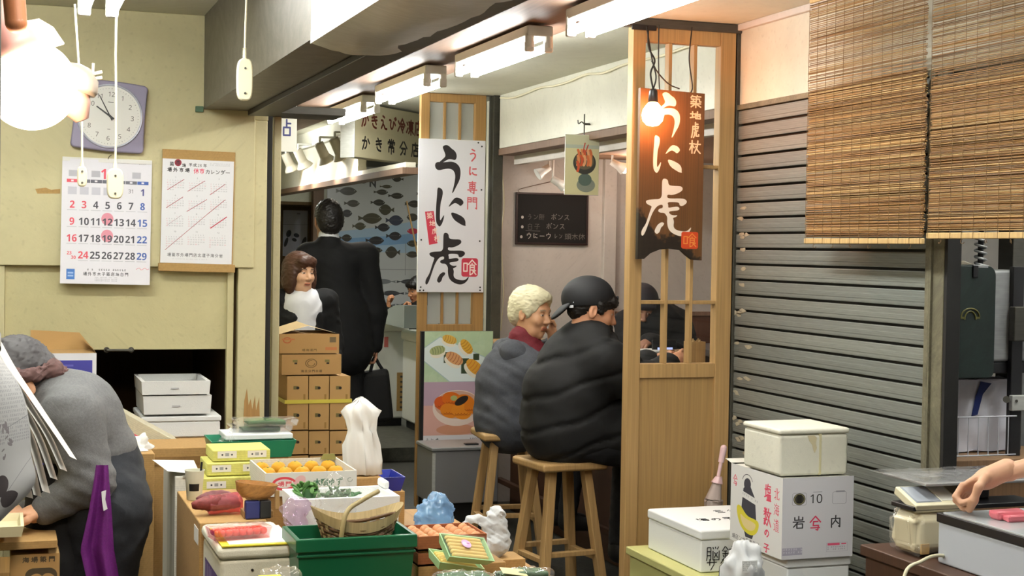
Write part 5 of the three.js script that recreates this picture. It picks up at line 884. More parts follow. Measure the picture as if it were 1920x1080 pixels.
{ // crumpled bags at the foot of the carton
  const p = onZ(1392, 1060, -3.93), t = thing('paper_bag', 'crumpled white paper bag before the carton corner', 'bag', [p.x, p.y - 0.14, p.z]); part(t, 'bag', crumple(new THREE.SphereGeometry(0.085, 28, 18).scale(0.75, 1.25, 0.6), 0.016, 16, 3).translate(0, 0.1, 0), mat('bagGrey', 0xcfd2d4, 0.6)); part(t, 'label', sheet(0.05, 0.035).translate(-0.03, 0.13, 0.055), print('bagLabel', 200, 140, '#dfe2e2', (c) => smallPrint(c, 14, 14, 170, 110, 5, '#8d9296')));
  const q = onZ(1360, 1085, -3.9), u = thing('produce_carton', 'small brown carton under the crumpled paper bag', 'carton', [q.x, 0, q.z - 0.04]); part(u, 'carton_body', box(-0.11, 0.002, -0.06, 0.1, p.y - 0.165, 0.09, 0.003), M.cardboard); part(u, 'flap', quad(V(-0.11, p.y - 0.166, 0.09), V(0.1, p.y - 0.166, 0.09), V(0.1, p.y - 0.18, 0.13), V(-0.11, p.y - 0.14, 0.14)), M.cardboard);
}
{ // folded umbrella leaning by the shutter
  const z = -5.08, a = onZ(1357, 840, z), b = onZ(1345, 903, z), t = thing('umbrella', 'folded pale pink umbrella leaning between lattice door and shutter', 'umbrella'), dir = b.clone().sub(a).normalize(), at = (k) => a.clone().addScaledVector(dir, k), pk = mat('pinkHandle', 0xdcbcc0, 0.35), cl = mat('greyCloth', 0xa89a94, 0.7), low = at(0.2), foot = V(low.x - 0.02, 0.01, low.z + 0.0);
  part(t, 'handle', [rod(at(0), at(0.055), 0.0125, 0.0115), new THREE.SphereGeometry(0.0125, 14, 10).translate(...a.toArray())], pk); part(t, 'shaft', rod(at(0.05), at(0.145), 0.007), pk); part(t, 'canopy', crumple(merge([rod(at(0.13), at(0.2), 0.014, 0.034, 16), rod(low, foot, 0.036, 0.012, 16)]), 0.006, 30, 4), cl); part(t, 'frill', crumple(rod(at(0.11), at(0.135), 0.012, 0.022, 14), 0.004, 60, 2), pk);
}
// ---------- stools and the counter of the eatery ----------
function stool(label, x, z, turn, top, spread = 0.15, inset = 0.075) {
  const t = thing('wooden_stool', label, 'stool', [x, 0, z], turn, 'wooden counter stools');
  part(t, 'seat', box(-0.15, top - 0.035, -0.15, 0.15, top, 0.15, 0.012), M.hinoki);
  const C = [[-1, -1], [1, -1], [1, 1], [-1, 1]], lo = (c, y) => { const k = inset + (spread - inset) * (1 - y / top); return V(c[0] * k, y, c[1] * k); };
  for (const c of C) part(t, 'leg', bar(lo(c, 0.002), lo(c, top - 0.03), 0.042, 0.036, V(1, 0, 0)), M.hinoki);
  for (let i = 0; i < 4; i++) { const y = i % 2 ? 0.235 : 0.26; part(t, 'rung', bar(lo(C[i], y), lo(C[(i + 1) % 4], y), 0.03, 0.02, V(0, 1, 0)), M.hinoki); }
  return t;
}
stool('wooden stool under the diner in the black padded coat', 2.2, -5.78, 0.12, 0.635);
stool('wooden stool under the white-haired diner in grey', 2.27, -6.66, -0.1, 0.645);
{
  const t = thing('bar_counter', 'pale wooden counter inside the eatery front', 'counter', [0, 0, 0]); part(t, 'counter_top', box(2.6, 0.955, -8.12, 3.02, 0.985, -5.3, 0.005), M.hinoki); part(t, 'front_panel', box(2.78, 0, -8.1, 2.81, 0.955, -5.32, 0.002), M.darkWood); part(t, 'foot_rail', box(2.7, 0.16, -8.1, 2.73, 0.19, -5.32, 0.004), M.darkWood);
  const bc = thing('back_counter', 'dark work counter along the eatery back', 'counter'); part(bc, 'work_top', box(3.85, 0.9, -8.3, 4.39, 0.94, -5.4, 0.004), M.stainless); part(bc, 'cabinet', box(3.9, 0, -8.3, 4.39, 0.9, -5.4, 0.003), M.darkWood);
}
{ const z = -7.16, c = onZ(1247, 668, z), y0 = onZ(1190, 662, -7.2).y - 0.029, t = thing('tablet_stand', 'dark tablet with glowing blue-white screen behind the lattice panes', 'tablet', [c.x, y0, z]); const W = 0.14, H = Math.max(0.1, c.y - y0 + 0.06);
  part(t, 'stand', box(-0.05, 0, -0.05, 0.05, Math.max(0.012, H - 0.07), -0.016, 0.004), M.blackPlastic); const s = part(t, 'case', box(-W / 2, H - 0.1, -0.014, W / 2, H, 0, 0.005), M.blackPlastic); s.rotation.x = -0.1; part(s, 'screen', sheet(W * 0.62, 0.035).translate(-W * 0.3, H - 0.075, 0.001), mat('screenGlow', 0x9fb4ff, 0.3, { emissive: new THREE.Color(0.5, 0.6, 1), emissiveIntensity: 1.1 })); }
{ const z = -5.55, a = onZ(1288, 682, z), b = onZ(1312, 640, z), t = thing('chopstick_box', 'pale wooden box of chopsticks on the counter behind the lattice panes', 'box', [(a.x + b.x) / 2 + 0.005, 0.986, z]); const w = 0.07, h = b.y - 0.986; part(t, 'holder', tray(w, h, 0.06, 0.006, 0), M.hinoki); for (let i = 0; i < 8; i++) { const c = part(t, 'chopstick', rod([rnd(-0.024, 0.024), 0.01, rnd(-0.02, 0.02)], [rnd(-0.026, 0.026), h + rnd(0.0, 0.012), rnd(-0.022, 0.022)], 0.003, 0.0035, 6), M.hinokiPanel); } }
{ const z = -7.2, c = onZ(1190, 662, z), t = thing('sink_ledge', 'pale folded cloth on the ledge before the cook', 'cloth', [c.x, c.y + 0.004, z]); part(t, 'cloth', crumple(new RoundedBoxGeometry(0.3, 0.03, 0.14, 6, 0.012), 0.008, 18, 2), M.paper);
  const u = thing('glass_rack', 'dark rack of cups under the folded cloth', 'rack', [c.x, 0.0, z]); part(u, 'rack', box(-0.17, 0.0, -0.09, 0.25, c.y - 0.03, 0.09, 0.006), mat('rackBrown', 0x5b4038, 0.6)); for (let i = 0; i < 2; i++) part(u, 'cup', lathe([[0.001, 0], [0.022, 0], [0.026, 0.05], [0.024, 0.05], [0.02, 0.004], [0.001, 0.004]], 16).translate(0.185 + i * 0.042, c.y - 0.029, 0.03), mat('cupTan', 0xcaa27c, 0.4)); }
// spotlights in the eatery
[[1020, 318, 0.9, 'unlit small spotlight on the eatery ceiling', 0, -0.35], [1052, 340, -0.9, 'lit small spotlight above the blackboard', 1, 0.6], [1163, 308, -1.2, 'lit small spotlight beside the pale lattice door', 1, 0.6]].forEach(([px, py, tilt, label, lit, dx]) => {
  const c = onZ(px, py, ZF + 0.25), t = thing('ceiling_spotlight', label, 'spotlight', c, 0, 'spotlights in the eatery');
  part(t, 'arm', rod([dx > 0 ? -0.05 : 0.03, 0.0, 0], [dx > 0 ? -0.05 : 0.03, 2.049 - c.y, 0], 0.006), M.whiteEnamel);
  const h = part(t, 'head', lathe([[0.001, 0.04], [0.02, 0.038], [0.024, -0.01], [0.036, -0.045], [0.034, -0.045], [0.001, -0.04]], 20).rotateZ(lit ? 1.1 : -1.0).translate(dx > 0 ? -0.02 : 0, -0.005, 0), M.whiteEnamel);
  if (lit) { part(h, 'lamp_glow', new THREE.SphereGeometry(0.026, 18, 12).translate(0.022, -0.026, 0.008), M.spotGlow, 'glowing lamp'); const l = new THREE.PointLight(0xffe6d4, 0.42); l.position.set(0.05, -0.04, 0.03); l.shadow.radius = 1.5; l.name = 'spot_light'; t.add(l); }
});
// ---------- chest freezers of the oyster shop ----------
function freezer(label, x0, x1, z0, z1, h, y = 0.1) {
  const t = thing('chest_freezer', label, 'freezer', [x0, y, z1], 0, 'chest freezers'), w = x1 - x0, d = z1 - z0;
  part(t, 'cabinet', box(0, 0.06, -d, w, h - 0.16, 0, 0.02), M.whiteEnamel); part(t, 'rim', box(-0.015, h - 0.16, -d - 0.01, w + 0.015, h - 0.08, 0.012, 0.025), M.whitePlastic); part(t, 'plinth', box(0.03, 0, -d + 0.03, w - 0.03, 0.06, -0.03, 0.003), M.blackPlastic);
  const pts = []; for (let i = 0; i <= 12; i++) { const q = i / 12; pts.push([-d * q, h - 0.08 + 0.16 * Math.sin(q * Math.PI * 0.55)]); } pts.push([-d, h - 0.085]);
  part(t, 'glass_lid', plate(pts, w * 0.96).rotateY(-Math.PI / 2).rotateY(Math.PI).scale(1, 1, 1).translate(w * 0.02, 0, 0), mat('lidGlass', 0xc9d2cf, 0.12, { physical: true, transmission: 0.35, thickness: 0 }));
  const gr = part(t, 'vent_grille', box(w * 0.7, 0.12, 0, w * 0.9, 0.42, 0.004, 0.001), M.kraft); for (let i = 0; i < 7; i++) part(gr, 'slot', box(w * 0.8, 0.14 + i * 0.04, 0.004, w * 0.89, 0.155 + i * 0.04, 0.006, 0), M.railMetal);
  part(t, 'badge', box(w * 0.3, h - 0.28, 0, w * 0.42, h - 0.2, 0.003, 0), mat('badgeRed', 0xc86a66, 0.5)); return t;
}
freezer('white chest freezer with curved glass lid beside the man in the suit', onZ(702, 700, -11.3).x, onZ(764, 700, -11.3).x, -12.2, -11.32, 0.9);
freezer('second white chest freezer partly behind the menu board', onZ(766, 700, -10.9).x + 0.05, onZ(860, 700, -10.9).x, -11.28, -10.5, 0.84);
{ const z = -14.855, a = onZ(530, 480, z), b = onZ(577, 395, z), t = thing('notice_sheet', 'white printed notices in the dark recess behind the man', 'notice', [a.x, a.y, z]); part(t, 'sheet', box(0, 0, -0.004, b.x - a.x, b.y - a.y, 0, 0.001), M.paper); part(t, 'print', sheet(b.x - a.x, b.y - a.y).translate(0, 0, 0.002), print('noticePrint', 300, 560, '#c6c8da', (c) => { c.fillStyle = '#3a3a44'; for (const [x, y, w, h] of [[40, 240, 60, 90], [130, 280, 70, 50], [20, 330, 40, 120], [230, 320, 50, 150], [110, 340, 60, 40]]) { c.beginPath(); c.ellipse(x + w / 2, y + h / 2, w / 2, h / 2, 0.3, 0, 7); c.fill(); } c.fillStyle = '#8f91a8'; c.fillRect(0, 170, 300, 5); c.fillRect(170, 30, 40, 20); }, 0.6)); }
{ const z = -13.5, a = onZ(764, 326, z), b = onZ(784, 398, z); solo('wooden_pole', 'thin pale wooden pole slanting before the fish chart', 'pole', rod([a.x - 0.004, 1.93, z], [b.x + 0.3, 0.11, z], 0.008), M.hinoki); }
// ---------- white trays in the cupboard ----------
function foamTray(name, label, px0, px1, pyT, pyB, z, depth, group) {
  const a = onZ(px0, pyB, z), b = onZ(px1, pyT, z), t = thing(name, label, 'foam box', [(a.x + b.x) / 2, a.y, z - depth / 2], 0, group);
  part(t, 'shell', tray(b.x - a.x, b.y - a.y, depth, 0.014, 0.004), M.styro); part(t, 'stamp', sheet(0.03, 0.006).translate(-0.02, (b.y - a.y) * 0.4, depth / 2 + 0.0008), mat('stampGrey', 0xb9bbc0, 0.8)); return t;
}
{ const z = -5.74, y0 = onZ(350, 820, z).y, a = onZ(302, 800, z), b = onZ(413, 779, z), t = thing('foam_box', 'big white foam box at the bottom of the pile in the dark cupboard', 'foam box', [0, y0, z], 0, 'white boxes in the cupboard'); part(t, 'body', box(a.x - 0.07, 0, -0.36, b.x, b.y - y0 - 0.02, 0, 0.006), M.styro); part(t, 'lid', box(a.x - 0.074, b.y - y0 - 0.02, -0.364, b.x + 0.004, b.y - y0, 0.004, 0.005), M.styro);
  foamTray('foam_tray', 'lower of two white open trays in the dark cupboard', 268, 397, 741, 778, z + 0.01, 0.34, 'white boxes in the cupboard'); foamTray('foam_tray', 'topmost white open tray in the dark cupboard', 265, 395, 714, 741, z + 0.02, 0.34, 'white boxes in the cupboard');
  const s = thing('storage_chest', 'plain chest under the white cupboard boxes', 'chest', [0, 0, z]); part(s, 'chest_body', box(0.16, 0.002, -0.05, b.x + 0.08, y0 - 0.001, 0.05, 0.004), M.cardboardDark); }
// ---------- leaning carton, boxes against the wall ----------
function carton(name, label, px0, px1, pyT, pyB, z, depth, m, group, base) {
  const a = onZ(px0, pyB, z), b = onZ(px1, pyT, z), y0 = base ?? a.y, t = thing(name, label, 'carton', [(a.x + b.x) / 2, y0, z], 0, group), w = b.x - a.x, h = b.y - y0;
  part(t, 'carton_body', box(-w / 2, 0, -depth, w / 2, h, 0, 0.003), m); t.userData.dim = [w, h, depth]; return t;
}
const dims = (t) => { const d = t.userData.dim; delete t.userData.dim; return d; };
{ const t = carton('fruit_carton', 'white and blue printed carton with open brown flap against the wall', 58, 181, 662, 800, -5.45, 0.2, M.cardboard, undefined, 0.36), [w, h, d] = dims(t);
  part(t, 'print', sheet(w, h).translate(-w / 2, 0, 0.001), print('bluePrint', 700, 1500, '#d8d8de', (c) => { c.fillStyle = '#3b3a92'; c.fillRect(0, 50, 655, 1420); c.fillStyle = '#5d5cb0'; c.fillRect(120, 80, 330, 14); c.fillRect(180, 112, 320, 12); c.fillStyle = '#b8c83c'; c.font = 'bold 260px serif'; c.fillText('C', 440, 330); }));
  part(t, 'open_flap', quad(V(-w / 2, h, -d), V(w / 2, h, -d), V(w * 0.28, h + 0.06, -d - 0.02), V(-w / 2, h + 0.07, -d - 0.02)), M.cardboard); part(t, 'side_flap', quad(V(w / 2, h, 0), V(w / 2, h, -d), V(w * 0.3, h + 0.05, -d), V(w * 0.46, h + 0.012, -0.05)), M.cardboardDark);
  const u = thing('low_shelf', 'plain low shelf carrying cartons along the cream wall', 'shelf', [0, 0, -5.45]); part(u, 'shelf_board', box(-0.6, 0.32, -0.22, 0.98, 0.359, 0.05, 0.003), M.oldWood); for (const x of [-0.58, 0.93]) part(u, 'leg', box(x, 0, -0.2, x + 0.04, 0.32, 0.03, 0.003), M.oldWood); }
{ // carton with a red stripe, leaning
  const z = -5.2, a = onZ(208, 760, z), b = onZ(340, 832, z), dir = b.clone().sub(a), L = dir.length(), ang = Math.atan2(dir.y, dir.x), t = thing('striped_carton', 'white carton with a red stripe leaning beside the vendor', 'carton', a); t.rotation.z = ang;
  part(t, 'carton_body', box(-0.05, -0.16, -0.2, L, 0, 0, 0.004), mat('creamCard', 0xcfc9b2, 0.7, { map: TX.card })); part(t, 'red_stripe', box(-0.05, -0.064, 0, L + 0.001, -0.046, 0.0012, 0), mat('stripeRed', 0xd84a66, 0.6)); for (const x of [0.06, 0.09, 0.15]) part(t, 'print_mark', box(L - x - 0.03, -0.1, 0, L - x - 0.02, -0.092, 0.001, 0), M.blackPlastic);
  const c = carton('produce_carton', 'wide brown carton behind the tall white carton', 232, 402, 838, 1000, -4.95, 0.24, M.cardboard, undefined, 0.002), [w, h, d] = dims(c); part(c, 'inner_flap', box(-w / 2 + 0.02, h - 0.055, 0, w / 2 - 0.01, h - 0.028, 0.003, 0), M.cardboardDark);
  const e = carton('produce_carton', 'brown carton heaped with white paper beside the vendor', 226, 290, 850, 1000, -4.62, 0.2, M.cardboard, undefined, 0.002), [ew, eh] = dims(e); part(e, 'round_sticker', new THREE.CircleGeometry(0.016, 24).translate(-ew / 2 + 0.018, eh - 0.07, 0.0012), M.paper); part(e, 'purple_print', sheet(0.045, 0.05).translate(-ew / 2 + 0.01, eh - 0.2, 0.0012), print('purplePrint', 100, 110, '#6a4050', (c2) => { c2.fillStyle = '#a08086'; for (let i = 0; i < 5; i++) c2.fillRect(8 + i * 19, 6, 9, 98); }));
  const f = onZ(250, 842, -4.72), w2 = thing('packing_paper', 'crumpled white packing paper in the brown carton', 'paper', [f.x, e.position.y + eh, f.z]); part(w2, 'paper_wad', crumple(new THREE.SphereGeometry(0.06, 22, 14, 0, 6.283, 0, 1.57).scale(0.85, 0.7, 1), 0.014, 24, 8).translate(0, 0.001, 0), M.paper);
}
// ---------- the stall: supports under the goods ----------
{ const t = thing('stall_table', 'low trestle table under the stall goods', 'table', [0, 0, 0]); part(t, 'table_top', box(0.645, 0.585, -4.9, 1.42, 0.61, -3.2, 0.004), M.oldWood); for (const [x, z] of [[0.66, -4.88], [1.34, -4.88], [0.66, -3.3], [1.34, -3.3]]) part(t, 'leg', box(x, 0, z, x + 0.05, 0.585, z + 0.05, 0.003), M.oldWood); }
const TOP = 0.611;
{ const t = carton('display_carton', 'brown carton carrying the sweet potatoes and cup', 373, 500, 975, 1080, -3.735, 0.5, M.cardboard, undefined, 0.002), [w, h] = dims(t); var DECK = 0.002 + h; part(t, 'tape', box(-w / 2 - 0.001, h - 0.06, -0.1, -w / 2, h - 0.02, -0.02, 0), M.paper, 'white paper tag'); }
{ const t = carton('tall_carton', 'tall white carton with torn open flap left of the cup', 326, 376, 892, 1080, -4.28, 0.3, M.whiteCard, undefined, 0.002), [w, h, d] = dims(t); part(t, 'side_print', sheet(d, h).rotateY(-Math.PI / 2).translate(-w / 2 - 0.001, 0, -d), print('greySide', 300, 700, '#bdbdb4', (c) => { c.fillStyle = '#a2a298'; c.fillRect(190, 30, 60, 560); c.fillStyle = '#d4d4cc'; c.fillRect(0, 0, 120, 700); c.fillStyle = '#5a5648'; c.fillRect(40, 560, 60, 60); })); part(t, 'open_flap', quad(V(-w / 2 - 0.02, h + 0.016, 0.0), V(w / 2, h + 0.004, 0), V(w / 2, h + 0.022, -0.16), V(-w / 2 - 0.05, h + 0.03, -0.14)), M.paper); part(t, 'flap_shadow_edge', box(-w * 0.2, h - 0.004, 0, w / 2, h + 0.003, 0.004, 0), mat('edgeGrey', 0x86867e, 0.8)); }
{ const p = onZ(364, 956, -4.08), t = thing('paper_cup', 'white paper cup with a black wedge mark beside sweet potatoes', 'cup', [p.x, DECK + 0.001, p.z]); part(t, 'cup', lathe([[0.001, 0.001], [0.02, 0], [0.026, 0.078], [0.0275, 0.08], [0.025, 0.08], [0.019, 0.004], [0.001, 0.004]], 28), mat('cupWhite', 0xd3d3c0, 0.6)); const s = new THREE.CylinderGeometry(0.0238, 0.0222, 0.02, 16, 1, true, -0.75, 1.2).translate(0, 0.035, 0); part(t, 'black_mark', s, M.blackPlastic); part(t, 'spoon_handle', rod([0.012, 0.02, 0], [0.02, 0.1, -0.006], 0.003), M.blackPlastic);
}
function spud(label, p, len, r, m, turn, bend) { const g = tube([[-len / 2, 0, 0], [-len / 4, bend, 0.005], [len / 5, bend * 0.7, 0], [len / 2, -bend * 0.4, 0]], r, 20, 12), q = g.attributes.position, n = 21, k = 13; for (let i = 0; i < n; i++) { const s = Math.sqrt(Math.max(0.02, Math.sin(Math.PI * (0.04 + 0.92 * i / 20)))); let c = V(0, 0, 0); for (let j = 0; j < 12; j++) c.add(V(q.getX(i * k + j), q.getY(i * k + j), q.getZ(i * k + j))); c.multiplyScalar(1 / 12); for (let j = 0; j < k; j++) { const v = V(q.getX(i * k + j), q.getY(i * k + j), q.getZ(i * k + j)).sub(c).multiplyScalar(s).add(c); q.setXYZ(i * k + j, v.x, v.y, v.z); } } g.computeVertexNormals(); const t = thing('sweet_potato', label, 'sweet potato', p, turn, 'sweet potatoes'); part(t, 'root', crumple(g, 0.0025, 40, len * 9), m); return t; }
mat('spudPurple', 0x7d3f48, 0.6, { map: TX.scuff }); mat('spudRed', 0x8c3a3c, 0.6, { map: TX.scuff });
{ const y = DECK; spud('dark purple sweet potato lying behind the other on the carton', [onZ(408, 945, -3.94).x, y + 0.021, -3.94], 0.11, 0.019, M.spudPurple, 0.05, 0.006); const t = spud('reddish sweet potato in a clear sleeve before the purple one', [onZ(405, 968, -3.84).x, DECK + 0.026, -3.84], 0.125, 0.02, M.spudRed, 0.12, 0.005); part(t, 'clear_sleeve', crumple(new THREE.CylinderGeometry(0.024, 0.024, 0.085, 16, 6).rotateZ(Math.PI / 2).translate(0.022, 0.002, 0), 0.004, 40, 2), mat('pinkFilm', 0xf0a0aa, 0.12, { physical: true, transmission: 0.75, thickness: 0 })); }
// cooler with lid, tomato tray on top
{ const z = -3.42, a = onZ(412, 1085, z), b = onZ(553, 1020, z), zb = z - 0.3, t = thing('cooler_box', 'cream foam cooler with purple print on its end', 'foam box', [a.x, TOP, z]), under = thing('produce_carton', 'carton under the cream foam cooler', 'carton', [a.x, 0, z]), w = b.x - a.x, d = z - zb, h = b.y - TOP; part(under, 'carton_body', box(0, 0.002, -d, Math.min(w, 0.62 - a.x), TOP - 0.001, 0, 0.003), M.cardboardDark); part(t, 'body', box(0, 0, -d, w, h - 0.03, 0, 0.01), M.styroOld); part(t, 'lid', box(-0.005, h - 0.03, -d - 0.005, w + 0.005, h, 0.005, 0.012), M.styroOld);
  part(t, 'side_print', sheet(d * 0.78, h * 0.62).rotateY(-Math.PI / 2).translate(-0.0012, h * 0.02, -d * 0.84), print('violetPrint', 300, 260, '#54407a', (c) => { c.fillStyle = '#a8485e'; glyph(c, 'sea', 150, 60, 110, 130, 18, '#a04870'); c.strokeStyle = '#a9a0c0'; c.lineWidth = 10; for (let i = 0; i < 4; i++) { c.beginPath(); c.moveTo(20 + i * 40, 20); c.lineTo(50 + i * 30, 240); c.stroke(); } }));
  part(t, 'front_print', sheet(0.06, 0.014).translate(w * 0.42, h - 0.1, 0.001), print('coolerMark', 240, 60, '#dcdccb', (c) => glyphs(c, ['sea', 'ground', 'market', 'rock'], 4, 4, 48, 50, 58, 0, 5, '#5b6a8a'))); part(t, 'plug', rod([w * 0.43, h - 0.055, 0], [w * 0.43, h - 0.055, 0.002], 0.003), M.blackPlastic);
  const y = TOP + h, c = thing('price_board', 'yellow-edged white card sheets lying on the cooler lid', 'card', [a.x, y + 0.0005, z]); part(c, 'yellow_card', box(0.004, 0, -d * 0.75, w * 1.0, 0.003, 0.003, 0), mat('cardYellow', 0xe0cf3c, 0.6)); part(c, 'white_sheet', box(0.022, 0.003, -d * 0.72, w * 1.0, 0.0045, -0.008, 0), M.paper);
  const T = thing('tomato_pack', 'clear tray of red cherry tomatoes on the cooler', 'fruit pack', [a.x + 0.055, y + 0.0055, z - 0.085], 0.16), L = 0.142, D = 0.075, film = mat('redFilm', 0xffeeee, 0.05, { physical: true, transmission: 0.96, thickness: 0 });
  part(T, 'pack', tray(L, 0.026, D, 0.002, 0.006), film); part(T, 'film_lid', crumple(new THREE.PlaneGeometry(L, D, 16, 10).rotateX(-Math.PI / 2).translate(0, 0.029, 0), 0.002, 40, 3), M.clearFilm); const red = mat('tomatoRed', 0xcf3a2c, 0.3), tg = new THREE.SphereGeometry(0.0088, 14, 10).scale(1.05, 1, 1); for (let i = 0; i < 7; i++) for (let j = 0; j < 4; j++) { const m = part(T, 'cherry_tomato', tg, red); m.position.set(-L / 2 + 0.018 + i * 0.0168 + (j % 2) * 0.005, 0.013 + (j % 2) * 0.003, -D / 2 + 0.016 + j * 0.0145); }
}
// stacked yellow boxes
{ const lab = print('yellowLabel', 200, 70, '#e2dfd8', (c) => { c.fillStyle = '#44444a'; c.beginPath(); c.arc(50, 36, 10, 0, 7); c.fill(); c.beginPath(); c.arc(150, 36, 10, 0, 7); c.fill(); c.fillStyle = '#9a9a9a'; c.fillRect(80, 20, 40, 30); });
  [[378, 492, 893, 925, -4.3, 'bottom'], [388, 500, 866, 893, -4.32, 'middle'], [399, 507, 842, 866, -4.34, 'top']].forEach(([p0, p1, y0, y1, z, w0]) => { const t = carton('yellow_box', w0 + ' yellow cardboard box of the stack of three behind sweet potatoes', p0, p1, y0, y1, z, 0.16, M.yellowBox, 'stacked yellow boxes'), [w, h] = dims(t); for (const x of [-w * 0.42, w * 0.1]) part(t, 'label', sheet(0.055, 0.02).translate(x, h * 0.3, 0.0012), lab); });
  const y = onZ(420, 925, -4.3).y, a = onZ(380, 925, -4.3), b = onZ(492, 925, -4.3), t = thing('produce_carton', 'carton under the stack of yellow boxes', 'carton', [0, 0.002, -4.29]); part(t, 'carton_body', box(a.x, 0, -0.2, Math.min(b.x, 0.625), y - 0.0026, 0, 0.003), M.kraft); }
// yuzu carton
const yuzuSkin = mat('yuzuSkin', 0xe3a81c, 0.45, { ...bump(TX.beads, 0.0008) });
function yuzu(label, p, r, group) { const t = thing('yuzu', label, 'fruit', p, rnd(0, 6), group); part(t, 'fruit', crumple(new THREE.SphereGeometry(r, 20, 14).scale(1, 0.82, 1), 0.0012, 60, p[0] * 30), yuzuSkin); part(t, 'stem_scar', new THREE.SphereGeometry(r * 0.16, 8, 6).scale(1, 0.4, 1).translate(0, r * 0.8, 0), M.greenPlastic); return t; }
{ const z = -4.05, a = onZ(497, 932, z), b = onZ(669, 882, z), zb = onX(468, 870, a.x).z, w = b.x - a.x, h = b.y - a.y, d = z - zb, t = thing('yuzu_carton', 'white open carton of yellow yuzu with red oval and green lettering', 'carton', [(a.x + b.x) / 2, a.y, z - d / 2]);
  part(t, 'carton_shell', tray(w, h, d, 0.004), M.whiteCard); part(t, 'front_print', sheet(w, h).translate(-w / 2, 0, d / 2 + 0.001), print('yuzuPrint', 860, 260, '#d3d6d2', (c) => { c.strokeStyle = '#d0404e'; c.lineWidth = 26; c.beginPath(); c.ellipse(175, 120, 100, 62, 0, 0.5, 6.0); c.stroke(); c.fillStyle = '#e7dada'; c.fillRect(110, 92, 150, 62); glyphs(c, ['place', 'gate'], 116, 96, 60, 54, 70, 0, 8, '#d0606a'); c.fillStyle = 'rgba(226,120,130,0.4)'; c.beginPath(); c.ellipse(320, 100, 50, 70, 0.5, 0, 7); c.fill(); glyphs(c, ['tree', 'head', 'yu', 'zu'], 450, 76, 66, 84, 70, 0, 11, '#3a6a50'); c.fillStyle = '#3a6a50'; c.fillRect(420, 206, 60, 16); c.fillRect(680, 206, 70, 16); c.strokeStyle = '#9aa49c'; c.lineWidth = 8; c.beginPath(); c.arc(795, 100, 22, 0, 5); c.stroke(); }));
  part(t, 'corner_flap', plate([[w / 2 - 0.05, h - 0.004], [w / 2, h - 0.006], [w / 2 - 0.008, h + 0.012], [w / 2 - 0.04, h + 0.012]], 0.002).translate(0, 0, -d / 2 + 0.01), mat('flapOlive', 0x8c8a50, 0.8));
  const liner = thing('packing_board', 'flat board inside the yuzu carton', 'board', [(a.x + b.x) / 2, a.y + 0.005, z - d / 2]); part(liner, 'board', box(-w / 2 + 0.008, 0, -d / 2 + 0.008, w / 2 - 0.008, h - 0.045, d / 2 - 0.008, 0.002), M.kraft);
  let n = 0; for (let i = 0; i < 5; i++) for (let j = 0; j < 3; j++) yuzu(['front', 'middle', 'rear'][2 - j] + ' row yuzu number ' + ['one', 'two', 'three', 'four', 'five'][i] + ' from the red oval in its carton', [a.x + 0.03 + i * (w - 0.06) / 4, a.y + h - 0.022, z - d + 0.03 + j * (d - 0.06) / 2], 0.022, 'yuzu in the carton');
  const s = thing('produce_carton', 'carton under the yuzu carton', 'carton', [0, TOP, z]); part(s, 'carton_body', box(a.x + 0.005, 0, -d, b.x - 0.005, a.y - TOP - 0.0006, -0.005, 0.003), M.cardboardDark); }
{ // blue tray of yuzu behind
  const z = -4.5, a = onZ(664, 924, z), b = onZ(754, 894, z), w = b.x - a.x + 0.02, h = b.y - a.y, t = thing('blue_tray', 'blue plastic tray behind the open foam box', 'tray', [(a.x + b.x) / 2, a.y, z - 0.08]); part(t, 'tray_shell', tray(w, h, 0.17, 0.004, 0.012), M.bluePlastic); [[672, 882], [690, 878], [707, 880], [684, 890], [700, 889]].forEach(([x, y], i) => yuzu(['yuzu nearest the tall white bag', 'second yuzu', 'third yuzu', 'front yuzu', 'yuzu by the tray rim'][i] + ' heaped on the blue tray', [onZ(x, y, z - 0.05).x, a.y + 0.025 + (i < 3 ? 0.016 : 0), z - 0.06 - (i < 3 ? 0.05 : 0)], 0.02, 'yuzu on the blue tray'));
  const s = thing('produce_carton', 'carton under the blue tray', 'carton', [(a.x + b.x) / 2, TOP, z - 0.08]); part(s, 'carton_body', box(-w / 2, 0, -0.08, w / 2, Math.max(0.02, a.y - TOP - 0.0006), 0.08, 0.003), M.cardboard); }
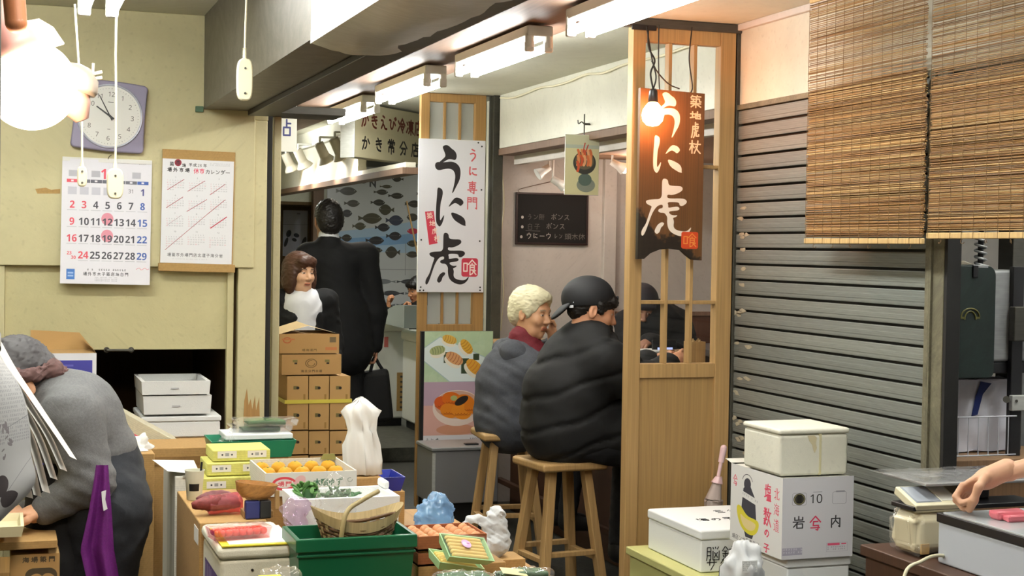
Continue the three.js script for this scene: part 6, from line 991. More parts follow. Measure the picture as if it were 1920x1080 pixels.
{ // tan basket and small blue packets between cooler and foam box
  const p = onZ(478, 934, -3.78), t = thing('bark_scoop', 'tan bark scoop lying before the yuzu carton', 'scoop', [p.x, p.y, p.z]); part(t, 'bowl', crumple(lathe([[0.001, 0], [0.03, 0.001], [0.046, 0.014], [0.052, 0.034], [0.049, 0.034], [0.042, 0.016], [0.026, 0.006], [0.001, 0.005]], 32).scale(1.05, 1.15, 0.8), 0.002, 30, 3).rotateZ(-0.12), mat('barkTan', 0xb98346, 0.7, { map: TX.scuff })); const q = box(0.05, -0.03, -0.005, 0.062, 0.018, 0.005, 0.002); part(t, 'strap', q, M.hinoki);
  const s = thing('produce_carton', 'carton under the tan bark scoop', 'carton', [p.x, DECK + 0.001, p.z - 0.01]); part(s, 'carton_body', box(-0.03, 0, -0.035, 0.045, Math.max(0.005, p.y - DECK - 0.032), 0.03, 0.002), M.cardboardDark);
  const b0 = onZ(485, 960, -3.66), bl = thing('blue_packet', 'small dark blue packet below the bark scoop', 'packet', [b0.x, DECK + 0.001, b0.z - 0.1]); part(bl, 'packet', box(-0.018, 0, -0.015, 0.018, 0.045, 0.012, 0.003), mat('packetNavy', 0x1b2260, 0.5)); const k0 = onZ(512, 960, -3.66), bk = thing('black_packet', 'small black packet beside the dark blue one', 'packet', [k0.x - 0.005, DECK + 0.001, k0.z - 0.1]); part(bk, 'packet', box(-0.012, 0, -0.012, 0.016, 0.045, 0.012, 0.003), M.blackPlastic); }
// open foam box with leafy greens
const leafMat = mat('leafGreen', 0x4d7a3a, 0.6), leafDark = mat('leafDark', 0x355c34, 0.6);
{ const z = -3.72, a = onZ(552, 990, z), b = onZ(750, 930, z), d = 0.18, w = b.x - a.x, h = b.y - a.y, t = thing('foam_box', 'open white foam box of bagged greens with blue print', 'foam box', [(a.x + b.x) / 2, a.y, z - d / 2]);
  part(t, 'shell', tray(w, h, d, 0.016, 0.003), M.styro); part(t, 'raised_corner', box(w / 2 - 0.017, h, -d / 2, w / 2, h + 0.022, -d / 2 + 0.07, 0.006), M.styro);
  part(t, 'front_print', sheet(0.16, 0.02).translate(-w * 0.12, h * 0.18, d / 2 + 0.0012), print('foamBlue', 640, 80, '#e4e8ea', (c) => { glyphs(c, ['sea', 'gate', 'place', 'market', 'white'], 130, 8, 66, 64, 100, 0, 15, '#4c7cd0'); c.fillStyle = '#5c84d8'; c.beginPath(); c.arc(56, 40, 38, 0, 7); c.fill(); }));
  const s = thing('produce_carton', 'carton under the open foam box', 'carton', [(a.x + b.x) / 2, TOP, z - d / 2]); part(s, 'carton_body', box(-w / 2 + 0.01, 0, -d / 2, w / 2 - 0.01, a.y - TOP - 0.0006, d / 2 - 0.01, 0.003), M.cardboard);
  const greens = (label, px, py, r, m, zz) => { const p = onZ(px, py, zz), g = thing('leafy_bunch', label, 'greens', [p.x, a.y + 0.017, zz], 0, 'greens in the foam box'), H = p.y - a.y - 0.017; const L = []; for (let i = 0; i < 26; i++) { const an = rnd(0, 6.283), rr = r * rnd(0.1, 1), lf = new THREE.SphereGeometry(0.014 * rnd(0.7, 1.3), 8, 6).scale(1, 0.25, 0.6).rotateZ(rnd(-1.2, 1.2)).rotateY(an).translate(Math.cos(an) * rr, H * rnd(0.72, 1.02) - rr * rr * 6, Math.sin(an) * rr * 0.7); L.push(lf); } const f = part(g, 'leaves', L, m); f.userData.kind = 'stuff'; part(g, 'stems', [rod([0, 0, 0], [0, H * 0.85, 0], 0.012, 0.016), rod([0.012, 0, 0.004], [0.018, H * 0.8, 0.004], 0.008, 0.012)], leafDark); return g; };
  greens('round leafy green bunch at the yuzu carton side of the foam box', 578, 908, 0.036, leafMat, z - 0.1); greens('long dark green bunch in the middle of the foam box', 640, 916, 0.055, leafDark, z - 0.09);
  const bag = (label, px, py, sx, sy, sz, zz, sd, m = M.clearFilm) => { const p = onZ(px, py, zz), g = thing('clear_bag', label, 'plastic bag', [p.x, p.y, zz], 0, 'clear plastic bags'); part(g, 'film', crumple(new THREE.SphereGeometry(1, 40, 28).scale(sx, sy, sz), Math.min(sx, sy) * 0.3, 18, sd), m); return g; };
  bag('clear plastic bag bulging over the front of the foam box', 626, 940, 0.05, 0.055, 0.03, z + 0.045, 4); bag('clear bag with purple print beside the cooler', 555, 962, 0.035, 0.04, 0.025, z + 0.05, 9, mat('lilacFilm', 0xeee2f0, 0.1, { physical: true, transmission: 0.9, thickness: 0 })); }
// green crate with a woven basket in it
{ const z = -3.3, a = onZ(558, 1000, z), b = onZ(779, 1010, z), W = b.x - a.x, rim = (a.y + b.y) / 2, d = 0.17, H = rim - TOP - 0.004, t = thing('green_crate', 'dark green plastic crate in front, holding a woven bamboo basket', 'crate', [(a.x + b.x) / 2, TOP + 0.002, z - d / 2]);
  part(t, 'crate_shell', tray(W, H, d, 0.006, 0.016), M.greenPlastic); part(t, 'rim', [box(-W / 2 - 0.004, H - 0.03, d / 2 - 0.004, W / 2 + 0.004, H, d / 2 + 0.004, 0.003), box(-W / 2 - 0.004, H - 0.03, -d / 2 - 0.004, W / 2 + 0.004, H, -d / 2 + 0.004, 0.003), box(-W / 2 - 0.004, H - 0.03, -d / 2, -W / 2 + 0.004, H, d / 2, 0.003), box(W / 2 - 0.004, H - 0.03, -d / 2, W / 2 + 0.004, H, d / 2, 0.003)], M.greenPlastic); part(t, 'ridge', box(-W / 2 - 0.001, H - 0.042, d / 2 - 0.006, W / 2 + 0.001, H - 0.036, d / 2 + 0.002, 0.002), M.greenPlastic);
  const c = onZ(672, 990, z - 0.07), u = thing('woven_basket', 'pale woven bamboo basket with bent cane handle in the green crate', 'basket', [c.x, TOP + 0.011, z - d / 2]); const pale = mat('bambooPale', 0xd8c69a, 0.6, { map: TX.wood }), brown = mat('bambooBrown', 0x5e4428, 0.6), R = 0.098, yb = rim - TOP - 0.045;
  const wall = []; for (let r = 0; r < 6; r++) { const y = yb + r * 0.0105, k = 0.78 + r * 0.035; wall.push(tube(Array.from({ length: 25 }, (_, i) => { const q = i / 24 * 6.2832, w0 = (i + r) % 2 ? 0.0016 : -0.0016; return [Math.cos(q) * (R * k + w0), y + Math.cos(2 * q) * 0.012, Math.sin(q) * (R * 0.62 * k + w0)]; }), 0.0045, 96, 5)); } part(u, 'weave_rows', wall, brown).userData.kind = 'stuff';
  for (let i = 0; i < 22; i++) { const q = i / 22 * 6.2832; part(u, 'stake', bar([Math.cos(q) * R * 0.76, yb - 0.004, Math.sin(q) * R * 0.47], [Math.cos(q) * R * 1.0, yb + 0.06 + Math.cos(2 * q) * 0.012, Math.sin(q) * R * 0.62], 0.008, 0.003, V(Math.cos(q), 0.01, Math.sin(q))), pale); }
  const strip = []; { const N = 64, pos = [], idx = []; for (let i = 0; i <= N; i++) { const q = i / N * 6.2832; for (let k = 0; k < 2; k++) pos.push(Math.cos(q) * R * (1.02 + k * 0.1), yb + 0.05 + k * 0.026 + Math.cos(2 * q) * 0.016, Math.sin(q) * R * 0.62 * (1.02 + k * 0.08)); } for (let i = 0; i < N; i++) idx.push(i * 2, i * 2 + 1, i * 2 + 2, i * 2 + 1, i * 2 + 3, i * 2 + 2); const g = new THREE.BufferGeometry(); g.setAttribute('position', new THREE.Float32BufferAttribute(pos, 3)); g.setIndex(idx); g.computeVertexNormals(); part(u, 'rim_band', metric(g), pale); }
  part(u, 'floor', new THREE.CylinderGeometry(R * 0.76, R * 0.7, 0.006, 32).scale(1, 1, 0.62).translate(0, yb - 0.004, 0), brown); part(u, 'foot_ring', new THREE.CylinderGeometry(R * 0.6, R * 0.6, yb - 0.007, 24, 1, true).scale(1, 1, 0.6).translate(0, (yb - 0.007) / 2, 0), brown);
  part(u, 'cane_handle', tube([[-0.055, yb, 0.07], [-0.05, yb + 0.05, 0.072], [-0.036, yb + 0.088, 0.06], [0.005, yb + 0.106, 0.03], [0.05, yb + 0.12, 0.0]], 0.0055, 40, 8), mat('cane', 0x9b8c62, 0.5)); }
// packs at the front: baby corn, eggs, cucumbers
{ const z = -3.28, p = onZ(868, 1022, z), t = thing('corn_pack', 'tilted pale green tray of yellow baby corn in film', 'vegetable pack', [p.x, p.y - 0.02, z]); t.rotation.set(0.62, 0.1, -0.3); const W = 0.125, D = 0.075; mat('paleGreen', 0xa6cf9a, 0.35); part(t, 'tray', tray(W, 0.022, D, 0.003, 0.008), M.paleGreen); const cm = mat('cornYellow', 0xdcc06a, 0.5); for (let i = 0; i < 6; i++) part(t, 'baby_corn', new THREE.CapsuleGeometry(0.0058, 0.088, 5, 10).rotateZ(Math.PI / 2).translate(0, 0.0185, -0.027 + i * 0.0108), cm); part(t, 'film', crumple(new THREE.PlaneGeometry(W, D, 14, 8).rotateX(-Math.PI / 2).translate(0, 0.026, 0), 0.0012, 50, 2), M.clearFilm); part(t, 'sticker', new THREE.CircleGeometry(0.013, 24).rotateX(-Math.PI / 2).translate(-0.004, 0.0285, -0.004), print('cornSticker', 128, 128, '#c9a6cf', (c) => { c.fillStyle = '#e8c8dc'; c.beginPath(); c.arc(46, 64, 30, 0, 7); c.fill(); c.fillStyle = '#b070a0'; c.fillRect(70, 50, 40, 16); }));
  const t2 = thing('corn_pack', 'second pale green tray of baby corn tucked under the tilted one', 'vegetable pack', [p.x - 0.012, p.y - 0.055, z - 0.03]); t2.rotation.set(0.25, 0.1, -0.25); part(t2, 'tray', tray(W * 0.95, 0.02, D, 0.003, 0.006), M.paleGreen); for (let i = 0; i < 6; i++) part(t2, 'baby_corn', new THREE.CapsuleGeometry(0.0056, 0.084, 5, 8).rotateZ(Math.PI / 2).translate(0, 0.014, -0.027 + i * 0.0108), cm); }
{ const z = -3.38, a = onZ(776, 1008, z), b = onZ(905, 1003, z), w = b.x - a.x, y = onZ(800, 1062, z).y, t = thing('egg_carton', 'reddish brown tray of brown eggs beside the green crate', 'egg tray', [(a.x + b.x) / 2 + 0.012, y, z - 0.08]); const rb = mat('rustCard', 0x9c5a34, 0.8, { map: TX.card }); part(t, 'lower_tray', tray(w, 0.03, 0.15, 0.004), rb); const up = part(t, 'upper_tray', tray(w, 0.034, 0.15, 0.004), rb); up.position.y = 0.036; const em = mat('eggTan', 0xc78a5c, 0.5); for (let i = 0; i < 5; i++) for (let j = 0; j < 4; j++) { const e = part(t, 'egg', new THREE.SphereGeometry(0.0145, 14, 10).scale(1, 1.15, 1), em); e.position.set(-w / 2 + 0.02 + i * (w - 0.04) / 4, 0.056, -0.055 + j * 0.036); } for (let i = 0; i < 5; i++) { const e = part(t, 'egg', new THREE.SphereGeometry(0.0145, 14, 10), em); e.position.set(-w / 2 + 0.02 + i * (w - 0.04) / 4, 0.021, 0.05); }
  const s = thing('produce_carton', 'carton under the brown egg trays', 'carton', [(a.x + b.x) / 2 + 0.012, TOP, z - 0.08]); part(s, 'carton_body', box(-w / 2, 0, -0.08, w / 2 + 0.05, y - TOP - 0.0006, 0.075, 0.003), M.cardboard); }
{ [[868, 1074, 'bagged cucumbers lying in front of the baby corn', 0], [978, 1068, 'bagged cucumbers and greens nearest the stool legs', 0.12]].forEach(([px, py, label, tn], i) => { const z = -3.12, p = onZ(px, py, z), t = thing('cucumber_pack', label, 'vegetable pack', [p.x, p.y - 0.012, z], tn, 'bagged cucumbers'); for (let k = 0; k < 3; k++) part(t, 'cucumber', tube([[-0.055, 0, k * 0.016 - 0.016], [0, 0.004, k * 0.016 - 0.016], [0.055, 0, k * 0.016 - 0.016]], 0.0085, 14, 10), leafDark); part(t, 'bag_film', crumple(new THREE.SphereGeometry(1, 36, 22).scale(0.075, 0.017, 0.036), 0.006, 26, i + 3), M.clearFilm); if (i) part(t, 'price_slip', quad(V(-0.06, 0.015, 0.03), V(0.0, 0.004, 0.036), V(0.002, 0.013, 0.0), V(-0.055, 0.022, 0.0)), mat('slipCream', 0xdccf9c, 0.7)); });
  const s = thing('produce_carton', 'low carton under the bagged cucumbers', 'carton', [0, TOP, -3.12]), a = onZ(800, 1080, -3.12), b = onZ(1010, 1080, -3.12), y = onZ(868, 1074, -3.12).y - 0.026; part(s, 'carton_body', box(a.x, -0.02, -0.06, b.x, y - TOP, 0.06, 0.003), M.cardboardPale);
  part(s, 'leg_board', box(a.x + 0.02, -TOP, -0.04, b.x - 0.02, -0.02, 0.04, 0.003), M.cardboardDark); }
{ const z = -3.12, p = onZ(525, 1078, z), t = thing('clear_bag', 'clear bag with yellow label at the front edge of the stall', 'plastic bag', [p.x, p.y, z]); part(t, 'film', crumple(new THREE.SphereGeometry(1, 30, 20).scale(0.045, 0.02, 0.03), 0.006, 24, 5), M.clearFilm); part(t, 'yellow_label', box(-0.05, 0.004, 0.02, -0.004, 0.006, 0.04, 0.0), M.cardYellow); const s = thing('produce_carton', 'carton under the clear bag with yellow label', 'carton', [p.x, 0, z]); part(s, 'carton_body', box(-0.07, 0.002, -0.06, 0.07, p.y - 0.028, 0.07, 0.003), M.cardboardPale); }
// blue and white shopping bags
{ const z = -3.78, a = onZ(776, 1000, z), b = onZ(852, 926, z), t = thing('blue_bag', 'pale blue translucent shopping bag standing upright', 'bag', [(a.x + b.x) / 2, a.y, z]), w = (b.x - a.x) / 2, h = (b.y - a.y); const g = new THREE.SphereGeometry(1, 40, 30).scale(w * 0.98, h * 0.56, w * 0.7), p = g.attributes.position; for (let i = 0; i < p.count; i++) { const v = p.getY(i) / (h * 0.56); if (v > 0) p.setX(i, p.getX(i) * (1 - v * 0.25) + v * 0.012); if (v < 0) { p.setY(i, Math.max(p.getY(i), -h * 0.46)); } } part(t, 'film', crumple(g, 0.008, 34, 6).translate(0, h * 0.46, 0), mat('blueFilm', 0x9cc6ea, 0.2, { physical: true, transmission: 0.55, thickness: 0 }));
  const s = thing('foam_box', 'white foam box under the blue and white shopping bags', 'foam box', [(a.x + b.x) / 2, 0, z]); part(s, 'body', box(-0.12, TOP, -0.09, 0.06, a.y - 0.0022, 0.09, 0.006), M.styro); part(s, 'rim', box(-0.124, a.y - 0.03, -0.094, 0.064, a.y - 0.0021, 0.094, 0.004), M.styro); }
{ const z = -3.76, a = onZ(862, 1045, z), b = onZ(954, 942, z), base = a.y, t = thing('white_bag', 'white plastic carrier bag with two loop handles', 'bag', [(a.x + b.x) / 2, base, z]), w = (b.x - a.x), h = b.y - base; const wm = mat('bagWhite', 0xdfe3e6, 0.4, { physical: true, transmission: 0.25, thickness: 0 });
  const ring = []; for (let i = 0; i < 12; i++) { const a0 = i / 12 * 6.2832, a1 = (i + 1) / 12 * 6.2832, q = (a) => V(-w * 0.2 + Math.cos(a) * w * 0.2, h * 0.5 + Math.sin(a) * h * 0.24, 0.01 + 0.01 * Math.cos(a)); ring.push(C0(q(a0), q(a1), 0.0085)); }
  part(t, 'bag_body', bagSkin(ring, w, h), wm); const s = thing('produce_carton', 'carton under the white carrier bag', 'carton', [(a.x + b.x) / 2 + 0.03, TOP, z]); part(s, 'carton_body', box(-0.075, 0, -0.05, 0.07, base - TOP - 0.002, 0.05, 0.002), M.cardboard); }
{ // tall twisted white bag
  const z = -4.42, a = onZ(636, 890, z), b = onZ(712, 746, z), h = b.y - a.y, cx = (a.x + b.x) / 2, t = thing('knotted_bag', 'tall white plastic bag twisted to a peak behind the yuzu carton', 'bag', [cx, a.y, z]); const prof = [[0.001, 0], [0.058, 0.0], [0.064, 0.04], [0.06, 0.09], [0.048, 0.125], [0.042, 0.135], [0.052, 0.165], [0.06, 0.19], [0.045, 0.21], [0.02, h - 0.004], [0.001, h]].map(([r, y]) => [r * 0.95, Math.min(y, h) ]);
  const g = lathe(prof, 40), p = g.attributes.position; for (let i = 0; i < p.count; i++) { const y = p.getY(i), k = 1 + 0.22 * noise3(Math.atan2(p.getZ(i), p.getX(i)) * 1.3, y * 14, 3); p.setXYZ(i, p.getX(i) * k + 0.012 * (1 - y / h), y, p.getZ(i) * k * 0.6); } g.computeVertexNormals(); part(t, 'bag', crumple(g, 0.009, 17, 11), mat('bagMilk', 0xe6e6e2, 0.45));
  const s = thing('produce_carton', 'carton under the tall white bag', 'carton', [cx + 0.01, TOP, z]); part(s, 'carton_body', box(-0.06, 0, -0.07, 0.05, Math.max(0.01, a.y - TOP - 0.004), 0.05, 0.003), M.cardboard); }
// green tray and veg packs at the back
{ const z = -4.7, a = onZ(396, 862, z), b = onZ(556, 832, z), w = b.x - a.x, h = b.y - a.y, d = 0.19, t = thing('green_tray', 'green plastic tray behind the yellow boxes', 'tray', [(a.x + b.x) / 2, a.y, z - d / 2]); part(t, 'tray_shell', tray(w, h + 0.012, d, 0.004, 0.014), M.greenTray); const f = thing('foam_slab', 'white foam slab lying on the green tray', 'slab', [(a.x + b.x) / 2 + 0.02, a.y + h + 0.0125, z - d / 2]); part(f, 'slab', box(-w * 0.4, 0, -0.08, w * 0.4, 0.018, 0.07, 0.004), M.styro);
  const s = thing('produce_carton', 'carton under the green tray', 'carton', [(a.x + b.x) / 2, TOP, z - d / 2]); part(s, 'carton_body', box(-w * 0.42, 0, -0.08, w * 0.42, a.y - TOP - 0.0006, 0.08, 0.003), M.cardboardDark);
  const y1 = a.y + h + 0.031; [['lower', 0, 0, -0.02], ['upper', 0.021, 0.012, 0.01]].forEach(([w0, dy, dx, dz], i) => { const q = thing('pepper_pack', w0 + ' film-wrapped pack of green peppers on the green tray', 'vegetable pack', [(a.x + b.x) / 2 + 0.035 + dx, y1 + dy * 1.1, z - d / 2 + dz], 0, 'packs of green peppers'); part(q, 'pack', tray(0.2, 0.018, 0.11, 0.002, 0.006), M.clearFilm); for (let k = 0; k < 7; k++) part(q, 'pepper', tube([[-0.06 + (k % 2) * 0.01, 0.009, -0.04 + k * 0.0125], [0, 0.011, -0.04 + k * 0.0125], [0.06, 0.008, -0.04 + k * 0.0125]], 0.0062, 12, 8), k % 2 ? leafMat : leafDark); part(q, 'film', crumple(new THREE.PlaneGeometry(0.2, 0.11, 14, 8).rotateX(-Math.PI / 2).translate(0, 0.0195, 0), 0.0015, 40, i), M.clearFilm); });
  const bg = onZ(432, 826, z - 0.03), cb = thing('clear_bag', 'crumpled clear bag at the end of the green tray', 'plastic bag', [bg.x, a.y + 0.045, z - 0.05]); part(cb, 'film', crumple(new THREE.SphereGeometry(1, 28, 18).scale(0.03, 0.026, 0.03), 0.012, 30, 3), M.clearFilm); }
// ---------- carton stack in the passage ----------
{ const stackPrint = (key, draw) => print(key, 560, 250, '#b08a56', draw, 0.85), z = -6.3, hole = M.black;
  const pa = stackPrint('stackTop', (c) => { c.strokeStyle = '#b0603c'; c.lineWidth = 12; c.beginPath(); c.arc(70, 80, 34, 0, 7); c.stroke(); c.fillStyle = '#b87448'; c.fillRect(20, 60, 120, 20); c.fillRect(430, 170, 110, 40); c.fillStyle = '#6a5a40'; c.fillRect(470, 40, 60, 70); glyphs(c, ['place', 'sea', 'road', 'gate'], 210, 190, 30, 34, 36, 0, 5, '#7a6038'); }), pb = stackPrint('stackSecond', (c) => { c.strokeStyle = '#6f5836'; c.lineWidth = 8; c.beginPath(); c.arc(275, 110, 52, 0, 7); c.stroke(); c.beginPath(); c.arc(275, 110, 34, 0, 5); c.stroke(); c.fillStyle = '#2c2418'; for (const x of [118, 420]) { c.fillRect(x, 100, 26, 20); c.fillStyle = '#7a7040'; c.fillRect(x - 16, 66, 44, 30); c.fillStyle = '#2c2418'; } glyphs(c, ['sea', 'north', 'part', 'gate', 'tree', 'road'], 180, 190, 28, 34, 34, 0, 5, '#6f5836'); }), pc = print('stackSmall', 220, 260, '#b5905b', (c) => { c.fillStyle = '#6e6238'; c.fillRect(66, 104, 40, 36); c.fillStyle = '#221b12'; c.beginPath(); c.arc(112, 124, 16, 0, 7); c.fill(); c.fillStyle = '#97753f'; c.fillRect(170, 190, 22, 60); }, 0.85);
  const cut = (label, p0, p1, y0, y1, m, d = 0.3, grp = 'cartons stacked in the passage', zz = z) => { const t = carton('shipping_carton', label, p0, p1, y0, y1, zz, d, M.cardboard, grp), [w, h] = dims(t); part(t, 'front_print', sheet(w, h).translate(-w / 2, 0, 0.001), m); return [t, w, h]; };
  const cut2 = (label, p0, p1, yT, yB, m, d, zz) => cut(label, p0, p1, yT, yB, m, d, 'cartons stacked in the passage', zz);
  const [top, tw, th] = cut2('opened carton with raised flaps on top of the passage stack', 524, 636, 626, 663, pa, 0.3, z); part(top, 'flap', quad(V(-tw / 2, th, -0.0), V(0.0, th + 0.035, -0.02), V(0.0, th + 0.04, -0.3), V(-tw / 2, th, -0.3)), M.cardboardPale); part(top, 'flap', quad(V(tw / 2, th, 0), V(0.01, th + 0.03, -0.03), V(0.0, th + 0.036, -0.3), V(tw / 2, th, -0.3)), M.cardboardPale);
  cut2('carton with round emblem second from the top of the passage stack', 528, 640, 664, 703, pb, 0.3, z);
  const xs = [[529, 537], [538, 578], [579, 617], [618, 657]], names = ['post-side', 'first', 'second', 'third']; [[705, 752], [754, 806], [808, 852], [854, 1000]].forEach(([a, b], r) => xs.forEach(([p, q], i) => { if (i) { const [t, w, h] = cut2(names[i] + ' small carton from the cream jamb, ' + ['upper', 'middle', 'lower', 'bottom'][r] + ' row of the passage stack', p, q, a, b, pc, 0.28, z); if (r === 3) { t.position.y; const g0 = t.position.y; t.children[0].geometry = box(-w / 2, -g0 + 0.002, -0.28, w / 2, h, 0, 0.003); } } }));
  const s = onZ(536, 754, z), e = onZ(658, 753, z), st = thing('plastic_strap', 'yellow plastic strap round the passage cartons', 'strap'); part(st, 'strap', [box(s.x - 0.004, s.y - 0.007, z + 0.002, e.x + 0.003, s.y + 0.009, z + 0.0045, 0), box(s.x - 0.006, s.y - 0.007, z - 0.285, s.x - 0.004, s.y + 0.009, z + 0.0045, 0), box(e.x + 0.002, s.y - 0.007, z - 0.285, e.x + 0.004, s.y + 0.009, z + 0.0045, 0)], mat('strapYellow', 0xd2c450, 0.4)); }
// ---------- newspapers hanging by the lamp ----------
{ const t = thing('newspaper_bundle', 'bundle of hanging newspapers fanned out at the picture edge', 'newspapers'), z = -2.3, np = mat('newsprint', 0xc9c6bf, 0.85), front = print('newsPage', 700, 900, '#c6c4c4', (c) => { smallPrint(c, 20, 20, 660, 420, 22, '#97959a', 0.9); c.strokeStyle = '#8f8d92'; c.lineWidth = 3; c.beginPath(); c.moveTo(0, 480); c.lineTo(700, 300); c.moveTo(0, 900); c.lineTo(700, 560); c.stroke(); for (let i = 0; i < 26; i++) { c.fillStyle = '#8d8588'; c.beginPath(); c.ellipse(420 + rnd(-60, 120), 420 + rnd(-90, 110), rnd(6, 24), rnd(4, 12), rnd(0, 3), 0, 7); c.fill(); } c.fillStyle = '#4c4446'; c.beginPath(); c.ellipse(420, 640, 60, 46, -0.4, 0, 7); c.fill(); c.beginPath(); c.ellipse(480, 720, 80, 40, 0.3, 0, 7); c.fill(); }, 0.85);
  const fan = (pts, zz, wide, m, name) => { const c = new THREE.CatmullRomCurve3(pts.map(([x, y]) => onZ(x, y, zz))), N = 24, pos = [], uv = [], idx = []; for (let i = 0; i <= N; i++) { const p = c.getPoint(i / N); for (let k = 0; k <= 1; k++) { pos.push(p.x - k * wide * 0.35 * (1 - 0.3 * i / N), p.y + k * 0.012, p.z + k * wide); uv.push(1 - k, 1 - i / N); } } for (let i = 0; i < N; i++) idx.push(i * 2, i * 2 + 2, i * 2 + 1, i * 2 + 1, i * 2 + 2, i * 2 + 3); const g = new THREE.BufferGeometry(); g.setAttribute('position', new THREE.Float32BufferAttribute(pos, 3)); g.setAttribute('uv', new THREE.Float32BufferAttribute(uv, 2)); g.setIndex(idx); g.computeVertexNormals(); part(t, name, g, m); };
  [[[2, 640], [30, 690], [70, 750], [110, 810], [144, 862]], [[0, 645], [26, 700], [62, 762], [98, 820], [126, 884]], [[-2, 650], [22, 706], [54, 770], [84, 830], [108, 900]], [[-4, 655], [18, 712], [46, 776], [70, 836], [94, 925]], [[-6, 660], [14, 716], [40, 782], [58, 840], [78, 932]], [[-8, 660], [10, 720], [32, 790], [46, 850], [62, 935]], [[-10, 665], [6, 724], [26, 800], [40, 860], [50, 930]]].forEach((p, i) => fan(p, z - 0.02 + i * 0.008, 0.05, np, 'newspaper_sheet'));
  const P = (x, y, zz) => onZ(x, y, zz), grid = [[[-90, 640], [0, 668]], [[-110, 740], [40, 730]], [[-110, 820], [56, 800]], [[-100, 900], [58, 850]], [[-90, 990], [66, 905]], [[-90, 1060], [0, 978]]], N = 12, c0 = new THREE.CatmullRomCurve3(grid.map(([a]) => P(a[0], a[1], z + 0.12))), c1 = new THREE.CatmullRomCurve3(grid.map(([, b]) => P(b[0], b[1], z + 0.09))), pos = [], uv = [], idx = []; for (let i = 0; i <= 20; i++) { const a = c0.getPoint(i / 20), b = c1.getPoint(i / 20); for (let k = 0; k <= N; k++) { const p = a.clone().lerp(b, k / N); pos.push(p.x, p.y, p.z + 0.02 * Math.sin(k / N * Math.PI)); uv.push(k / N, 1 - i / 20); } } for (let i = 0; i < 20; i++) for (let k = 0; k < N; k++) { const e = i * (N + 1) + k; idx.push(e, e + N + 1, e + 1, e + 1, e + N + 1, e + N + 2); } const g = new THREE.BufferGeometry(); g.setAttribute('position', new THREE.Float32BufferAttribute(pos, 3)); g.setAttribute('uv', new THREE.Float32BufferAttribute(uv, 2)); g.setIndex(idx); g.computeVertexNormals(); part(t, 'front_page', g, front, 'front sheet with lines of small print');
  const hg = onZ(-6, 645, z + 0.04); part(t, 'hanging_rail', rod([hg.x, hg.y + 0.004, z - 0.12], [hg.x, hg.y + 0.004, z + 0.2], 0.006), M.railMetal); part(t, 'hanging_wire', rod([hg.x, hg.y, z + 0.04], [hg.x, CEIL, z + 0.04], 0.003), M.railMetal); }
// cartons and tray at the lower edge by the vendor
{ const a = onZ(-90, 1010, -3.9), b = onZ(45, 984, -3.9), t = thing('cream_tray', 'cream shallow tray under the vendor hand', 'tray', [(a.x + b.x) / 2, a.y, -3.98]); part(t, 'tray_shell', tray(b.x - a.x, b.y - a.y, 0.2, 0.008, 0.006), mat('creamTray', 0xd9d0ac, 0.5));
  const c1 = carton('produce_carton', 'brown carton with open flap under the cream tray', -60, 108, 1012, 1036, -4.0, 0.28, M.cardboard), [w1, h1] = dims(c1); const c2 = carton('printed_carton', 'brown carton with dark characters and leaf emblem at the lower edge', 18, 112, 1037, 1200, -4.02, 0.18, M.cardboard, undefined, 0.002), [w2, h2] = dims(c2); part(c2, 'front_print', sheet(w2, 0.2).translate(-w2 / 2, h2 - 0.2, 0.0012), print('cartonMark', 400, 720, '#b28c58', (c) => { glyphs(c, ['sea', 'place', 'build', 'gate'], 100, 24, 52, 52, 70, 0, 8, '#4e4230'); c.fillStyle = '#4e4230'; c.beginPath(); c.roundRect(120, 130, 260, 240, 70); c.fill(); c.fillStyle = '#b28c58'; c.beginPath(); c.ellipse(205, 250, 60, 70, 0.4, 0, 7); c.fill(); c.beginPath(); c.ellipse(310, 250, 60, 70, -0.4, 0, 7); c.fill(); })); }
// ---------- people: smooth bodies from tapered bones, meshed as one skin ----------
function tint(g, fn) { const p = g.attributes.position, c = new Float32Array(p.count * 3); for (let i = 0; i < p.count; i++) { const k = fn(p.getX(i), p.getY(i), p.getZ(i)); c[i * 3] = k.r; c[i * 3 + 1] = k.g; c[i * 3 + 2] = k.b; } g.setAttribute('color', new THREE.BufferAttribute(c, 3)); return g; }
function joinSkin(list) { return mergeGeometries(list.map((g) => { const h = g.clone(); if (h.attributes.uv) h.deleteAttribute('uv'); return h; })); }
const headBasis = (h) => { const z = V(...h.f).normalize(), x = V(...(h.u ?? [0, 1, 0])).cross(z).normalize(), y = z.clone().cross(x); return new THREE.Matrix4().makeBasis(x, y, z).scale(V(h.s ?? 1, h.s ?? 1, h.s ?? 1)).setPosition(h.c); };
const SKIN = mat('skinTone', 0xffffff, 0.55, { vertexColors: true });
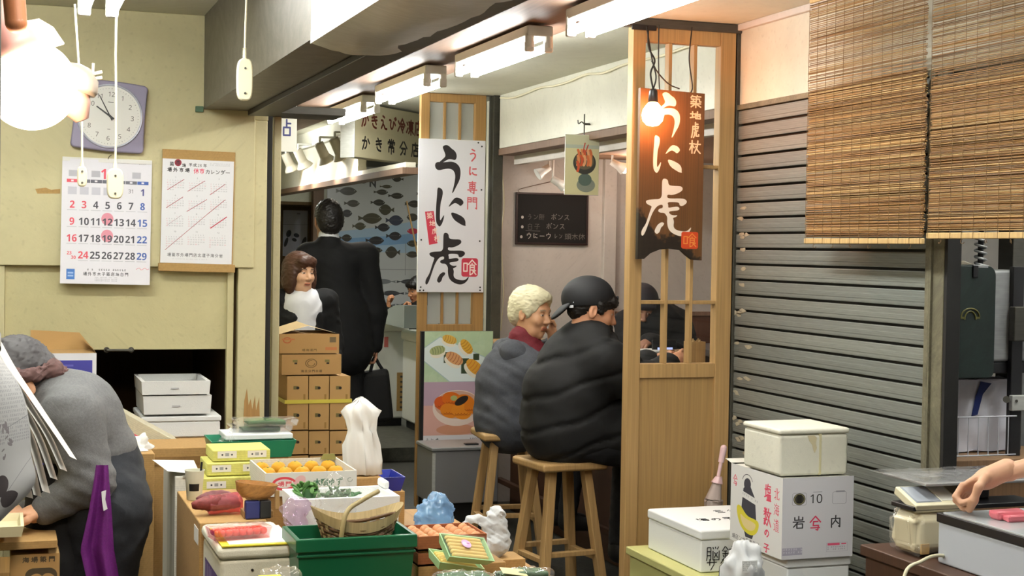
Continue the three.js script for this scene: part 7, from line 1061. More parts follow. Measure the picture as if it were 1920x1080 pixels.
function headSkin(tone, o = {}) {
  const P = [E([0, 0.03, -0.012], [0.074, 0.085, 0.094]), E([0, -0.03, 0.02], [0.06, 0.082, 0.066], 0.03), C([-0.028, -0.086, 0.036], [0.028, -0.086, 0.036], 0.025, 0.025, 0.03), E([0, -0.1, 0.058], [0.017, 0.015, 0.017], 0.02), C([0, 0.008, 0.084], [0, -0.028, 0.102], 0.0075, 0.0105, 0.016), E([-0.011, -0.034, 0.092], [0.008, 0.007, 0.009], 0.008), E([0.011, -0.034, 0.092], [0.008, 0.007, 0.009], 0.008), C([-0.034, 0.024, 0.075], [0.034, 0.024, 0.075], 0.009, 0.009, 0.02), E([-0.036, -0.026, 0.06], [0.024, 0.024, 0.022], 0.02), E([0.036, -0.026, 0.06], [0.024, 0.024, 0.022], 0.02), E([-0.03, 0.004, 0.094], [0.015, 0.01, 0.014], 0.014, true), E([0.03, 0.004, 0.094], [0.015, 0.01, 0.014], 0.014, true), E([-0.029, 0.003, 0.073], [0.0125, 0.0125, 0.0115], 0.003), E([0.029, 0.003, 0.073], [0.0125, 0.0125, 0.0115], 0.003), C([-0.015, -0.059, 0.08], [0.015, -0.059, 0.08], 0.0062, 0.0062, 0.006), C([-0.013, -0.067, 0.079], [0.013, -0.067, 0.079], 0.0062, 0.0062, 0.006), E([-0.077, -0.006, -0.006], [0.0075, 0.031, 0.018], 0.008), E([0.077, -0.006, -0.006], [0.0075, 0.031, 0.018], 0.008), E([-0.083, -0.004, 0.001], [0.004, 0.016, 0.009], 0.004, true), E([0.083, -0.004, 0.001], [0.004, 0.016, 0.009], 0.004, true), C([0, -0.06, -0.018], [0, -0.19, -0.034], 0.05, 0.056, 0.03)];
  const base = new THREE.Color(tone), dark = new THREE.Color(0x2a1c18), lip = base.clone().multiply(new THREE.Color(1.0, 0.62, 0.62)), brow = new THREE.Color(o.brow ?? 0x2b2220), white = new THREE.Color(0xcfc4b8);
  return tint(skin(P, 0.0036, 0.03), (x, y, z) => { const ax = Math.abs(x); if (z > 0.062 && Math.hypot((ax - 0.029) / 0.0125, (y - 0.003) / 0.0048) < 1) return Math.hypot(ax - 0.029, y - 0.003) < 0.0062 || y > 0.0055 ? dark : white; if (z > 0.058 && ax > 0.013 && ax < 0.046 && Math.abs(y - 0.027 + Math.abs(ax - 0.03) * 0.12) < 0.0035) return brow; if (z > 0.07 && ax < 0.02 && y < -0.054 && y > -0.072) return Math.abs(y + 0.063) < 0.0016 ? dark : lip; return base; });
}
function handSkin(tone, at, dir, palm, curl = 0.5, mirror = 1, sc = 1) {
  const P = [E([0, 0.045, 0], [0.037, 0.048, 0.0145]), C([0, -0.03, 0], [0, 0.02, 0], 0.026, 0.026, 0.02)], xs = [-0.028, -0.0095, 0.0095, 0.0275], ln = [[0.026, 0.018, 0.014], [0.032, 0.022, 0.017], [0.034, 0.025, 0.018], [0.032, 0.022, 0.016]];
  xs.forEach((x, i) => { let p = V(x, 0.082 - Math.abs(x) * 0.12, 0.001), a = curl * 0.45; ln[i].forEach((l, j) => { const q = p.clone().add(V(x * 0.05, Math.cos(a) * l, Math.sin(a) * l)); P.push(C(p, q, 0.0088 - j * 0.0007, 0.0082 - j * 0.0007, 0.004)); p = q; a += curl * 0.9; }); });
  let p = V(0.028, 0.022, 0.006); for (const q of [V(0.047, 0.045, 0.012 + curl * 0.012), V(0.05 - curl * 0.012, 0.07, 0.018 + curl * 0.022), V(0.045 - curl * 0.022, 0.09, 0.022 + curl * 0.026)]) { P.push(C(p, q, 0.0115, 0.0092, 0.006)); p = q; }
  const g = skin(P, 0.0034, 0.012), y = V(...dir).normalize(), z = V(...palm); z.addScaledVector(y, -z.dot(y)).normalize(); const x = y.clone().cross(z);
  const b = new THREE.Color(tone); g.applyMatrix4(new THREE.Matrix4().makeScale(mirror * sc, sc, sc)); if (mirror < 0) { const ix = g.index.array; for (let i = 0; i < ix.length; i += 3) { const t = ix[i]; ix[i] = ix[i + 1]; ix[i + 1] = t; } g.computeVertexNormals(); }
  g.applyMatrix4(new THREE.Matrix4().makeBasis(x, y, z).setPosition(at.isVector3 ? at : V(...at))); return tint(g, () => b);
}
function bodySkin(J, tone, hands = []) {
  const P = [C(J.pelvis, J.chest, 0.1, 0.11), C(J.chest, J.neck, 0.1, 0.05), C(J.neck, V(...(J.head.c.isVector3 ? J.head.c.toArray() : J.head.c)), 0.05, 0.05)];
  for (const s of ['L', 'R']) { if (J['s' + s]) P.push(C(J.chest, J['s' + s], 0.07, 0.045), C(J['s' + s], J['e' + s], 0.042, 0.034), C(J['e' + s], J['w' + s], 0.033, 0.024)); if (J['h' + s]) P.push(C(J.pelvis, J['h' + s], 0.08, 0.075), C(J['h' + s], J['k' + s], 0.072, 0.05), C(J['k' + s], J['a' + s], 0.048, 0.034)); }
  const b = new THREE.Color(tone), g = tint(skin(P, 0.02, 0.04), () => b), h = headSkin(tone, J.head).applyMatrix4(headBasis(J.head));
  return joinSkin([g, h, ...hands]);
}
function clothing(t, name, prims, cell, m, k = 0.05, warp, label) { const g = skin(prims, cell, k, warp); return part(t, name, metric(g), m, label); }
function hairOf(t, J, prims, m, warp, name = 'hair', tip = 0) { const g = skin(prims, 0.0045, 0.02, warp).rotateX(tip); g.applyMatrix4(headBasis(J.head)); return part(t, name, g, m); }
const shoes = (t, J, m) => { for (const s of ['L', 'R']) if (J['a' + s]) { const a = V(...J['a' + s]), f = V(...J['t' + s]); part(t, 'shoe', skin([C([a.x, 0.045, a.z], [f.x, 0.032, f.z], 0.042, 0.03), C([a.x, 0.045, a.z], [a.x, 0.1, a.z], 0.04, 0.042)], 0.009, 0.03), m); } };
const cap0 = [E([0, 0.04, -0.015], [0.082, 0.092, 0.103])];
mat('hairBlack', 0x171312, 0.5); mat('hairBrown', 0x46291a, 0.5); mat('hairWhite', 0xd6cfae, 0.65, { ...bump(TX.weave, 0.001) });
mat('suitBlack', 0x06070b, 0.85, { ...bump(TX.weave, 0.0004) }); mat('shirtWhite', 0xe2e4ea, 0.7); mat('puffer', 0x08090b, 0.8); mat('greyWool', 0x4a4d55, 0.85, { map: TX.knit, ...bump(TX.weave, 0.0008) }); mat('greyKnit', 0x6f7072, 0.85, { map: TX.knit, ...bump(TX.weave, 0.001) }); mat('redKnit', 0x6e1020, 0.8, { map: TX.knit }); mat('jeans', 0x22262e, 0.85, { map: TX.knit, ...bump(TX.weave, 0.0006) }); mat('purpleCloth', 0x6d1479, 0.7, { map: TX.knit }); mat('shoeDark', 0x1b1a1a, 0.5); mat('trouserDark', 0x0c0c10, 0.85);
const add = (p, x, y, z) => V(p[0] + x, p[1] + y, p[2] + z), A3 = (v) => v.toArray();
// --- young diner in the black padded coat
{
  const z = -5.78, hc = onZ(1110, 582, z + 0.02), J = { pelvis: [2.24, 0.74, z], chest: [2.3, 1.04, z], neck: [hc.x - 0.055, hc.y - 0.13, z + 0.01], head: { c: hc, f: [0.95, -0.24, 0.24], u: [0.22, 1, 0], s: 1.0 }, sL: [2.33, 1.05, z - 0.16], sR: [2.33, 1.05, z + 0.16], eL: [2.5, 0.95, z - 0.2], eR: [2.5, 0.94, z + 0.19], wL: [2.66, 1.03, z - 0.08], wR: [2.66, 1.03, z + 0.1], hL: [2.18, 0.72, z - 0.09], hR: [2.18, 0.72, z + 0.09], kL: [2.56, 0.68, z - 0.12], kR: [2.56, 0.66, z + 0.13], aL: [2.52, 0.26, z - 0.1], aR: [2.5, 0.26, z + 0.12] };
  const tone = 0xd49a78, t = thing('person', 'young diner in black padded coat and backwards dark cap on a stool', 'person');
  part(t, 'body', bodySkin(J, tone, [handSkin(tone, J.wR, [0.8, 0.3, -0.4], [0, -0.4, -1], 0.8, 1), handSkin(tone, J.wL, [0.8, 0.1, 0.4], [0, -0.4, 1], 0.8, -1)]), SKIN);
  const quilt = (x, y, zz) => { const u = (y - (x - 2.2) * 0.4 + 0.012 * noise3(x * 5, y * 5, zz * 5)) / 0.135, q = u - Math.round(u); return 0.011 * Math.exp(-q * q * 160) + 0.005 * fbm(x * 7, y * 10, zz * 7, 2); };
  const ck = M.puffer; clothing(t, 'padded_coat', [C([2.225, 0.77, z], [2.24, 0.9, z], 0.185, 0.19), C([2.24, 0.9, z], [2.29, 1.03, z], 0.185, 0.165), C([2.29, 1.03, z], [2.345, 1.13, z], 0.145, 0.09), C([2.2, 0.755, z + 0.04], [2.45, 0.74, z + 0.09], 0.135, 0.115), C([2.2, 0.755, z - 0.04], [2.45, 0.74, z - 0.09], 0.135, 0.115), C(J.sR, J.eR, 0.1, 0.088), C(J.eR, [2.63, 1.02, z + 0.11], 0.085, 0.06), C(J.sL, J.eL, 0.1, 0.088), C(J.eL, [2.63, 1.02, z - 0.09], 0.085, 0.06), C([2.31, 1.14, z - 0.07], [2.31, 1.14, z + 0.07], 0.062, 0.062)], 0.0115, ck, 0.06, quilt);
  clothing(t, 'trousers', [C(J.hR, J.kR, 0.085, 0.065), C(J.kR, J.aR, 0.062, 0.05), C(J.hL, J.kL, 0.085, 0.065), C(J.kL, J.aL, 0.062, 0.05)], 0.014, M.trouserDark, 0.03, wrinkle(0.006, 14));
  for (const s of ['L', 'R']) { const a = J['a' + s]; part(t, 'shoe', skin([C([a[0], a[1] - 0.05, a[2]], [a[0] + 0.15, a[1] - 0.07, a[2]], 0.044, 0.034), C([a[0], a[1] - 0.05, a[2]], [a[0], a[1], a[2]], 0.044, 0.046)], 0.009, 0.03), M.shoeDark); }
  hairOf(t, J, [...cap0, E([0, -0.012, -0.062], [0.06, 0.045, 0.04], 0.02), C([-0.078, 0.03, 0.02], [-0.074, 0.0, 0.03], 0.01), C([0.078, 0.03, 0.02], [0.074, 0.0, 0.03], 0.01), E([0, 0.05, 0.07], [0.062, 0.028, 0.03], 0.02), E([0, -0.045, 0.1], [0.068, 0.085, 0.075], 0.01, true), E([0, -0.12, 0.02], [0.1, 0.075, 0.1], 0.01, true)], M.hairBlack, wrinkle(0.004, 60));
  const cm = mat('capBlack', 0x16171b, 0.7, { ...bump(TX.weave, 0.0006) }), cap = hairOf(t, J, [E([0, 0.052, -0.016], [0.092, 0.094, 0.112]), E([0, -0.075, 0.01], [0.2, 0.1, 0.2], 0.006, true), E([0, -0.005, 0.15], [0.1, 0.07, 0.085], 0.01, true), E([0, 0.0, -0.016], [0.086, 0.06, 0.106], 0.004, true)], cm, undefined, 'cap', -0.28), hb = headBasis(J.head);
  const peak = skin([E([0, 0.004, -0.036], [0.074, 0.013, 0.06]), E([0, -0.028, -0.03], [0.09, 0.026, 0.09], 0.006, true)], 0.004, 0.01).rotateX(-1.0).translate(0, 0.0, -0.1).applyMatrix4(hb); part(cap, 'peak', peak, cm);
  for (const [yy, w0] of [[0.075, 0.02], [0.05, 0.03], [0.03, 0.022]]) part(cap, 'white_badge', new RoundedBoxGeometry(w0, 0.011, 0.004, 1, 0.001).rotateY(-2.45).translate(-0.058, yy - 0.012, -0.094).rotateX(-0.28).applyMatrix4(hb), M.shirtWhite);
  part(cap, 'strap_gap', new THREE.TorusGeometry(0.024, 0.004, 8, 24, Math.PI).translate(0, 0.058, 0.09).applyMatrix4(hb), cm);
}
// --- white-haired diner in grey
{
  const z = -6.66, hc = onZ(997, 588, z + 0.03), J = { pelvis: [2.28, 0.75, z], chest: [2.33, 0.97, z], neck: [hc.x - 0.02, hc.y - 0.14, z + 0.02], head: { c: hc, f: [0.6, -0.1, 0.79], u: [0.05, 1, 0], s: 0.97, brow: 0xa08c74 }, sL: [2.37, 0.95, z - 0.14], sR: [2.33, 0.93, z + 0.135], eL: [2.58, 1.02, z - 0.12], eR: [2.48, 0.9, z + 0.18], wL: A3(onZ(1036, 634, z - 0.02)), wR: [2.66, 1.03, z + 0.14], hL: [2.24, 0.73, z - 0.08], hR: [2.24, 0.73, z + 0.08], kL: [2.6, 0.68, z - 0.1], kR: [2.6, 0.68, z + 0.1], aL: [2.55, 0.26, z - 0.08], aR: [2.55, 0.26, z + 0.08] };
  const tone = 0xcf9d78, t = thing('person', 'white-haired diner in grey hooded coat and red collar, cheek on hand', 'person');
  part(t, 'body', bodySkin(J, tone, [handSkin(tone, J.wL, [-0.1, 1, 0.25], [-0.9, 0.2, 0.2], 1.0, -1, 0.9), handSkin(tone, J.wR, [1, -0.2, -0.2], [0, -1, 0], 0.5, 1, 0.9)]), SKIN);
  clothing(t, 'hooded_coat', [C([2.29, 0.73, z], [2.3, 0.88, z], 0.175, 0.17), C([2.3, 0.86, z], [2.325, 0.95, z], 0.165, 0.135), C([2.325, 0.95, z], [2.34, 1.01, z], 0.12, 0.09), C([2.28, 0.69, z + 0.05], [2.46, 0.69, z + 0.1], 0.145, 0.11), C([2.28, 0.69, z - 0.05], [2.46, 0.69, z - 0.1], 0.145, 0.11), C(J.sR, J.eR, 0.08, 0.07), C(J.eR, [2.62, 1.02, z + 0.14], 0.066, 0.046), C(J.sL, J.eL, 0.08, 0.068), C(J.eL, V(...J.wL).add(V(0, -0.05, 0)), 0.062, 0.042)], 0.011, M.greyWool, 0.06, wrinkle(0.006, 7, 4));
  clothing(t, 'hood', [C([hc.x - 0.1, hc.y - 0.175, z - 0.1], [hc.x - 0.11, hc.y - 0.18, z + 0.08], 0.05, 0.056), C([hc.x - 0.11, hc.y - 0.18, z + 0.08], [hc.x - 0.02, hc.y - 0.24, z + 0.16], 0.056, 0.03), C([hc.x - 0.14, hc.y - 0.22, z], [hc.x - 0.155, hc.y - 0.28, z], 0.06, 0.05)], 0.009, M.greyWool, 0.03, wrinkle(0.004, 14, 2));
  clothing(t, 'red_collar', [C(V(...J.neck).add(V(-0.02, 0.02, 0)), V(...J.neck).add(V(0.02, -0.09, 0.03)), 0.068, 0.098), C(V(...J.neck).add(V(0.03, -0.06, 0.03)), V(...J.neck).add(V(0.09, -0.16, 0.05)), 0.06, 0.06)], 0.007, M.redKnit, 0.03, wrinkle(0.004, 30));
  clothing(t, 'trousers', [C(J.hR, J.kR, 0.075, 0.06), C(J.kR, J.aR, 0.056, 0.046), C(J.hL, J.kL, 0.075, 0.06), C(J.kL, J.aL, 0.056, 0.046)], 0.014, M.trouserDark, 0.03, wrinkle(0.005, 14));
  for (const s of ['L', 'R']) { const a = J['a' + s]; part(t, 'shoe', skin([C([a[0], a[1] - 0.05, a[2]], [a[0] + 0.13, a[1] - 0.07, a[2]], 0.04, 0.03), C([a[0], a[1] - 0.05, a[2]], [a[0], a[1], a[2]], 0.04, 0.042)], 0.009, 0.03), M.shoeDark); }
  hairOf(t, J, [E([0, 0.045, -0.02], [0.088, 0.094, 0.108]), E([0, -0.015, -0.07], [0.07, 0.06, 0.05], 0.03), E([0, 0.085, 0.045], [0.06, 0.03, 0.045], 0.03), E([-0.07, 0.02, 0.016], [0.016, 0.04, 0.024], 0.02), E([0.07, 0.02, 0.016], [0.016, 0.04, 0.024], 0.02), E([0, -0.03, 0.098], [0.075, 0.098, 0.076], 0.012, true), E([0, -0.14, 0.01], [0.1, 0.075, 0.1], 0.012, true), E([-0.1, -0.025, 0.0], [0.035, 0.035, 0.03], 0.01, true), E([0.1, -0.025, 0.0], [0.035, 0.035, 0.03], 0.01, true)], M.hairWhite, wrinkle(0.0035, 34));
}
// --- man in a dark suit, seen from behind
{
  const z = -9.5, P = (px, py, dz = 0) => onZ(px, py, z + dz), hc = P(615, 414), x = P(628, 500).x, J = { pelvis: [x + 0.02, 0.92, z], chest: [x, 1.38, z], neck: [hc.x + 0.005, hc.y - 0.115, z], head: { c: hc, f: [-0.05, -0.06, -1], s: 1.08 }, sL: [x - 0.17, 1.43, z], sR: A3(P(684, 480)), eL: [x - 0.24, 1.1, z - 0.02], eR: A3(P(704, 585)), wL: [x - 0.23, 0.85, z - 0.1], wR: A3(P(703, 648)), hL: [x - 0.08, 0.9, z], hR: [x + 0.1, 0.9, z], kL: [x - 0.08, 0.5, z - 0.02], kR: [x + 0.1, 0.5, z + 0.03], aL: [x - 0.08, 0.09, z - 0.05], aR: [x + 0.1, 0.09, z + 0.06], tL: [x - 0.09, 0, z - 0.22], tR: [x + 0.12, 0, z - 0.1] };
  const tone = 0xb88468, t = thing('person', 'man in dark suit seen from behind, walking away with a black bag', 'person');
  part(t, 'body', bodySkin(J, tone, [handSkin(tone, J.wR, [0.05, -1, 0], [-1, 0, 0], 1.1, -1), handSkin(tone, J.wL, [0, -1, -0.2], [1, 0, 0], 0.6, 1)]), SKIN);
  clothing(t, 'suit_jacket', [C([x + 0.02, 0.82, z], [x, 1.12, z], 0.2, 0.17), C([x, 1.1, z], [x, 1.36, z], 0.165, 0.15), C([x - 0.02, 1.42, z], V(hc.x, hc.y - 0.15, z + 0.03), 0.11, 0.08), C([x - 0.06, 1.42, z], J.sL, 0.11, 0.085), C([x + 0.04, 1.42, z], J.sR, 0.11, 0.085), C([x + 0.06, 1.05, z], [x + 0.07, 0.84, z], 0.17, 0.19), C(J.sR, J.eR, 0.085, 0.072), C(J.eR, J.wR, 0.07, 0.052), C(J.sL, J.eL, 0.085, 0.072), C(J.eL, J.wL, 0.07, 0.052)], 0.012, M.suitBlack, 0.04, wrinkle(0.003, 8, 8));
  clothing(t, 'shirt_collar', [C(V(hc.x, hc.y - 0.13, z + 0.03), V(hc.x, hc.y - 0.1, z + 0.024), 0.072, 0.066)], 0.006, M.shirtWhite, 0.01);
  clothing(t, 'trousers', [C(J.hR, J.kR, 0.11, 0.085), C(J.kR, J.aR, 0.082, 0.07), C(J.hL, J.kL, 0.11, 0.085), C(J.kL, J.aL, 0.082, 0.07)], 0.014, M.suitBlack, 0.03, wrinkle(0.005, 14)); shoes(t, J, M.shoeDark);
  hairOf(t, J, [...cap0, E([0, -0.005, -0.06], [0.08, 0.085, 0.055], 0.03), E([0, -0.06, 0.1], [0.075, 0.1, 0.08], 0.01, true), E([0, -0.17, 0.01], [0.1, 0.075, 0.1], 0.01, true)], M.hairBlack, wrinkle(0.004, 50));
  const b = P(706, 715), bag = thing('hand_bag', 'black fabric tote bag in the hand of the man in the suit', 'bag', [b.x, 0, z]), top = P(700, 695).y, bot = P(706, 793).y, bm = mat('bagBlack', 0x0f0f11, 0.7, { ...bump(TX.weave, 0.0006) });
  part(bag, 'bag_body', crumple(new RoundedBoxGeometry(0.19, top - bot, 0.1, 8, 0.035), 0.012, 9, 3).rotateZ(0.1).translate(0, (top + bot) / 2, 0), bm); const hx = J.wR[0] - b.x, hy = J.wR[1] - 0.09; part(bag, 'handle', tube([[-0.05, top - 0.02, 0.02], [hx - 0.02, (top + hy) / 2, 0.01], [hx, hy + 0.01, 0], [hx + 0.03, (top + hy) / 2, 0.01], [0.06, top - 0.03, 0.02]], 0.011, 40, 8), bm);
}
// --- woman coming up the passage
{
  const z = -8.35, P = (px, py, dz = 0) => onZ(px, py, z + dz), hc = P(562, 512), x = hc.x + 0.01, J = { pelvis: [x, 0.84, z - 0.05], chest: [x, 1.16, z - 0.03], neck: [hc.x, hc.y - 0.14, z - 0.02], head: { c: hc, f: [0.42, -0.02, 0.9], u: [0.04, 1, 0], s: 0.95 }, sL: [x + 0.15, 1.19, z - 0.03], sR: [x - 0.15, 1.19, z - 0.03], eL: [x + 0.2, 0.94, z - 0.05], eR: [x - 0.2, 0.94, z - 0.05], wL: [x + 0.17, 0.78, z + 0.1], wR: [x - 0.17, 0.78, z + 0.1], hL: [x + 0.07, 0.82, z - 0.05], hR: [x - 0.07, 0.82, z - 0.05], kL: [x + 0.08, 0.45, z], kR: [x - 0.08, 0.45, z - 0.1], aL: [x + 0.08, 0.08, z + 0.08], aR: [x - 0.08, 0.08, z - 0.14], tL: [x + 0.09, 0, z + 0.24], tR: [x - 0.08, 0, z + 0.03] };
  const tone = 0xe0b190, t = thing('person', 'woman with brown bob in black jacket and white top above the cartons', 'person');
  part(t, 'body', bodySkin(J, tone, [handSkin(tone, J.wL, [-0.3, -0.6, 0.6], [-1, 0, 0], 0.7, 1, 0.9), handSkin(tone, J.wR, [0.3, -0.6, 0.6], [1, 0, 0], 0.7, -1, 0.9)]), SKIN);
  clothing(t, 'white_top', [C([x, 0.82, z - 0.03], J.chest, 0.128, 0.126), C(J.chest, V(...J.neck).add(V(0, -0.03, 0)), 0.118, 0.066)], 0.01, M.shirtWhite, 0.04, wrinkle(0.002, 9));
  clothing(t, 'jacket', [C([x, 0.78, z - 0.05], [x, 1.1, z - 0.05], 0.155, 0.145), C([x, 1.1, z - 0.05], [x, 1.2, z - 0.05], 0.14, 0.09), C(J.sL, J.eL, 0.068, 0.058), C(J.eL, J.wL, 0.056, 0.044), C(J.sR, J.eR, 0.068, 0.058), C(J.eR, J.wR, 0.056, 0.044), C([x - 0.07, 1.19, z - 0.03], J.sR, 0.06, 0.06), C([x + 0.07, 1.19, z - 0.03], J.sL, 0.06, 0.06), C([x + 0.02, 0.76, z + 0.13], [x + 0.016, 1.2, z + 0.1], 0.06, 0.055, 0.015, true), C([x, 1.22, z + 0.03], [x, 1.34, z], 0.06, 0.09, 0.02, true)], 0.011, M.suitBlack, 0.03, wrinkle(0.005, 12, 3));
  clothing(t, 'trousers', [C(J.hR, J.kR, 0.095, 0.07), C(J.kR, J.aR, 0.068, 0.06), C(J.hL, J.kL, 0.095, 0.07), C(J.kL, J.aL, 0.068, 0.06)], 0.014, M.trouserDark, 0.03); shoes(t, J, M.shoeDark);
  hairOf(t, J, [E([0, 0.035, -0.018], [0.092, 0.097, 0.108]), E([-0.072, -0.04, 0.005], [0.03, 0.09, 0.055], 0.03), E([0.072, -0.04, 0.005], [0.03, 0.09, 0.055], 0.03), E([0, -0.045, -0.06], [0.085, 0.085, 0.05], 0.03), E([0, 0.07, 0.068], [0.068, 0.04, 0.035], 0.02), E([0.01, -0.04, 0.105], [0.058, 0.085, 0.075], 0.012, true), E([0, -0.17, 0.03], [0.07, 0.08, 0.08], 0.02, true)], M.hairBrown, wrinkle(0.0025, 30));
}
// --- man eating behind the banner
{
  const z = -12.8, P = (px, py, dz = 0) => onZ(px, py, z + dz), hc = P(784, 544), x = hc.x + 0.06, J = { pelvis: [x + 0.05, 0.58, z], chest: [x + 0.02, 0.95, z], neck: [hc.x + 0.03, hc.y - 0.14, z], head: { c: hc, f: [-0.93, -0.2, 0.3] }, sL: [x, 0.98, z + 0.16], sR: [x, 0.98, z - 0.16], eL: [x - 0.16, 0.8, z + 0.14], eR: [x - 0.2, 0.85, z - 0.16], wL: A3(P(754, 588, 0.05)), wR: [x - 0.3, 0.95, z - 0.1], hL: [x + 0.03, 0.56, z + 0.09], hR: [x + 0.03, 0.56, z - 0.09], kL: [x - 0.2, 0.56, z + 0.12], kR: [x - 0.2, 0.56, z - 0.1], aL: [x - 0.18, 0.19, z + 0.12], aR: [x - 0.18, 0.19, z - 0.1] };
  const tone = 0xc48a66, t = thing('person', 'seated diner lifting food to the mouth beside the white banner', 'person');
  part(t, 'body', bodySkin(J, tone, [handSkin(tone, J.wL, [0.35, 0.9, 0], [0.6, 0, 0.5], 1.2, -1), handSkin(tone, J.wR, [-0.1, 1, 0.1], [1, 0, 0], 1.0, 1)]), SKIN);
  clothing(t, 'dark_coat', [C(J.pelvis, J.chest, 0.15, 0.145), C(J.chest, J.neck, 0.13, 0.065), C(J.sL, J.eL, 0.07, 0.06), C(J.eL, V(...J.wL).add(V(-0.005, -0.03, 0)), 0.056, 0.042), C(J.sR, J.eR, 0.07, 0.06), C(J.eR, J.wR, 0.056, 0.042)], 0.012, M.trouserDark, 0.05, wrinkle(0.006, 12)); clothing(t, 'white_scarf', [C(V(...J.neck).add(V(-0.02, -0.01, 0)), V(...J.neck).add(V(-0.02, -0.03, 0.02)), 0.066, 0.07)], 0.008, M.shirtWhite, 0.02);
  clothing(t, 'trousers', [C(J.hR, J.kR, 0.085, 0.065), C(J.kR, J.aR, 0.062, 0.05), C(J.hL, J.kL, 0.085, 0.065), C(J.kL, J.aL, 0.062, 0.05)], 0.015, M.trouserDark, 0.03); for (const s of ['L', 'R']) { const a = J['a' + s]; part(t, 'shoe', skin([C([a[0], 0.15, a[2]], [a[0] - 0.14, 0.135, a[2]], 0.043, 0.033), C([a[0], 0.15, a[2]], [a[0], 0.2, a[2]], 0.043, 0.045)], 0.009, 0.03), M.shoeDark); }
  hairOf(t, J, [...cap0, E([0, 0.0, -0.06], [0.074, 0.06, 0.05], 0.03), E([0, 0.06, 0.07], [0.07, 0.03, 0.035], 0.02), E([0, -0.055, 0.1], [0.072, 0.09, 0.08], 0.01, true), E([0, -0.14, 0.01], [0.1, 0.075, 0.1], 0.01, true)], M.hairBlack, wrinkle(0.004, 50));
  const st = thing('low_stool', 'low stool under the diner beside the white banner', 'stool', [x + 0.04, 0.1, z]); part(st, 'seat', new THREE.CylinderGeometry(0.16, 0.15, 0.04, 28).translate(0, 0.34, 0), M.darkWood); for (let i = 0; i < 4; i++) { const q = i * Math.PI / 2 + 0.78; part(st, 'leg', rod([Math.cos(q) * 0.15, 0.002, Math.sin(q) * 0.15], [Math.cos(q) * 0.1, 0.33, Math.sin(q) * 0.1], 0.014), M.railMetal); }
}
// --- cook inside the eatery
{
  const z = -7.66, P = (px, py, dz = 0) => onZ(px, py, z + dz), hc = P(1203, 578), x = hc.x + 0.05, J = { pelvis: [x + 0.14, 0.82, z - 0.05], chest: [x + 0.05, 1.08, z - 0.02], neck: [hc.x + 0.03, hc.y - 0.13, z - 0.02], head: { c: hc, f: [-0.2, -0.35, 0.9], u: [0, 1, 0.3], s: 1.0 }, sL: [x + 0.17, 1.1, z + 0.02], sR: [x - 0.13, 1.1, z - 0.02], eL: [x + 0.18, 0.92, z + 0.16], eR: [x - 0.16, 0.9, z + 0.12], wL: A3(P(1216, 640, 0.26)), wR: [x - 0.1, 1.0, z + 0.26], hL: [x + 0.2, 0.8, z - 0.05], hR: [x + 0.05, 0.8, z - 0.05], kL: [x + 0.2, 0.45, z - 0.04], kR: [x + 0.05, 0.45, z - 0.04], aL: [x + 0.2, 0.08, z - 0.08], aR: [x + 0.05, 0.08, z - 0.08], tL: [x + 0.2, 0, z + 0.08], tR: [x + 0.05, 0, z + 0.08] };
  const tone = 0x9a6f58, t = thing('person', 'bearded cook in dark cap and shirt behind the lattice panes', 'person');
  part(t, 'body', bodySkin(J, tone, [handSkin(tone, J.wL, [-0.6, -0.2, 0.5], [0, -1, 0], 0.7, -1), handSkin(tone, J.wR, [0.5, -0.2, 0.5], [0, -1, 0], 0.7, 1)]), SKIN);
  clothing(t, 'dark_shirt', [C(J.pelvis, J.chest, 0.15, 0.15), C(J.chest, J.neck, 0.13, 0.06), C(J.sL, J.eL, 0.075, 0.062), C(J.eL, J.wL, 0.056, 0.042), C(J.sR, J.eR, 0.075, 0.062), C(J.eR, J.wR, 0.056, 0.042)], 0.012, M.trouserDark, 0.05, wrinkle(0.006, 12));
  clothing(t, 'trousers', [C(J.hR, J.kR, 0.095, 0.075), C(J.kR, J.aR, 0.072, 0.06), C(J.hL, J.kL, 0.095, 0.075), C(J.kL, J.aL, 0.072, 0.06)], 0.015, M.trouserDark, 0.03); shoes(t, J, M.shoeDark);
  hairOf(t, J, [E([0, 0.05, -0.014], [0.09, 0.09, 0.108]), E([0, -0.07, 0.01], [0.2, 0.1, 0.2], 0.008, true), C([-0.05, 0.045, 0.085], [0.05, 0.045, 0.085], 0.012, 0.012, 0.02)], mat('capGrey', 0x25222a, 0.7), undefined, 'cap');
  hairOf(t, J, [C([-0.055, -0.05, 0.03], [0, -0.1, 0.06], 0.018, 0.022), C([0.055, -0.05, 0.03], [0, -0.1, 0.06], 0.018, 0.022), C([-0.018, -0.048, 0.082], [0.018, -0.048, 0.082], 0.007)], mat('beard', 0x30231e, 0.7), wrinkle(0.003, 60), 'beard');
}
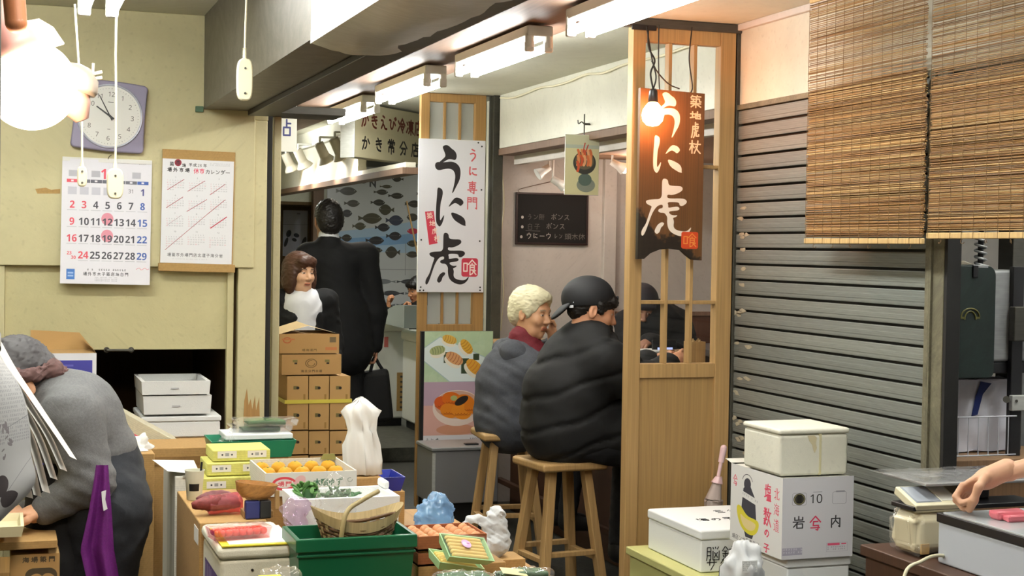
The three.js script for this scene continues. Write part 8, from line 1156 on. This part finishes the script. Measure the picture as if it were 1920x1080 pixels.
// --- vendor bending over the stall
{
  const z = -4.28, P = (px, py, dz = 0) => onZ(px, py, z + dz), pel = P(182, 880), ch = P(134, 782), nk = P(90, 732), hc = P(36, 722), J = { pelvis: A3(pel), chest: A3(ch), neck: A3(nk), head: { c: hc, f: [-0.75, -0.62, 0.15], u: [-0.5, 0.8, 0] }, sL: A3(P(132, 782, 0.15)), sR: A3(P(128, 775, -0.16)), eL: A3(P(168, 902, 0.17)), eR: A3(P(150, 910, -0.16)), wL: A3(P(78, 962, 0.15)), wR: A3(P(60, 960, -0.05)), hL: [pel.x + 0.02, pel.y - 0.1, z + 0.08], hR: [pel.x + 0.0, pel.y - 0.1, z - 0.08], kL: [pel.x + 0.0, 0.45, z + 0.09], kR: [pel.x - 0.06, 0.45, z - 0.09], aL: [pel.x + 0.06, 0.09, z + 0.09], aR: [pel.x + 0.03, 0.09, z - 0.09], tL: [pel.x - 0.08, 0, z + 0.1], tR: [pel.x - 0.11, 0, z - 0.1] };
  const tone = 0xcf9c7a, t = thing('person', 'stooping vendor in grey sweater and purple apron behind the newspapers', 'person');
  part(t, 'body', bodySkin(J, tone, [handSkin(tone, J.wL, [-1, -0.02, 0.1], [0, -1, 0.2], 0.5, 1, 0.95), handSkin(tone, J.wR, [-1, 0, 0.2], [0, -1, 0], 0.5, -1, 0.95)]), SKIN);
  const rib = (x, y, zz) => { const e = V(...J.eL), d = Math.hypot(x - e.x, y - e.y, zz - e.z); return (d < 0.14 ? 0.006 * Math.sin((x * 0.5 + y) * 150) * (1 - d / 0.14) : 0) + 0.006 * fbm(x * 9, y * 12, zz * 9, 2); };
  clothing(t, 'grey_sweater', [C(add(J.pelvis, -0.01, 0.05, 0), J.chest, 0.118, 0.125), C(J.chest, J.neck, 0.115, 0.06), C(J.chest, J.sL, 0.1, 0.08), C(J.chest, J.sR, 0.1, 0.08), C(J.sL, J.eL, 0.084, 0.066, 0.018), C(J.eL, V(...J.wL).lerp(V(...J.eL), 0.12), 0.064, 0.043, 0.02), C(J.sR, J.eR, 0.086, 0.066), C(J.eR, J.wR, 0.064, 0.043)], 0.0095, M.greyKnit, 0.05, rib);
  clothing(t, 'jeans', [C(add(J.pelvis, 0.01, 0.0, 0), J.hL, 0.112, 0.115), C(add(J.pelvis, 0, 0.0, 0), J.hR, 0.112, 0.115), C(J.hL, J.kL, 0.115, 0.08), C(J.kL, J.aL, 0.078, 0.068), C(J.hR, J.kR, 0.1, 0.08), C(J.kR, J.aR, 0.082, 0.07)], 0.012, M.jeans, 0.04, wrinkle(0.006, 10, 6)); shoes(t, J, M.shoeDark);
  const apron = (pts, zz) => { const N = 26, K = 10, pos = [], idx = []; for (let i = 0; i <= N; i++) { const q = i / N * (pts.length - 1), j = Math.min(pts.length - 2, Math.floor(q)), f = q - j, l = pts[j][0] + (pts[j + 1][0] - pts[j][0]) * f, r = pts[j][1] + (pts[j + 1][1] - pts[j][1]) * f, y = pts[j][2] + (pts[j + 1][2] - pts[j][2]) * f; for (let k = 0; k <= K; k++) { const u = k / K, p = onZ(l + (r - l) * u, y, z + zz), fold = 0.02 * Math.sin(u * 11 + i * 0.05) * Math.min(1, 0.1 + i / N); pos.push(p.x, p.y, z + zz + fold); } } for (let i = 0; i < N; i++) for (let k = 0; k < K; k++) { const e = i * (K + 1) + k; idx.push(e, e + K + 1, e + 1, e + 1, e + K + 1, e + K + 2); } const g = new THREE.BufferGeometry(); g.setAttribute('position', new THREE.Float32BufferAttribute(pos, 3)); g.setIndex(idx); g.computeVertexNormals(); return metric(g); };
  const ap = part(t, 'purple_apron', apron([[180, 203, 872], [176, 205, 900], [166, 210, 960], [150, 214, 1030], [162, 224, 1085], [166, 230, 1180]], 0.275), M.purpleCloth); const lg = P(190, 922, 0.3); part(ap, 'white_lettering', plate([[0, 0], [0.012, 0.004], [0.01, -0.02], [0.016, -0.045], [0.006, -0.05], [0.002, -0.025]], 0.001).translate(lg.x, lg.y, lg.z), M.shirtWhite);
  clothing(t, 'black_skirt', [C(add(J.pelvis, -0.09, -0.06, 0.04), [pel.x - 0.12, 0.35, z + 0.05], 0.1, 0.13)], 0.013, M.suitBlack, 0.04, wrinkle(0.006, 12), 'black apron front');
  hairOf(t, J, [...cap0, E([0, -0.03, -0.07], [0.07, 0.07, 0.05], 0.03), E([0, -0.055, 0.1], [0.072, 0.095, 0.08], 0.01, true), E([0, -0.16, 0.01], [0.1, 0.075, 0.1], 0.01, true)], mat('hairGrey', 0x3c3a3d, 0.6), wrinkle(0.004, 50));
  const scarf = skin([C([-0.06, -0.02, -0.085], [0.06, -0.02, -0.085], 0.03), C([-0.08, 0.0, -0.04], [-0.085, 0.06, 0.03], 0.018), C([0.08, 0.0, -0.04], [0.085, 0.06, 0.03], 0.018), E([0.03, -0.06, -0.1], [0.03, 0.03, 0.02])], 0.005, 0.03, wrinkle(0.006, 40)).applyMatrix4(headBasis(J.head)); part(t, 'headscarf', metric(scarf), mat('scarfBrown', 0x6b4c4c, 0.8, { map: TX.scuff }));
}
// --- seller reaching over the scale
{
  const P = (px, py, zz) => onZ(px, py, zz), w = P(1866, 890, -3.02), e = V(2.72, w.y + 0.16, -2.7), x = 3.02, z = -2.45, J = { pelvis: [x, 0.9, z], chest: [x - 0.06, 1.25, z], neck: [x - 0.1, 1.43, z], head: { c: V(x - 0.13, 1.58, z), f: [-0.8, -0.4, -0.4] }, sR: [x - 0.1, 1.32, z - 0.18], sL: [x - 0.05, 1.32, z + 0.18], eR: A3(e), wR: A3(w), eL: [x - 0.08, 1.05, z + 0.22], wL: [x - 0.28, 0.95, z + 0.14], hL: [x, 0.88, z + 0.09], hR: [x, 0.88, z - 0.09], kL: [x, 0.48, z + 0.1], kR: [x, 0.48, z - 0.1], aL: [x, 0.09, z + 0.1], aR: [x, 0.09, z - 0.1], tL: [x - 0.16, 0, z + 0.11], tR: [x - 0.16, 0, z - 0.11] };
  const tone = 0xc99a7c, t = thing('person', 'seller reaching a bare forearm and closed hand over the scale', 'person'), dir = w.clone().sub(e).normalize();
  part(t, 'body', bodySkin(J, tone, [handSkin(tone, J.wR, [dir.x, dir.y - 0.25, dir.z], [-0.3, -1, 0.35], 1.35, 1, 1.0), handSkin(tone, J.wL, [-1, -0.2, 0], [0, -1, 0], 0.5, -1)]), SKIN);
  clothing(t, 'white_shirt', [C(J.pelvis, J.chest, 0.15, 0.15), C(J.chest, J.neck, 0.13, 0.07), C(J.sR, V(...J.sR).lerp(e, 0.75), 0.08, 0.062), C(J.sL, V(...J.sL).lerp(V(...J.eL), 0.75), 0.08, 0.062)], 0.013, M.shirtWhite, 0.05, wrinkle(0.006, 12));
  clothing(t, 'trousers', [C(J.hR, J.kR, 0.1, 0.08), C(J.kR, J.aR, 0.078, 0.065), C(J.hL, J.kL, 0.1, 0.08), C(J.kL, J.aL, 0.078, 0.065), C(J.pelvis, J.hL, 0.12, 0.1), C(J.pelvis, J.hR, 0.12, 0.1)], 0.015, M.trouserDark, 0.04); shoes(t, J, M.shoeDark);
  hairOf(t, J, [...cap0, E([0, 0, -0.06], [0.076, 0.06, 0.05], 0.03), E([0, -0.055, 0.1], [0.072, 0.095, 0.08], 0.01, true), E([0, -0.15, 0.01], [0.1, 0.075, 0.1], 0.01, true)], M.hairBlack, wrinkle(0.004, 50));
}
scene.traverse((o) => { if (o.isLight) { if (o.shadow) o.castShadow = !o.isRectAreaLight; } });
renderer.render(scene, camera);
